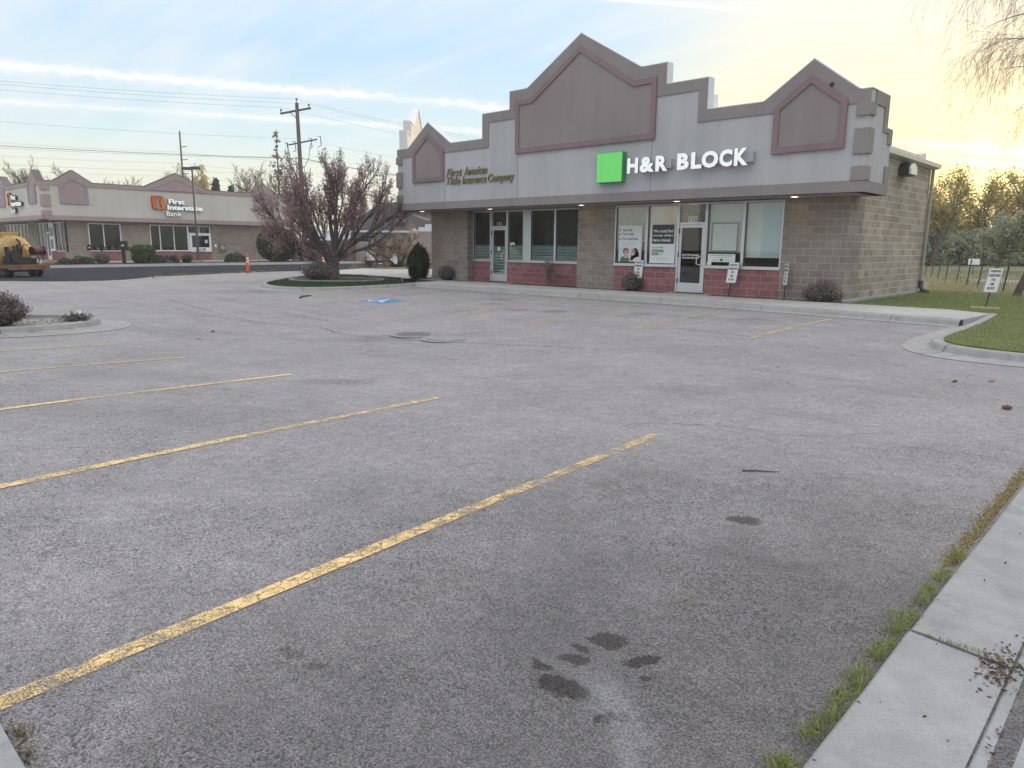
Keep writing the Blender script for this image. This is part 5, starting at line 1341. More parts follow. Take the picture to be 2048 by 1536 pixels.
for k in (-1.15, -.55, .75, 1.5):
    q_ = c2_ + arm_dir * k + Vector((0, 0, .22 * k - .02))
    MB().tube([q_ + Vector((0, 0, .25)), q_ + arm_dir * .22 + Vector((0, 0, .3)), q_ + arm_dir * .28 + Vector((0, 0, -.45)), q_ + arm_dir * .05 + Vector((0, 0, -.55))], .035, 5).build('cutout_switch', M_darkgrey, UPo)
MB().tube([pp(.0) + rt * .40, pp(6.9) + rt * .42 - Vector((.1, 0, 0))], .07, 6).build('riser_conduit', M_darkgrey, UPo)
mb = MB()
for k in (-1.0, .9): mb.tube([c2_ + arm_dir * k, c2_ + arm_dir * k * .8 + Vector((0, 0, -1.2)), pp(7.6) + rt * .3, pp(7.0) + rt * .4], .03, 5)
mb.build('jumper_cable', M_wire, UPo)
for k in (-1.28, -2.2):
    pass
def wire(a, b, sag, label, r_=.02, n=18):
    a = Vector(a); b = Vector(b)
    mb = MB(); mb.tube([a.lerp(b, i / n) + Vector((0, 0, -sag * 4 * (i / n) * (1 - i / n))) for i in range(n + 1)], r_, 4)
    return tag(mb.build('overhead_wire', M_wire), label, 'wire', 'overhead wires above the bank')
TL = Vector((-71.0, 2.0, 13.0)); TR = Vector((-53.6, 62.0, 11.8)); top_ = pp(12.9)
lab = 'thin overhead wire of the bundle strung from the brown wooden utility pole'
for off_, zz_ in ((Vector((0, 0, 0)), .15), (arm_dir * -1.2, -.55), (arm_dir * .95, -.2)):
    q_ = top_ + off_ + Vector((0, 0, zz_)); wire(TL + off_ + Vector((0, 0, zz_ * .6)), q_, .35, lab, .008); wire(q_, TR + off_ + Vector((0, 0, zz_)), .4, lab, .008)
for z1, z2, r_, sg in ((10.6, 9.9, .007, .4), (8.55, 8.35, .020, .25), (8.40, 8.32, .009, .3), (7.3, 7.1, .007, .3)):
    q_ = pp(z2) + rt * .2; wire((-71.0, 2.0, z1), q_, sg, lab, r_); wire(q_, (-53.6, 62.0, z2 - .75), .5, lab, r_)
# far poles
def pole(u, v, h, label, arms=()):
    r_ = thing('utility_pole', label, 'utility pole', (u, v, -.2)); MB().tube([(u, v, -.3), (u, v, h)], [.17, .10], 8).build('post', M_wood, r_)
    mb = MB()
    for z, s in arms: mb.tube([(u, v, z), (u + rt.x * .8 * s, v + rt.y * .8 * s, z + .12)], .05, 4)
    if arms: mb.build('standoff', M_darkgrey, r_)
    return r_
pole(-98.3, 42.1, 15.6, 'slim distant wooden pole rising above the bank roof, left of the yellow trees', ((13.6, 1), (12.0, 1), (10.2, 1), (7.4, 1), (7.3, -1)))
pole(-76.7, 61.2, 12.6, 'thin distant pole standing between the plum tree and the shop', ((8.6, 1),))
for z1, z2 in ((13.7, 13.0), (12.1, 11.6), (10.4, 10.0)):
    wire((-112, 4, z1), (-98.3, 42.1, z2), .5, 'thin distant wire running from the slim pole above the bank roof', .010); wire((-98.3, 42.1, z2), (-76.7, 61.2, z2 - 1.2), .5, 'thin distant wire running from the slim pole above the bank roof', .010)

# ------------------------------------------------------------------ yellow sealcoat tanker
M_ty = vary('tank_yellow', (.52, .355, .135), .36, .18, 1.6, 14, .05, spec=.5, col2=(.33, .19, .06)); M_grime = vary('greasy_black', (.014, .014, .016), .5, .5, 5, 25, .2)
M_tyre = vary('tyre_rubber', (.016, .016, .017), .85, .3, 4, 40, .2); M_rust = vary('rusty_brown_steel', (.17, .10, .055), .8, .4, 4, 25, .2); M_hose = vary('maroon_hose', (.10, .018, .028), .55, .3, 6, 30, .1)
tq = at(41, 556, 33.4); tx, ty = tq.x, tq.y; TZ = gz(tx, ty)
Tk = thing('tanker_truck', 'dirty yellow sealcoat tanker with hose reel parked on the fresh black drive', 'tanker', (tx, ty, TZ), R(180 + 22))
# local frame: +x is the front of the truck, z up; the rear head faces the camera
Tk.scale = (.70, .70, .70); TRd = 1.03; tzc = 1.62
mb = MB(); prof = [(0.0, -.20), (.40, -.185), (.72, -.13), (.93, -.06), (TRd, .03), (TRd, 5.2), (.6, 5.4), (0, 5.45)]
mb.lathe(prof, (0, 0, tzc), (1, 0, 0), 40); mb.build('tank', M_ty, Tk, smooth=True, local=True)
mb = MB(); mb.lathe([(TRd + .012, .02), (TRd + .03, .03), (TRd + .03, .09), (TRd + .012, .10)], (0, 0, tzc), (1, 0, 0), 40); mb.lathe([(TRd + .012, 2.4), (TRd + .02, 2.41), (TRd + .02, 2.47), (TRd + .012, 2.48)], (0, 0, tzc), (1, 0, 0), 40); mb.build('tank_band', M_ty, Tk, local=True)
mb = MB(); mb.box(.55, -.52, tzc + .85, 1.9, .52, tzc + 1.20); hh = mb.build('hatch', M_ty, Tk, local=True)
mb = MB(); mb.box(.5, -.57, tzc + 1.20, 1.95, .57, tzc + 1.25); mb.build('hatch_lid', vary('pale_yellow', (.62, .43, .18), .5, .15), hh, local=True)
mb = MB(); mb.box(-.95, -1.36, .58, .2, 1.36, .82); mb.build('rear_deck', M_rust, Tk, local=True)
mb = MB(); mb.box(-1.0, -1.40, .50, -.9, 1.40, .80); bm_ = mb.build('bumper', M_rust, Tk, local=True)
for y in (-1.0, .72):
    mb = MB(); mb.lathe([(.09, 0), (.09, .02), (0, .03)], (-1.0, y, .66), (-1, 0, 0), 16); o_ = mb.build('tail_light', vary('dull_red_lens', (.22, .02, .015), .3, .1), bm_, local=True); 
mb = MB(); mb.box(.1, -.45, .62, 6.0, -.30, .86); mb.box(.1, .30, .62, 6.0, .45, .86); mb.build('chassis_rail', M_grime, Tk, local=True)
mb = MB(); mb.box(.2, -1.36, .60, 5.2, -.95, 1.05); mb.box(.2, .95, .60, 5.2, 1.36, 1.05); mb.build('side_skirt', M_ty, Tk, local=True)
def wheel(x, y):
    mb = MB(); w_ = .24; mb.lathe([(.20, -w_ / 2), (.36, -w_ / 2), (.42, -w_ / 2 + .04), (.42, w_ / 2 - .04), (.36, w_ / 2), (.20, w_ / 2)], (x, y, .42), (0, 1, 0), 28); ty_ = mb.build('wheel', M_tyre, Tk, local=True, smooth=False)
    mb = MB(); mb.lathe([(.21, -w_ / 2 + .03), (.16, -.02), (.05, -.02), (0, -.02)], (x, y, .42), (0, 1, 0), 20); mb.lathe([(.21, w_ / 2 - .03), (.16, .02), (.05, .02), (0, .02)], (x, y, .42), (0, 1, 0), 20); mb.build('rim', M_rust, ty_, local=True)
for x in (-.15, 3.6):
    for y in (-1.16, -.82, .82, 1.16): wheel(x, y)
MB().tube([(-.15, -.9, .42), (-.15, .9, .42)], .07, 8).build('axle', M_grime, Tk, local=True)
# pump engine on the rear deck (left as seen)
mb = MB(); mb.box(-.72, .30, .84, -.22, .92, 1.18); mb.box(-.66, .38, 1.18, -.30, .84, 1.42); mb.lathe([(.20, -.06), (.20, .06), (0, .07)], (-.74, .62, 1.10), (-1, 0, 0), 16); mb.cyl((-.5, .5, 1.42), (-.5, .5, 1.62), .07); mb.box(-.80, .42, .92, -.70, .56, 1.05)
mb.rbox((-.45, .75, 1.50), (.25, .2, .16), .3); mb.box(-.60, -.15, .84, -.25, .28, 1.15); pe = mb.build('pump_engine', M_grime, Tk, local=True); pe.scale = (1.1, 1.45, 1.5); pe.location = (0, -.16, -.42)
mb = MB(); mb.tube([(-.45, .72, 1.55), (-.35, .76, 1.85), (-.30, .72, 1.9)], .05, 8); mb.lathe([(.07, 0), (.07, .12), (0, .14)], (-.5, .86, 1.2), (-1, 0, 0), 12); mb.build('fuel_filter', M_cap, Tk, local=True)
mb = MB(); mb.tube([(-.34, .20, 1.5), (-.34, .20, 2.12)], .085, 10); mb.build('exhaust_stack', M_grime, Tk, local=True)
mb = MB(); mb.tube([(-.3, -.02, 1.45), (-.30, -.04, 1.9), (-.26, -.02, 2.3), (-.12, .04, 2.44), (.1, .06, 2.40)], .055, 8)
mb.tube([(-.3, -.05, 1.5), (-.34, -.10, 1.9), (-.36, -.22, 2.10), (-.4, -.42, 2.08), (-.45, -.52, 1.85), (-.5, -.52, 1.6)], .03, 8)
mb.tube([(-.3, .0, 1.5), (-.4, .08, 1.2), (-.5, .22, 1.0)], .06, 8); mb.tube([(-.55, -.9, 1.38), (-.62, -.98, 1.1), (-.6, -.92, .9), (-.55, -.75, .84)], .035, 8); mb.tube([(-.7, -1.12, 1.4), (-.78, -1.2, 1.1), (-.7, -1.1, .85)], .03, 8)
mb.build('hose', M_grime, Tk, local=True, smooth=True)
mb = MB(); mb.box(-.62, -.80, .83, -.28, -.36, 1.22); mb.build('battery_box', M_grime, Tk, local=True)
mb = MB(); mb.box(-.42, -1.34, 1.40, -.30, -.45, 1.46); mb.box(-.9, -1.30, 1.40, -.42, -1.24, 1.45); mb.box(-.8, -.5, 1.40, -.4, -.44, 1.45); mb.box(-.50, -.52, .83, -.44, -.46, 1.42); mb.build('reel_bracket', M_darkgrey, Tk, local=True)
mb = MB(); mb.lathe([(.13, -.36), (.22, -.34), (.235, -.2), (.22, 0), (.235, .18), (.22, .34), (.13, .36)], (-.60, -.93, 1.70), (0, 1, 0), 22); rl = mb.build('hose_reel', M_hose, Tk, local=True)
mb = MB()
for y in (-1.32, -.54): mb.lathe([(.28, -.02), (.28, .02), (.0, .02)], (-.60, y, 1.70), (0, 1, 0), 22)
mb.build('flange', M_grime, rl, local=True)
MB().tube([(-.05, .82, 2.05), (-.05, 1.0, 1.75), (.8, 1.0, 1.78), (.8, .80, 2.1)], .022, 6).build('grab_rail', M_ty, Tk, local=True)
# cab, mostly outside the picture
mb = MB(); mb.prism([(5.7, .6), (8.6, .6), (8.6, 1.5), (7.6, 1.7), (7.2, 2.5), (5.7, 2.5)], lambda a, b, d: (a, d, b), -1.1, 1.1); cb = mb.build('cab', M_white, Tk, local=True)
mb = MB(); mb.box(6.0, -1.11, 1.7, 7.1, 1.11, 2.3); mb.build('cab_window', M_black, cb, local=True)
for y in (-.9, .9): wheel(7.5, y)

# ------------------------------------------------------------------ buildings and fences behind the plum tree
M_fw = vary('red_brown_fence', (.13, .065, .05), .9, .35, 3, 30, .2); M_shed = vary('teal_grey_siding', (.22, .27, .265), .8, .1); M_roofd = vary('dark_shingle', (.045, .045, .055), .9, .3, 3, 25, .4)
def planks(mb, a, b, z0, z1, w=.14):
    a = Vector(a); b = Vector(b); d = (b - a); n = max(1, int(d.length / w)); an = math.atan2(d.y, d.x); hz = (z1 - z0)
    for i in range(n):
        c = a + d * ((i + .5) / n); mb.rbox((c.x, c.y, z0 + hz / 2 + random.uniform(-.02, .02)), (w * .94, .025, hz), an)
    return mb
AR = math.atan2(rt.y, rt.x)
def spot(x, y, d): q_ = at(x, y, d); return (q_.x, q_.y, -.2)
def fence(name, label, x0, x1, z1, d, m, w=.14):
    k = d / 1450.35; c = thing(name, label, 'fence', spot((x0 + x1) / 2, 524, d), AR); h = (x1 - x0) / 2 * k
    planks(MB(), (-h, 0), (h, 0), 0, z1 + .2, w).build('boards', m, c, local=True)
    for x in (-h, h): MB().box(x - .06, .03, 0, x + .06, .13, z1 + .28).build('post', m, c, local=True)
fence('wooden_fence', 'red brown plank fence beside the very large dark bush', 584, 652, 1.75, 65, M_fw)
fence('wooden_fence', 'red brown plank fence seen between the plum branches', 688, 710, 1.8, 64, M_fw)
fence('slat_fence', 'white slatted fence behind the pale spreading tree', 736, 797, .95, 62, M_white, .17)
fence('wooden_fence', 'tan plank fence between the white fence and the dark evergreen', 797, 822, 1.7, 62.5, vary('tan_boards', (.25, .19, .15), .9, .25))
f4 = thing('low_wall', 'grey horizontally lined wall left of the white slatted fence', 'wall', spot(723, 524, 64.5), AR); mb = MB()
for k in range(7): mb.box(-.66, -.1, .02 + .27 * k, .66, .1, .02 + .27 * k + .25)
mb.build('courses', vary('grey_block', (.30, .28, .27), .9, .2), f4, local=True)
s1 = thing('shed', 'low teal grey shed half hidden behind the plum tree', 'shed', spot(660, 522, 69), AR)
MB().box(-1.5, 0, 0, 1.6, 3, 2.0).build('wall', M_shed, s1, local=True); MB().prism([(-.2, 1.98), (3.2, 1.98), (1.5, 2.9)], fx, -1.7, 1.8).build('roof', vary('pale_shed_roof', (.42, .46, .48), .7, .15), s1, local=True); MB().box(-.2, -.05, 0, .8, 0, 1.7).build('door', M_fw, s1, local=True)
H = thing('house', 'house with a dark hipped roof behind the plum tree', 'house', spot(775, 524, 75), AR)
MB().box(-4.3, .7, 0, 6.0, 9, 3.1).build('wall', vary('grey_siding', (.27, .27, .265), .85, .1), H, local=True)
x0, x1, y0, y1, ze, zt = -4.7, 6.6, 0, 9.6, 3.05, 6.15; e = [(x0, y0, ze), (x1, y0, ze), (x1, y1, ze), (x0, y1, ze), (-1.4, 4.8, zt), (1.6, 4.8, zt)]
mb = MB(); mb.add(e, [(0, 1, 5, 4), (1, 2, 5), (2, 3, 4, 5), (3, 0, 4), (0, 3, 2, 1)]); mb.build('roof', M_roofd, H, local=True)
MB().box(x0, -.08, ze - .18, x1, -.002, ze + .02).build('gutter', M_cap, H, local=True)
for x in (-2.6, 1.0, 4.2): MB().box(x - .6, .62, 1.2, x + .6, .69, 2.3).build('window', M_bdark, H, local=True)
A = thing('annex_building', 'taupe stucco annex with a rounded corner pier just left of the shop wall', 'building', spot(828, 526, 66), AR); M_ann = stucco('annex_stucco', (.36, .29, .26), .05)
MB().box(.3, .1, 0, 9, 5, 2.85).build('wall', M_ann, A, local=True); MB().tube([(.0, 0, 0), (0, 0, 2.85), (0, 0, 3.0), (0, 0, 3.12)], [.36, .36, .30, .12], 14).build('corner_pier', vary('pale_taupe', (.46, .40, .36), .85, .08), A, smooth=True, local=True)
mb = MB(); mb.box(.4, .3, 2.86, 8, 4, 3.22); mb.box(1.0, .4, 3.222, 2.0, 2, 3.5); mb.build('roof_unit', vary('galvanised', (.66, .69, .72), .4, .15, 4, 12, .1, metal=.2), A, local=True)

# building and dark trees across the road behind the camera, mirrored in the shop windows
WH = thing('white_building', 'tall white building across the road, mirrored in the right shop windows', 'building', (-40, -38, -.2))
M_wh = stucco('white_panel', (.62, .62, .58), .05)
MB().box(-52, -48, -.2, -41.2, -32, 9.5).build('wall', M_wh, WH); MB().box(-41.2, -46, -.2, -28, -33.2, 8.2).build('wall', vary('painted_shade_panel', (.36, .43, .46), .8, .05), WH)  # second wall: shaded part of the white building, shade put into its colour
MB().box(-52.1, -31.9, -.2, -28, -31.6, 1.1).build('plinth', M_bdark, WH)
# ================================================================== plants
rnd = random.Random(11)
def rv(): return Vector((rnd.gauss(0, 1), rnd.gauss(0, 1), rnd.gauss(0, 1)))
def leaf(LV, LF, p, s, d=None, asp=1.6):
    """one leaf: a bent diamond of two triangles"""
    a = rv().normalized() if d is None else d
    b = a.cross(rv()); 
    if b.length < 1e-4: return
    b.normalize(); k = len(LV)
    LV.extend([p - a * s * asp / 2, p + b * s / 2, p + a * s * asp / 2, p - b * s / 2]); LF.append((k, k + 1, k + 2, k + 3))

def grow(mbs, LV, LF, p, d, L, r, lvl, P):
    n = P['nseg'][lvl]; pts = [p]; rad = [r]; dirs = [d]
    for i in range(n):
        d = (d + rv() * P['wander'][lvl] + Vector((0, 0, P['up'][lvl]))).normalized()
        p = p + d * (L / n); pts.append(p); rad.append(r * (1 - (1 - P['taper']) * (i + 1) / n)); dirs.append(d)
    mbs[min(lvl, len(mbs) - 1)].tube(pts, rad, P['sides'][lvl], cap=False)
    if lvl + 1 < P['levels']:
        k = P['kids'][lvl]; t0 = P['from'][lvl]
        for j in range(k):
            t_ = t0 + (1 - t0) * (j + rnd.random()) / k
            i = min(n - 1, int(t_ * n)); f_ = t_ * n - i
            q = pts[i].lerp(pts[i + 1], f_); dd = dirs[i + 1]
            ax = dd.cross(rv()); ax.normalize()
            nd = Matrix.Rotation(R(rnd.uniform(*P['ang'][lvl])), 3, ax) @ dd
            grow(mbs, LV, LF, q, nd, L * P['ratio'][lvl] * rnd.uniform(.65, 1.15) * (1.1 - .35 * t_), max(P['rmin'], rad[i] * P['rr'][lvl]), lvl + 1, P)
        if P.get('tip', True):
            grow(mbs, LV, LF, pts[-1], d, L * P['ratio'][lvl] * .8, max(P['rmin'], rad[-1] * .9), lvl + 1, P)
    if lvl >= P['leaf_lvl'] and P['leaves']:
        for _ in range(P['leaves']):
            t_ = rnd.random(); i = min(n - 1, int(t_ * n)); q = pts[i].lerp(pts[i + 1], t_ * n - i)
            leaf(LV, LF, q + rv() * P['spread'], P['leaf'] * rnd.uniform(.6, 1.3))
def base(**kw):
    P = dict(levels=4, nseg=[5, 4, 3, 2, 2], wander=[.12, .16, .2, .25, .25], up=[.05, .06, .06, .05, .05], taper=.45, sides=[8, 6, 4, 3, 3], kids=[6, 5, 5, 4], ang=[(25, 55)] * 5, ratio=[.62, .6, .55, .55],
             rr=[.6, .6, .6, .6], rmin=.006, leaf_lvl=3, leaves=4, spread=.04, leaf=.07)
    P['from'] = [.3, .25, .2, .2]; P.update(kw); return P
def finish(root, mbs, names, mats, LV, LF, lm, lname='foliage'):
    for mb, nm, m in zip(mbs, names, mats):
        if mb.f: mb.build(nm, m, root, smooth=True, uv=False, fixn=False)
    if LF: fast_mesh(lname, [tuple(v) for v in LV], LF, lm, root)

M_plum = foliage('plum_buds', (0.27, 0.165, 0.17), (0.39, 0.255, 0.24), .4)
M_gold = foliage('pale_gold_leaves', (0.36, 0.28, 0.10), (0.50, 0.42, 0.20), .5)
M_buds = foliage('brown_buds', (0.16, 0.12, 0.09), (0.24, 0.18, 0.13), .35)
M_dgreen = foliage('dark_evergreen', (0.018, 0.035, 0.020), (0.035, 0.058, 0.028), .12)
M_mgreen = foliage('clipped_green', (0.05, 0.085, 0.02), (0.085, 0.13, 0.03), .2)
M_juni = foliage('grey_juniper', (0.06, 0.075, 0.06), (0.10, 0.115, 0.085), .15)
M_lav = foliage('grey_lavender', (0.14, 0.12, 0.118), (0.25, 0.22, 0.205), .15)
M_cotton = foliage('spring_leaves', (0.30, 0.28, 0.09), (0.46, 0.40, 0.14), .6)
M_under = foliage('grey_green_brush', (0.27, 0.30, 0.20), (0.40, 0.42, 0.28), .45)

# flowering plum on the island
T1 = thing('plum_tree', 'wide purple budding plum tree with several leaning trunks on the grass island', 'tree', (-26.95, 17.75, -.05))
ms = [MB(), MB(), MB(), MB()]; LV = []; LF = []
P = base(levels=5, kids=[5, 5, 5, 4], leaf_lvl=3, leaves=1, spread=.06, leaf=.046, nseg=[7, 5, 4, 3, 2], wander=[.10, .15, .16, .18, .2], up=[.035, .06, .07, .08, .08], ratio=[.50, .60, .60, .62], ang=[(20, 45), (22, 50), (18, 45), (15, 45)], rr=[.60, .58, .55, .6], rmin=.0048)
b0 = Vector((-26.95, 17.75, -.08))
fan = Vector((.68, .73, 0))          # across the view
dep = Vector((-.73, .68, 0))
ms[0].tube([b0, b0 + Vector((0, 0, .12)), b0 + fan * .02 + Vector((0, 0, .5)), b0 + fan * .12 + Vector((0, 0, 1.0))], [.30, .21, .17, .14], 10)
for a, b, L, r, h in ((-.10, .0, 2.1, .12, .9), (.25, -.2, 2.0, .11, .95), (-.75, .12, 2.7, .12, .12), (-1.55, -.05, 3.1, .11, .06), (-1.25, .55, 2.8, .09, .12), (-2.2, .2, 2.9, .085, .25), (.85, .1, 2.3, .10, .95), (1.7, -.25, 2.8, .10, .75), (1.5, .5, 2.6, .085, .7), (2.3, .1, 2.6, .07, .6), (.3, 1.0, 2.2, .08, .6), (-.3, -.95, 2.2, .08, .5), (.9, -.9, 2.2, .075, .7), (-.7, -.8, 2.4, .075, .4)):
    d = (fan * a + dep * b + Vector((0, 0, 1.0))).normalized()
    grow(ms, LV, LF, b0 + Vector((0, 0, h)) + d * .05, d, L, r, 0, P)
for m_ in ms: m_.v = [(b0.x + (v[0] - b0.x) * .86, b0.y + (v[1] - b0.y) * .86, b0.z + (v[2] - b0.z) * 1.27) for v in m_.v]
LV = [Vector((b0.x + (v.x - b0.x) * .86, b0.y + (v.y - b0.y) * .86, b0.z + (v.z - b0.z) * 1.27)) for v in LV]
finish(T1, ms, ['trunk', 'limb', 'branches', 'twigs'], [M_bark, M_bark2, M_bark2, M_twig], LV, LF, M_plum)
# straw coloured spreading tree
T2 = thing('spreading_tree', 'low spreading bare tree with straw coloured twigs behind the concrete walk', 'tree', (-39.3, 30.7, -.05))
ms = [MB(), MB(), MB(), MB()]; LV = []; LF = []
P = base(levels=5, kids=[4, 5, 6, 6], leaf_lvl=4, leaves=2, leaf=.032, spread=.04, nseg=[6, 4, 3, 2, 2], wander=[.18, .2, .2, .2, .2], up=[.02, .08, .05, .02, -.02], ratio=[.55, .55, .6, .6], ang=[(25, 60), (25, 60), (25, 60), (20, 60)], rmin=.006)
b0 = Vector((-39.3, 30.7, -.08))
for a, b, L, r in ((-1.6, .1, 2.0, .10), (-1.0, .4, 1.8, .09), (-1.2, -.5, 1.7, .08), (.2, .5, 1.5, .09), (.6, -.5, 1.5, .08), (1.5, .1, 1.9, .10), (1.3, .7, 1.7, .07)):
    d = (fan * a + dep * b + Vector((0, 0, .85))).normalized(); grow(ms, LV, LF, b0 + Vector((0, 0, .05)), d, L, r, 0, P)
finish(T2, ms, ['trunk', 'limb', 'branches', 'twigs'], [M_bark2, M_bark2, M_twigy, M_twigy], LV, LF, foliage('straw_buds', (.36, .29, .19), (.45, .37, .25), .3))
bn = thing('stone_bench', 'low brown stone bench under the straw coloured spreading tree', 'bench', (-39.9, 29.6, -.05)); ar = math.atan2(fan.y, fan.x)
mb = MB(); mb.rbox((-39.9, 29.6, .36), (1.9, .42, .08), ar); mb.build('slab', M_bark, bn)
for k in (-.6, .6): c = Vector((-39.9, 29.6, 0)) + fan * k; MB().tube([(c.x, c.y, -.08), (c.x, c.y, .12), (c.x, c.y, .32)], [.16, .22, .34], 8).build('leg', M_bark, bn)

def far_tree(x, ytop, depth, name, label, kind, spread, group=None, zb=-.3):
    top = at(x, ytop, depth); Hh = top.z - zb; b0 = Vector((top.x, top.y, zb))
    root = thing(name, label, 'tree', b0, 0, group)
    ms = [MB(), MB(), MB()]; LV = []; LF = []
    if kind == 'bare':
        P = base(levels=4, kids=[11, 7, 7], nseg=[7, 5, 4, 3], sides=[6, 4, 3, 3], rmin=.028, leaf_lvl=3, leaves=1, leaf=.10, spread=.1, ratio=[.50 * spread, .55, .6], ang=[(18, 48), (20, 50), (20, 50)], up=[.03, .10, .08, .05], taper=.25); P['from'] = [.30, .2, .15]
        lm = M_buds
    elif kind == 'gold':
        P = base(levels=4, kids=[10, 6, 6], nseg=[7, 5, 4, 3], sides=[6, 4, 3, 3], rmin=.014, leaf_lvl=2, leaves=5, leaf=.17, spread=.22, ratio=[.46 * spread, .55, .6], ang=[(18, 50), (20, 50), (20, 50)], up=[.03, .10, .08, .05], taper=.25); P['from'] = [.25, .15, .1]
        lm = M_gold
    grow(ms, LV, LF, b0, Vector((rnd.uniform(-.06, .06), rnd.uniform(-.06, .06), 1)).normalized(), Hh * .62, Hh * .022, 0, P)
    # stretch so that the crown just reaches its surveyed height
    zm = max([v[2] for m in ms for v in m.v] + [v.z for v in LV]); k = Hh / (zm - zb)
    for m in ms: m.v = [(b0.x + (v[0] - b0.x), b0.y + (v[1] - b0.y), zb + (v[2] - zb) * k) for v in m.v]
    LV = [Vector((v.x, v.y, zb + (v.z - zb) * k)) for v in LV]
    finish(root, ms, ['trunk', 'limb', 'branches'], [M_bark2, M_bark2, M_bark], LV, LF, lm)
    return root
far_tree(12, 300, 92, 'bare_tree', 'leafless tree at the far left behind the bank roof, nearest the picture edge', 'bare', 1.15)
far_tree(57, 316, 92, 'bare_tree', 'leafless tree rising just left of the pointed end gable of the bank', 'bare', 1.0)
far_tree(146, 326, 110, 'pale_tree', 'pale thin tree showing behind the left gable on the long side of the bank', 'bare', 1.0)
far_tree(98, 345, 105, 'pale_tree', 'pale low tree between the end gable and the left gable of the bank', 'bare', 1.1)
far_tree(266, 350, 100, 'bare_tree', 'small bare tree tip over the middle of the bank roof', 'bare', .9)
far_tree(186, 352, 105, 'bare_tree', 'low bare tree just right of the left bank gable', 'bare', 1.0)
far_tree(404, 314, 96, 'gold_tree', 'pale gold leafy tree behind the slim pole above the bank', 'gold', .95)
far_tree(446, 328, 96, 'gold_tree', 'wider pale gold leafy tree right of the dark pine behind the bank', 'gold', 1.15)
far_tree(372, 340, 104, 'gold_tree', 'faint pale gold tree behind the street lamp head', 'gold', .9)
far_tree(497, 312, 88, 'bare_tree', 'fan shaped leafless tree between the gold trees and the plum tree', 'bare', 1.35)
far_tree(585, 330, 100, 'bare_tree', 'leafless tree behind the brown wooden utility pole', 'bare', 1.1)
far_tree(770, 395, 85, 'bare_tree', 'leafless tree in front of the glow left of the shop wall', 'bare', 1.4)
# conifers
def conifer(x, ytop, depth, wpx, label, lm, dens, n, name, zb=-.3, droop=.25, bare=.0):
    top = at(x, ytop, depth); Hh = top.z - zb; wid = wpx * depth / 1450.
    root = thing(name, label, 'tree', (top.x, top.y, zb)); tr = MB(); tr.tube([(top.x, top.y, zb), (top.x, top.y, top.z)], [Hh * .016, .02], 6); br = MB(); LV = []; LF = []
    for i in range(n):
        t_ = bare + (1 - bare) * rnd.random() ** .8; z = zb + Hh * (t_ * .985); rr_ = wid * (1 - t_) ** .75 * rnd.uniform(.35, 1.1) + .08
        a = rnd.uniform(0, 6.28); d = Vector((math.cos(a), math.sin(a), -droop + .5 * t_)); p = Vector((top.x, top.y, z)); pts = [p, p + d * rr_ * .5 + Vector((0, 0, .05)), p + d * rr_]
        br.tube(pts, [.03, .02, .008], 3, cap=False)
        for _ in range(dens): leaf(LV, LF, pts[0].lerp(pts[2], rnd.uniform(.15, 1.05)) + rv() * .10, rnd.uniform(.12, .26))
    tr.build('trunk', M_bark2, root, fixn=False, uv=False); br.build('branches', M_bark2, root, fixn=False, uv=False); fast_mesh('foliage', [tuple(v) for v in LV], LF, lm, root)
conifer(552, 258, 72, 44, 'tall thin sparse conifer rising behind the left side of the plum tree', foliage('larch', (.16, .125, .12), (.23, .19, .16), .25), 4, 105, 'conifer')
conifer(430, 357, 90, 34, 'dark dense pine in front of the gold trees over the bank roof', M_dgreen, 26, 150, 'pine_tree', bare=.35)
conifer(462, 372, 90, 26, 'smaller dark pine right beside the dense pine over the bank roof', M_dgreen, 24, 110, 'pine_tree', bare=.35)

# trees in the sunrise at the right
def leafy(x, ytop, depth, label, lm, spread, name='cottonwood_tree', leaves=4, lsz=.15, zb=.1, nk=(9, 7, 7)):
    top = at(x, ytop, depth); Hh = top.z - zb; b0 = Vector((top.x, top.y, zb)); root = thing(name, label, 'tree', b0)
    ms = [MB(), MB(), MB()]; LV = []; LF = []
    P = base(levels=4, kids=list(nk), nseg=[7, 5, 4, 3], sides=[7, 5, 3, 3], rmin=.015, leaf_lvl=2, leaves=leaves, leaf=lsz, spread=.26, ratio=[.52 * spread, .58, .6], ang=[(22, 55), (22, 55), (25, 60)], up=[.02, .08, .06, .03], taper=.25); P['from'] = [.22, .15, .1]
    grow(ms, LV, LF, b0, Vector((rnd.uniform(-.1, .1), 0, 1)).normalized(), Hh * .62, Hh * .026, 0, P)
    zm = max(v.z for v in LV); k = Hh / (zm - zb)
    for m in ms: m.v = [(v[0], v[1], zb + (v[2] - zb) * k) for v in m.v]
    LV = [Vector((v.x, v.y, zb + (v.z - zb) * k)) for v in LV]
    finish(root, ms, ['trunk', 'limb', 'branches'], [M_bark2] * 3, LV, LF, lm)
leafy(1890, 322, 62, 'tall sunlit cottonwood just right of the shop wall, its crown against the sunrise', M_cotton, 1.05)
leafy(1932, 340, 70, 'cottonwood behind the one by the shop wall, dividing into two dark trunks', M_cotton, 1.0)
leafy(2000, 330, 74, 'broad cottonwood under the brightest part of the sunrise', M_cotton, 1.2, leaves=5)
leafy(2062, 318, 66, 'cottonwood cut off by the right edge of the picture', M_cotton, 1.2)
leafy(2012, 398, 48, 'rounded grey green willow bush tree in front of the cottonwoods', M_under, 1.15, name='willow_tree', leaves=9, lsz=.12)
leafy(1962, 336, 66, 'slender cottonwood between the forked tree and the broad one in the sunrise', M_cotton, 1.05)
leafy(1870, 420, 85, 'small hazy tree low beside the downspout of the shop', M_under, 1.2, leaves=7, lsz=.18, name='hazy_tree')

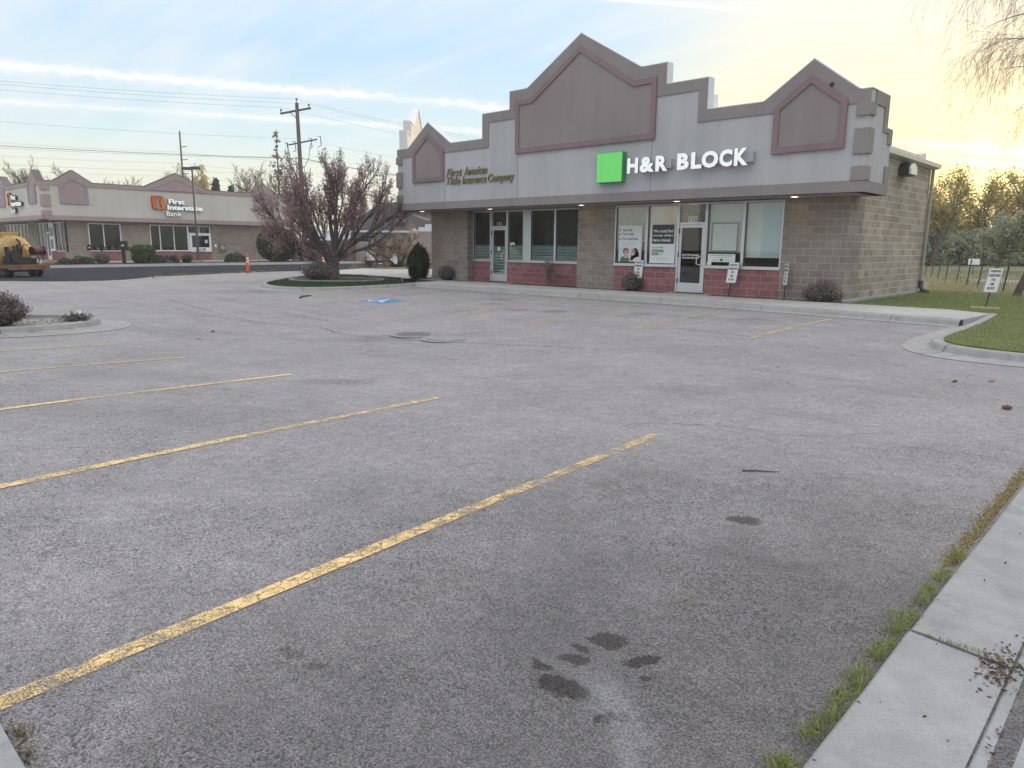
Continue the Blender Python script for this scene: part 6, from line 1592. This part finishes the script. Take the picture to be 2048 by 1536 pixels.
def leaf_shell(LV, LF, c, rx, ry, rz_, n, s, jit=.10, zmin=-1, pw=1.0, top=None):
    for _ in range(n):
        d = rv().normalized()
        if d.z < zmin: d.z = -d.z
        k = 1 - abs(rnd.gauss(0, jit)); 
        if top: k *= top(d)
        sg = lambda v_: math.copysign(abs(v_) ** pw, v_)
        p = Vector((c[0] + sg(d.x) * rx * k, c[1] + sg(d.y) * ry * k, c[2] + sg(d.z) * rz_ * k))
        leaf(LV, LF, p, s * rnd.uniform(.6, 1.35))
def shrub(name, label, c, rx, ry, h, n, s, lm, pw=1.0, jit=.1, group=None, core=.86, cat='shrub', top=None, mid=.5):
    root = thing(name, label, cat, c, 0, group); LV = []; LF = []
    cc = (c[0], c[1], c[2] + h * mid)
    leaf_shell(LV, LF, cc, rx, ry, h * (1 - mid), n, s, jit, pw=pw, top=top)
    if mid < .5: pass
    fast_mesh('foliage', [tuple(v) for v in LV], LF, lm, root)
    mb = MB(); mb.blob(cc, rx * core, ry * core, h * (1 - mid) * core, 16, 10, .05, flat=-h * mid); mb.build('inner_growth', M_dgreen if lm in (M_dgreen, M_mgreen) else M_bark2, root, uv=False, smooth=True)
    mb = MB(); mb.tube([(c[0], c[1], c[2] - .1), (c[0], c[1], c[2] + h * .4)], [.07, .05], 6); mb.build('stem', M_bark2, root, uv=False)
    return root
for x in range(8):
    p = at(1850 + 30 * x, 515, 66 + 5 * (x % 3)); shrub('brush_clump', ('grey green brush clump at the foot of the cottonwoods, number counted from the shop wall outwards')[:0] or ['low grey green brush nearest the shop wall at the field edge', 'second grey green brush clump from the shop wall at the field edge', 'third grey green brush clump from the shop wall at the field edge', 'fourth grey green brush clump from the shop wall, below the forked cottonwood', 'fifth grey green brush clump from the shop wall at the field edge', 'sixth grey green brush clump from the shop wall, below the broad cottonwood', 'grey green brush clump second from the right picture edge', 'grey green brush clump at the right picture edge'][x], (p.x, p.y, .1), 2.4, 2.4, 3.2 + .7 * (x % 3), 1700, .24, M_under, jit=.22, core=.7, group='brush under the cottonwoods', mid=.35)
# clipped and spreading shrubs along the bank
zs = -.05
shrub('clipped_bush', 'very large dark rounded bush at the right end of the bank wall', (-57.6, 32.3, zs), 1.66, 1.66, 2.85, 6500, .075, M_dgreen, jit=.035, core=.94, pw=.86)
shrub('clipped_bush', 'green block shaped clipped bush right of the parcel mailbox', (-55.9, 20.7, zs), .76, .76, 1.33, 3000, .07, M_mgreen, jit=.05, core=.9, pw=.62)
shrub('clipped_bush', 'small green rounded bush left of the lamp post', (-56.0, 23.85, zs), .36, .36, .62, 900, .055, M_mgreen, jit=.05, core=.88, pw=.75)
shrub('clipped_bush', 'dark brown rounded bush under the mailbox rack', (-55.8, 17.9, zs), .52, .52, .78, 1300, .06, M_lav, jit=.1, core=.85)
def juniper(c, L, w_, h, label):
    root = thing('juniper', label, 'shrub', c, 0, 'low junipers along the bank kerb'); LV = []; LF = []; ax = Vector((-.25, .97, 0))
    for k in range(9):
        o = Vector(c) + ax * rnd.uniform(-L, L) * .8 + Vector((rnd.uniform(-.3, .3), 0, 0)) * w_
        leaf_shell(LV, LF, (o.x, o.y, c[2] + .05), w_ * .55, w_ * .6, h * rnd.uniform(.5, 1.05), 320, .085, .2, zmin=0)
    fast_mesh('foliage', [tuple(v) for v in LV], LF, M_juni, root)
    mb = MB(); mb.blob(Vector(c) + Vector((0, 0, -.05)), w_ * .5, L * .7, h * .55, 12, 8, .1, flat=0); mb.build('inner_growth', M_bark2, root, uv=False)
juniper((-55.3, 16.2, zs), 1.3, .75, .55, 'low grey juniper spreading left of the mailbox rack'); juniper((-56.4, 22.3, zs), 1.2, .7, .55, 'low grey juniper between the two clipped green bushes')
juniper((-57.2, 28.3, zs), 1.25, .7, .75, 'low grey juniper behind the lone orange delineator'); juniper((-57.4, 35.0, zs), .9, .5, .4, 'low juniper right of the very large dark bush')
mb = MB(); mb.blob((-55.2, 14.6, -.02), .45, .40, .28, 12, 8, .10, flat=-.03); tag(mb.build('boulder', M_rust, smooth=True), 'rust brown boulder on the bank kerb beside the tanker', 'boulder')
# beside the shop
EG = thing('evergreen_bush', 'nearly black pointed evergreen bush at the left pier of the shop', 'shrub', (-25.35, 21.0, -.05)); LV = []; LF = []; mb = MB()
for ox, oy, rr_, hh_ in ((0, 0, .34, 1.62), (.22, .12, .27, 1.38), (-.24, -.10, .27, 1.30), (.05, -.26, .26, 1.22), (-.10, .24, .26, 1.36), (.28, -.16, .22, 1.02), (-.30, .14, .22, 1.08)):
    c_ = (-25.35 + ox, 21.0 + oy, -.05 + hh_ * .5)
    leaf_shell(LV, LF, c_, rr_, rr_, hh_ * .5, 900, .055, .14, top=lambda d: 1.0 - .35 * max(0, d.z) * (1 - abs(d.z)) + rnd.uniform(-.12, .14)); mb.blob(c_, rr_ * .8, rr_ * .8, hh_ * .44, 10, 8, .08)
fast_mesh('foliage', [tuple(v) for v in LV], LF, M_dgreen, EG); mb.build('inner_growth', M_dgreen, EG, uv=False)
def twig_shrub(name, label, c, rx, h, n, mtw, lm, leaves=5, lsz=.035, upright=.6, group=None, loose=1.0):
    root = thing(name, label, 'shrub', c, 0, group); mb = MB(); LV = []; LF = []
    for i in range(n):
        a = rnd.uniform(0, 6.28); e = math.acos(rnd.uniform(.02, 1)) ; e = e * (1 - upright * .5)
        d = Vector((math.cos(a) * math.sin(e), math.sin(a) * math.sin(e), math.cos(e)))
        k = rnd.uniform(.72, 1.08) if loose <= 1 else rnd.uniform(.5, 1.25)
        tip = Vector((d.x * rx * k, d.y * rx * k, d.z * h * k)); p0 = Vector(c) + Vector((d.x, d.y, 0)) * rx * .18
        mid_ = p0 + tip * .5 + rv() * rx * .06; end = Vector(c) + tip + rv() * rx * .03
        mb.tube([p0, mid_, end], [.006, .0045, .0025], 3, cap=False)
        q = (end - mid_)
        for _ in range(leaves): leaf(LV, LF, mid_ + q * rnd.uniform(.0, 1.05) + rv() * rx * .045, lsz * rnd.uniform(.6, 1.3))
        if i % 2 == 0: mb.tube([mid_, mid_ + (q * .8 + rv() * rx * .15)], [.0035, .002], 3, cap=False)
    mb.build('twigs', mtw, root, uv=False, fixn=False)
    if LF: fast_mesh('foliage', [tuple(v) for v in LV], LF, lm, root)
    return root
M_lavt = vary('grey_twig', (.13, .11, .105), .9, .3, 2, 20, 0)
twig_shrub('lavender_shrub', 'rounded grey lavender shrub against the left pier of the shop', (-23.4, 20.95, -.05), .52, .62, 420, M_lavt, M_lav, 7)
twig_shrub('twig_shrub', 'upright reddish bare shrub in front of the left red base wall', (-17.75, 21.0, -.05), .36, .95, 190, M_twig, M_buds, 3, .03, 1.35)
twig_shrub('lavender_shrub', 'grey lavender shrub at the foot of the sign below the posters', (-13.95, 20.85, -.05), .44, .60, 420, M_lavt, M_lav, 7)
twig_shrub('twig_shrub', 'low untidy grey shrub at the right corner of the shop', (-7.65, 20.95, -.05), .56, .52, 420, M_lavt, M_lav, 6, .035, .4, loose=2)
twig_shrub('lavender_shrub', 'grey lavender shrub at the foot of the plum tree', (-26.35, 16.55, -.05), .78, .78, 620, M_lavt, M_lav, 7, .045)
twig_shrub('lavender_shrub', 'dense dark lavender mound on the gravel island at the left edge', (-17.0, 3.42, -.24), .66, .68, 1100, M_lavt, M_lav, 8, .035)
twig_shrub('dead_plant', 'small dry plant at the tip of the gravel island', (-17.3, 4.95, -.24), .28, .20, 160, M_lavt, M_lav, 5, .03, .2, loose=2)
mb = MB(); mb.blob((-17.62, 5.08, -.10), .085, .06, .06, 9, 6, .35); tag(mb.build('paper_scrap', M_paper), 'crumpled white paper caught in the dry plant on the gravel island', 'litter')

# weeping tree outside the frame on the right: its thin branches hang into the sky
T9 = thing('weeping_tree', 'leafless weeping tree whose thin branches hang into the sky at the top right', 'tree', (-.9, 25.0, -.1))
ms = [MB(), MB(), MB()]
ms[0].tube([(-.9, 25, -.1), (-.85, 25, 2.5), (-1.1, 24.9, 5.2)], [.34, .27, .2], 10)
def arch(p, d, L, r, lvl):
    n = 7; pts = [p]; rad = [r]; ds = [d]
    for i in range(n):
        d = (d + Vector((0, 0, -.10 - .05 * lvl)) + rv() * .075).normalized(); p = p + d * L / n; pts.append(p); rad.append(max(.0018, r * (1 - .85 * (i + 1) / n))); ds.append(d)
    ms[min(lvl, 2)].tube(pts, rad, 4 if lvl < 2 else 3, cap=False)
    if lvl < 3:
        for k in range((9, 7, 4)[lvl]):
            i = rnd.randint(1, n - 1); ax = ds[i].cross(rv()).normalized(); nd = Matrix.Rotation(R(rnd.uniform(20, 60)), 3, ax) @ ds[i]
            arch(pts[i], nd, L * rnd.uniform(.4, .75), max(.0032, rad[i] * .42), lvl + 1)
for a, b, z, L, r in ((-1.0, -.25, 7.3, 2.6, .06), (-1.0, .1, 8.0, 2.8, .06), (-.95, .4, 9.2, 2.8, .05), (-.9, -.5, 6.4, 2.5, .05), (-.8, .0, 5.8, 2.3, .05), (-.8, -.1, 9.8, 2.4, .04), (-.95, .2, 6.9, 2.5, .05), (-.7, .3, 5.0, 1.9, .045)):
    p = Vector((-1.1, 24.9, 5.0)); q = Vector((-2.7, 24.6 + b, z)); ms[0].tube([p, p.lerp(q, .5) + Vector((.2, 0, .3)), q], [.09, .05, r * .6], 6, cap=False)
    arch(q, Vector((a, b, .45)).normalized(), L, r * .5, 0)
finish(T9, ms, ['trunk', 'limb', 'twigs'], [M_bark, M_twig, M_twig], [], [], None)

# field fence, field sign, distant car
FN = thing('wire_fence', 'leaning thin posts with sagging wires between the lawn and the dry field', 'fence', (-5.5, 31, -.05))
fp = [(-3.2, 25.8, .16), (-4.25, 28.4, .12), (-4.95, 30.5, .13), (-6.45, 34.4, .12), (-7.3, 36.7, .1), (-8.2, 39.1, .12), (-9.3, 42.0, .1), (-10.3, 44.8, .12), (-11.2, 47.2, .1), (-12.1, 49.6, .1)]
for i, (x, y, ln) in enumerate(fp):
    if i == 1: MB().tube([(x, y, -.2), (x + .22, y, .55), (x + .42, y, 1.2)], [.13, .11, .09], 8).build('corner_post', M_bark, FN)
    else: MB().tube([(x, y, -.2), (x + ln, y, 1.02)], .028, 5).build('post', M_bark2, FN)
mb = MB()
for z in (.35, .62, .92):
    for a, b in zip(fp, fp[1:]):
        A_ = Vector((a[0] + a[2] * z, a[1], z)); B_ = Vector((b[0] + b[2] * z, b[1], z)); m_ = (A_ + B_) / 2 - Vector((0, 0, rnd.uniform(.02, .12))); mb.tube([A_, A_.lerp(m_, .5) - Vector((0, 0, .01)), m_, m_.lerp(B_, .5), B_], .004, 3, cap=False)
mb.build('wire', M_wire, FN, uv=False, fixn=False)
p = at(1947, 533, 44); sg = thing('field_sign', 'small white board on a thin stake out in the dry field', 'sign', (p.x, p.y, 0)); MB().tube([(p.x, p.y, -.1), (p.x, p.y, .75)], .025, 5).build('post', M_bark2, sg); mb = MB(); mb.rbox((p.x, p.y - .03, .72), (.60, .03, .36), R(10)); mb.build('board', M_white, sg)
p = at(1950, 508, 84); cr = thing('parked_car', 'distant silver grey car parked under the trees beyond the field', 'car', (p.x, p.y, .35), R(15))
mb = MB(); mb.prism([(-2.1, .35), (2.1, .35), (2.15, .75), (1.3, .85), (.7, 1.4), (-1.3, 1.4), (-1.9, .9), (-2.15, .8)], lambda a, b, d: (a, d, b), -.85, .85); mb.build('body', vary('silver_paint', (.36, .37, .38), .35, .05), cr, local=True)
mb = MB(); mb.prism([(-1.2, .9), (1.05, .9), (.65, 1.32), (-1.15, 1.32)], lambda a, b, d: (a, d, b), -.87, .87); mb.build('window', M_black, cr, local=True)
for x in (-1.35, 1.35):
    for y in (-.8, .8): MB().lathe([(.2, -.1), (.34, -.1), (.34, .1), (.2, .1)], (x, y, .34), (0, 1, 0), 14).build('wheel', M_tyre, cr, local=True)

# ------------------------------------------------------------------ grass and small litter
nr = np.random.default_rng(5)
def inpoly(P, poly):
    x, y = P[:, 0], P[:, 1]; c = np.zeros(len(P), bool); n = len(poly)
    for i in range(n):
        x0, y0 = poly[i]; x1, y1 = poly[(i + 1) % n]
        k = ((y0 > y) != (y1 > y)) & (x < (x1 - x0) * (y - y0) / (y1 - y0 + 1e-12) + x0); c ^= k
    return c
def blades(name, XY, z, h, w, m, lean=.5, parent=None, kind='stuff', label=None, cat=None, bend=True):
    n = len(XY); a = nr.uniform(0, 2 * np.pi, n); hh = h * nr.uniform(.5, 1.25, n); ww = w * nr.uniform(.7, 1.3, n)
    z = np.broadcast_to(z, n); b = np.stack([XY[:, 0], XY[:, 1], z], 1)
    s = np.stack([np.cos(a) * ww / 2, np.sin(a) * ww / 2, np.zeros(n)], 1)
    l = nr.uniform(0, 2 * np.pi, n); ll = lean * hh * nr.uniform(.2, 1.2, n)
    mid = b + np.stack([np.cos(l) * ll * .35, np.sin(l) * ll * .35, hh * .6], 1); tip = b + np.stack([np.cos(l) * ll, np.sin(l) * ll, hh * (1 - .25 * lean * nr.uniform(0, 1, n))], 1)
    V = np.stack([b - s, b + s, mid + s * .7, mid - s * .7, tip + s * .06, tip - s * .06], 1).reshape(-1, 3); k = np.arange(n) * 6
    F = np.concatenate([np.stack([k, k + 1, k + 2, k + 3], 1), np.stack([k + 3, k + 2, k + 4, k + 5], 1)])
    o = fast_mesh(name, V, F, m, parent, kind)
    return tag(o, label, cat)
def scatter(poly, n):
    xs = [p[0] for p in poly]; ys = [p[1] for p in poly]; P = np.stack([nr.uniform(min(xs), max(xs), n), nr.uniform(min(ys), max(ys), n)], 1); return P[inpoly(P, poly)]
M_blade = foliage('lawn_blade', (0.18, 0.23, 0.075), (0.34, 0.36, 0.16), .35); M_blade2 = foliage('dark_green_blade', (0.022, 0.055, 0.014), (0.04, 0.085, 0.022), .25)  # second blade colour: the darker green of the island grass
M_straw = foliage('straw_blade', (0.30, 0.25, 0.13), (0.44, 0.37, 0.21), .3); M_weed = foliage('weed_blade', (0.17, 0.23, 0.06), (0.33, 0.36, 0.14), .35); M_moss = foliage('dry_moss', (0.27, 0.22, 0.085), (0.42, 0.34, 0.15), .2)
lp = [(-3.42, 20.05), (-4.4, 20.66), (-7.1, 20.68), (-7.1, 30), (3, 30), (3, 12.98)] + [(p[0], p[1]) for p in lawn[::-1][1:-1]]
blades('lawn_grass', scatter([q for q in lp], 75000), -.06, .055, .007, M_blade, .7, label='short green lawn grass right of the shop', cat='grass')
blades('dry_grass', scatter([(-11, 44), (-8.5, 36), (-7.05, 28.9), (-4.8, 27.3), (-2, 25), (2, 23.5), (2, 28), (-3.5, 31.5), (-8, 40)], 26000), -.07, .15, .010, M_straw, .9, label='pale dry grass along the field fence', cat='grass')
blades('field_grass', scatter([(-30, 60), (-12, 45), (-9, 40), (-3.5, 31.5), (6, 28), (14, 60), (6, 78), (-34, 78)], 34000), -.05, .14, .022, foliage('field_blade', (.17, .17, .10), (.26, .25, .15), .3), .8, label='rough grey green grass in the field beyond the fence', cat='grass')
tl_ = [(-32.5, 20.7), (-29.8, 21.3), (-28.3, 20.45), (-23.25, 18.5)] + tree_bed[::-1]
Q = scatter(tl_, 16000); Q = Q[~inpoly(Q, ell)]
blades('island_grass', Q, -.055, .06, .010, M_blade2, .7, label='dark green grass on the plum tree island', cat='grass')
# weeds rooted in the crack between the asphalt and the kerb slab
pts = []; cl = []
for v_ in (1.60, 1.66, 1.85, 2.02, 2.07, 2.13, 2.32, 2.37, 2.43, 2.47, 2.62, 2.68, 2.76, 2.82, 2.96, 3.03, 3.09, 3.22, 3.29, 3.37, 3.44, 3.60, 3.70, 3.76, 3.95, 4.02, 4.28, 4.33):
    cl.append((-.745 + nr.normal(0, .016), v_ + nr.normal(0, .02), nr.uniform(.018, .036)))
for x, y, s in cl: pts.append(np.stack([nr.normal(x, s * .75, 90), nr.normal(y, s * 1.1, 90)], 1))
pts = np.concatenate(pts); pts = pts[pts[:, 0] < -.695]
blades('kerb_weeds', pts, -.20, .038, .0032, M_weed, 1.1, label='green weeds growing in the crack along the kerb slab', cat='weeds')
pts = np.stack([-.73 - np.abs(nr.normal(0, .035, 5200)), nr.uniform(4.2, 9.5, 5200)], 1)
blades('dry_moss', pts, np.vectorize(gz)(pts[:, 0], pts[:, 1]), .018, .006, M_moss, 1.2, label='dry yellow moss in the far part of the kerb crack', cat='moss')
pts = np.stack([nr.normal(-.5, .14, 140), np.full(140, 3.25) + nr.normal(0, .006, 140)], 1)
blades('joint_weeds', pts, -.18, .022, .003, M_weed, 1.0, label='small weeds in the slab joint', cat='weeds')
pts = np.concatenate([np.stack([nr.normal(-2.52, .03, 50), nr.normal(.45, .015, 50)], 1), np.stack([nr.normal(-2.66, .04, 90), nr.normal(.46, .02, 90)], 1)])
blades('corner_weeds', pts, -.20, .035, .003, foliage('olive_weed', (.12, .12, .045), (.20, .17, .07), .2), 1.2, label='olive weeds at the kerb corner in the lower left', cat='weeds')
# crumbs, seeds and leaf litter on the slab and along the crack
def crumbs(name, C, s, m, label, cat, zf=None):
    LV = []; LF = []
    for x, y in C:
        zz_ = zf(x, y); leaf(LV, LF, Vector((x, y, zz_ + rnd.uniform(.001, .006))), s * rnd.uniform(.5, 1.4), Vector((rnd.gauss(0, 1), rnd.gauss(0, 1), rnd.gauss(0, .15))).normalized(), 1.9)
    tag(fast_mesh(name, [tuple(v) for v in LV], LF, m, None, 'stuff'), label, cat)
def slabz(x, y): return gz(-.7, y) + (.035 - (x + .70) * .06 if x < -.33 else .012)
C = [(rnd.gauss(-.36, .035), rnd.gauss(3.22, .09)) for _ in range(240)] + [(rnd.gauss(-.31, .02), rnd.gauss(3.75, .12)) for _ in range(70)] + [(rnd.uniform(-.69, -.27), rnd.uniform(1.6, 6)) for _ in range(34)] + [(-.28 + rnd.gauss(0, .012), rnd.uniform(2, 5)) for _ in range(90)]
crumbs('leaf_litter', C, .0095, foliage('brown_litter', (.07, .045, .032), (.16, .10, .07), .1), 'brown leaf crumbs collected in the gutter of the kerb slab', 'litter', slabz)
C = [(-.735 - abs(rnd.gauss(0, .03)), rnd.uniform(1.9, 9)) for _ in range(700)]
crumbs('seed_litter', C, .011, foliage('straw_litter', (.20, .14, .08), (.34, .25, .15), .1), 'pale seed litter along the kerb crack', 'litter', lambda x, y: gz(x, y))
mb = MB(); mb.tube([(-2.34, 5.09, gz(-2.34, 5.09) + .008), (-2.25, 5.15, gz(-2.25, 5.15) + .012), (-2.12, 5.26, gz(-2.12, 5.26) + .006)], [.007, .006, .002], 5); tag(mb.build('twig', M_bark2), 'short dark twig on the asphalt right of the nearest yellow line', 'twig')
mb = MB(); mb.tube([(-20.44, 12.13, gz(-20.4, 12.1) + .02), (-20.6, 12.3, gz(-20.6, 12.3) + .05), (-20.95, 12.84, gz(-20.9, 12.8) + .02)], [.035, .03, .015], 6); tag(mb.build('branch_piece', M_bark2), 'dark piece of branch lying on the asphalt before the hatched bay', 'branch')
mb = MB(); mb.tube([(-1.56, 2.97, gz(-1.5, 3) + .004), (-1.555, 2.90, gz(-1.5, 3) + .006), (-1.57, 2.83, gz(-1.5, 3) + .004), (-1.60, 2.78, gz(-1.5, 3) + .003)], .0018, 4); tag(mb.build('grass_stem', M_twigy), 'thin pale curved grass stem on the asphalt', 'stem')
pc = thing('pine_cone', 'brown pine cone lying on the asphalt near the right edge', 'pine cone', (-1.30, 9.16, gz(-1.3, 9.16)), R(30)); mb = MB(); mb.lathe([(.0, -.07), (.03, -.06), (.045, -.02), (.04, .03), (.018, .07), (0, .08)], (0, 0, .035), (1, 0, 0), 10)
for i in range(46):
    t_ = i / 46; a = i * 2.4; r_ = .05 * math.sin(math.pi * (t_ * .85 + .12)); mb.rbox((-.07 + .15 * t_, math.cos(a) * r_, .036 + math.sin(a) * r_ * .8), (.016, .016, .010), a, .4)
mb.build('cone', M_rust, pc, local=True); pc.scale = (.62, .62, .62)
for x, y, s, lb in ((-2.1, 10.6, .04, 'tiny brown leaf on the asphalt left of the pine cone'), (-1.75, 10.9, .05, 'small brown leaf on the asphalt behind the pine cone'), (-15.2, 6.9, .07, 'dark leaf on the asphalt near the gravel island'), (-14.3, 6.2, .08, 'larger dark leaf on the asphalt right of the gravel island')):
    LV = []; LF = []; leaf(LV, LF, Vector((x, y, gz(x, y) + .012)), s * 1.3, Vector((.8, .5, .2)).normalized(), 1.6); tag(fast_mesh('fallen_leaf', [tuple(v) for v in LV], LF, M_rust), lb, 'leaf')

# dark trees across the road behind the camera; the left shop windows mirror them
for i, (x, y, w_, h_) in enumerate(((-60, -33, 4.5, 8.5), (-68, -35, 5.0, 9.5), (-77, -33, 5.0, 8.0), (-86, -34, 5, 9))):
    shrub('roadside_tree', ('dense dark tree across the road next to the tall white building', 'tallest dense dark tree across the road, second from the white building', 'dense dark tree across the road, third from the white building', 'dense dark tree across the road, farthest from the white building')[i], (x, y, -.2), w_, w_, h_, 2200, .5, M_dgreen, core=.9, cat='tree', jit=.15)
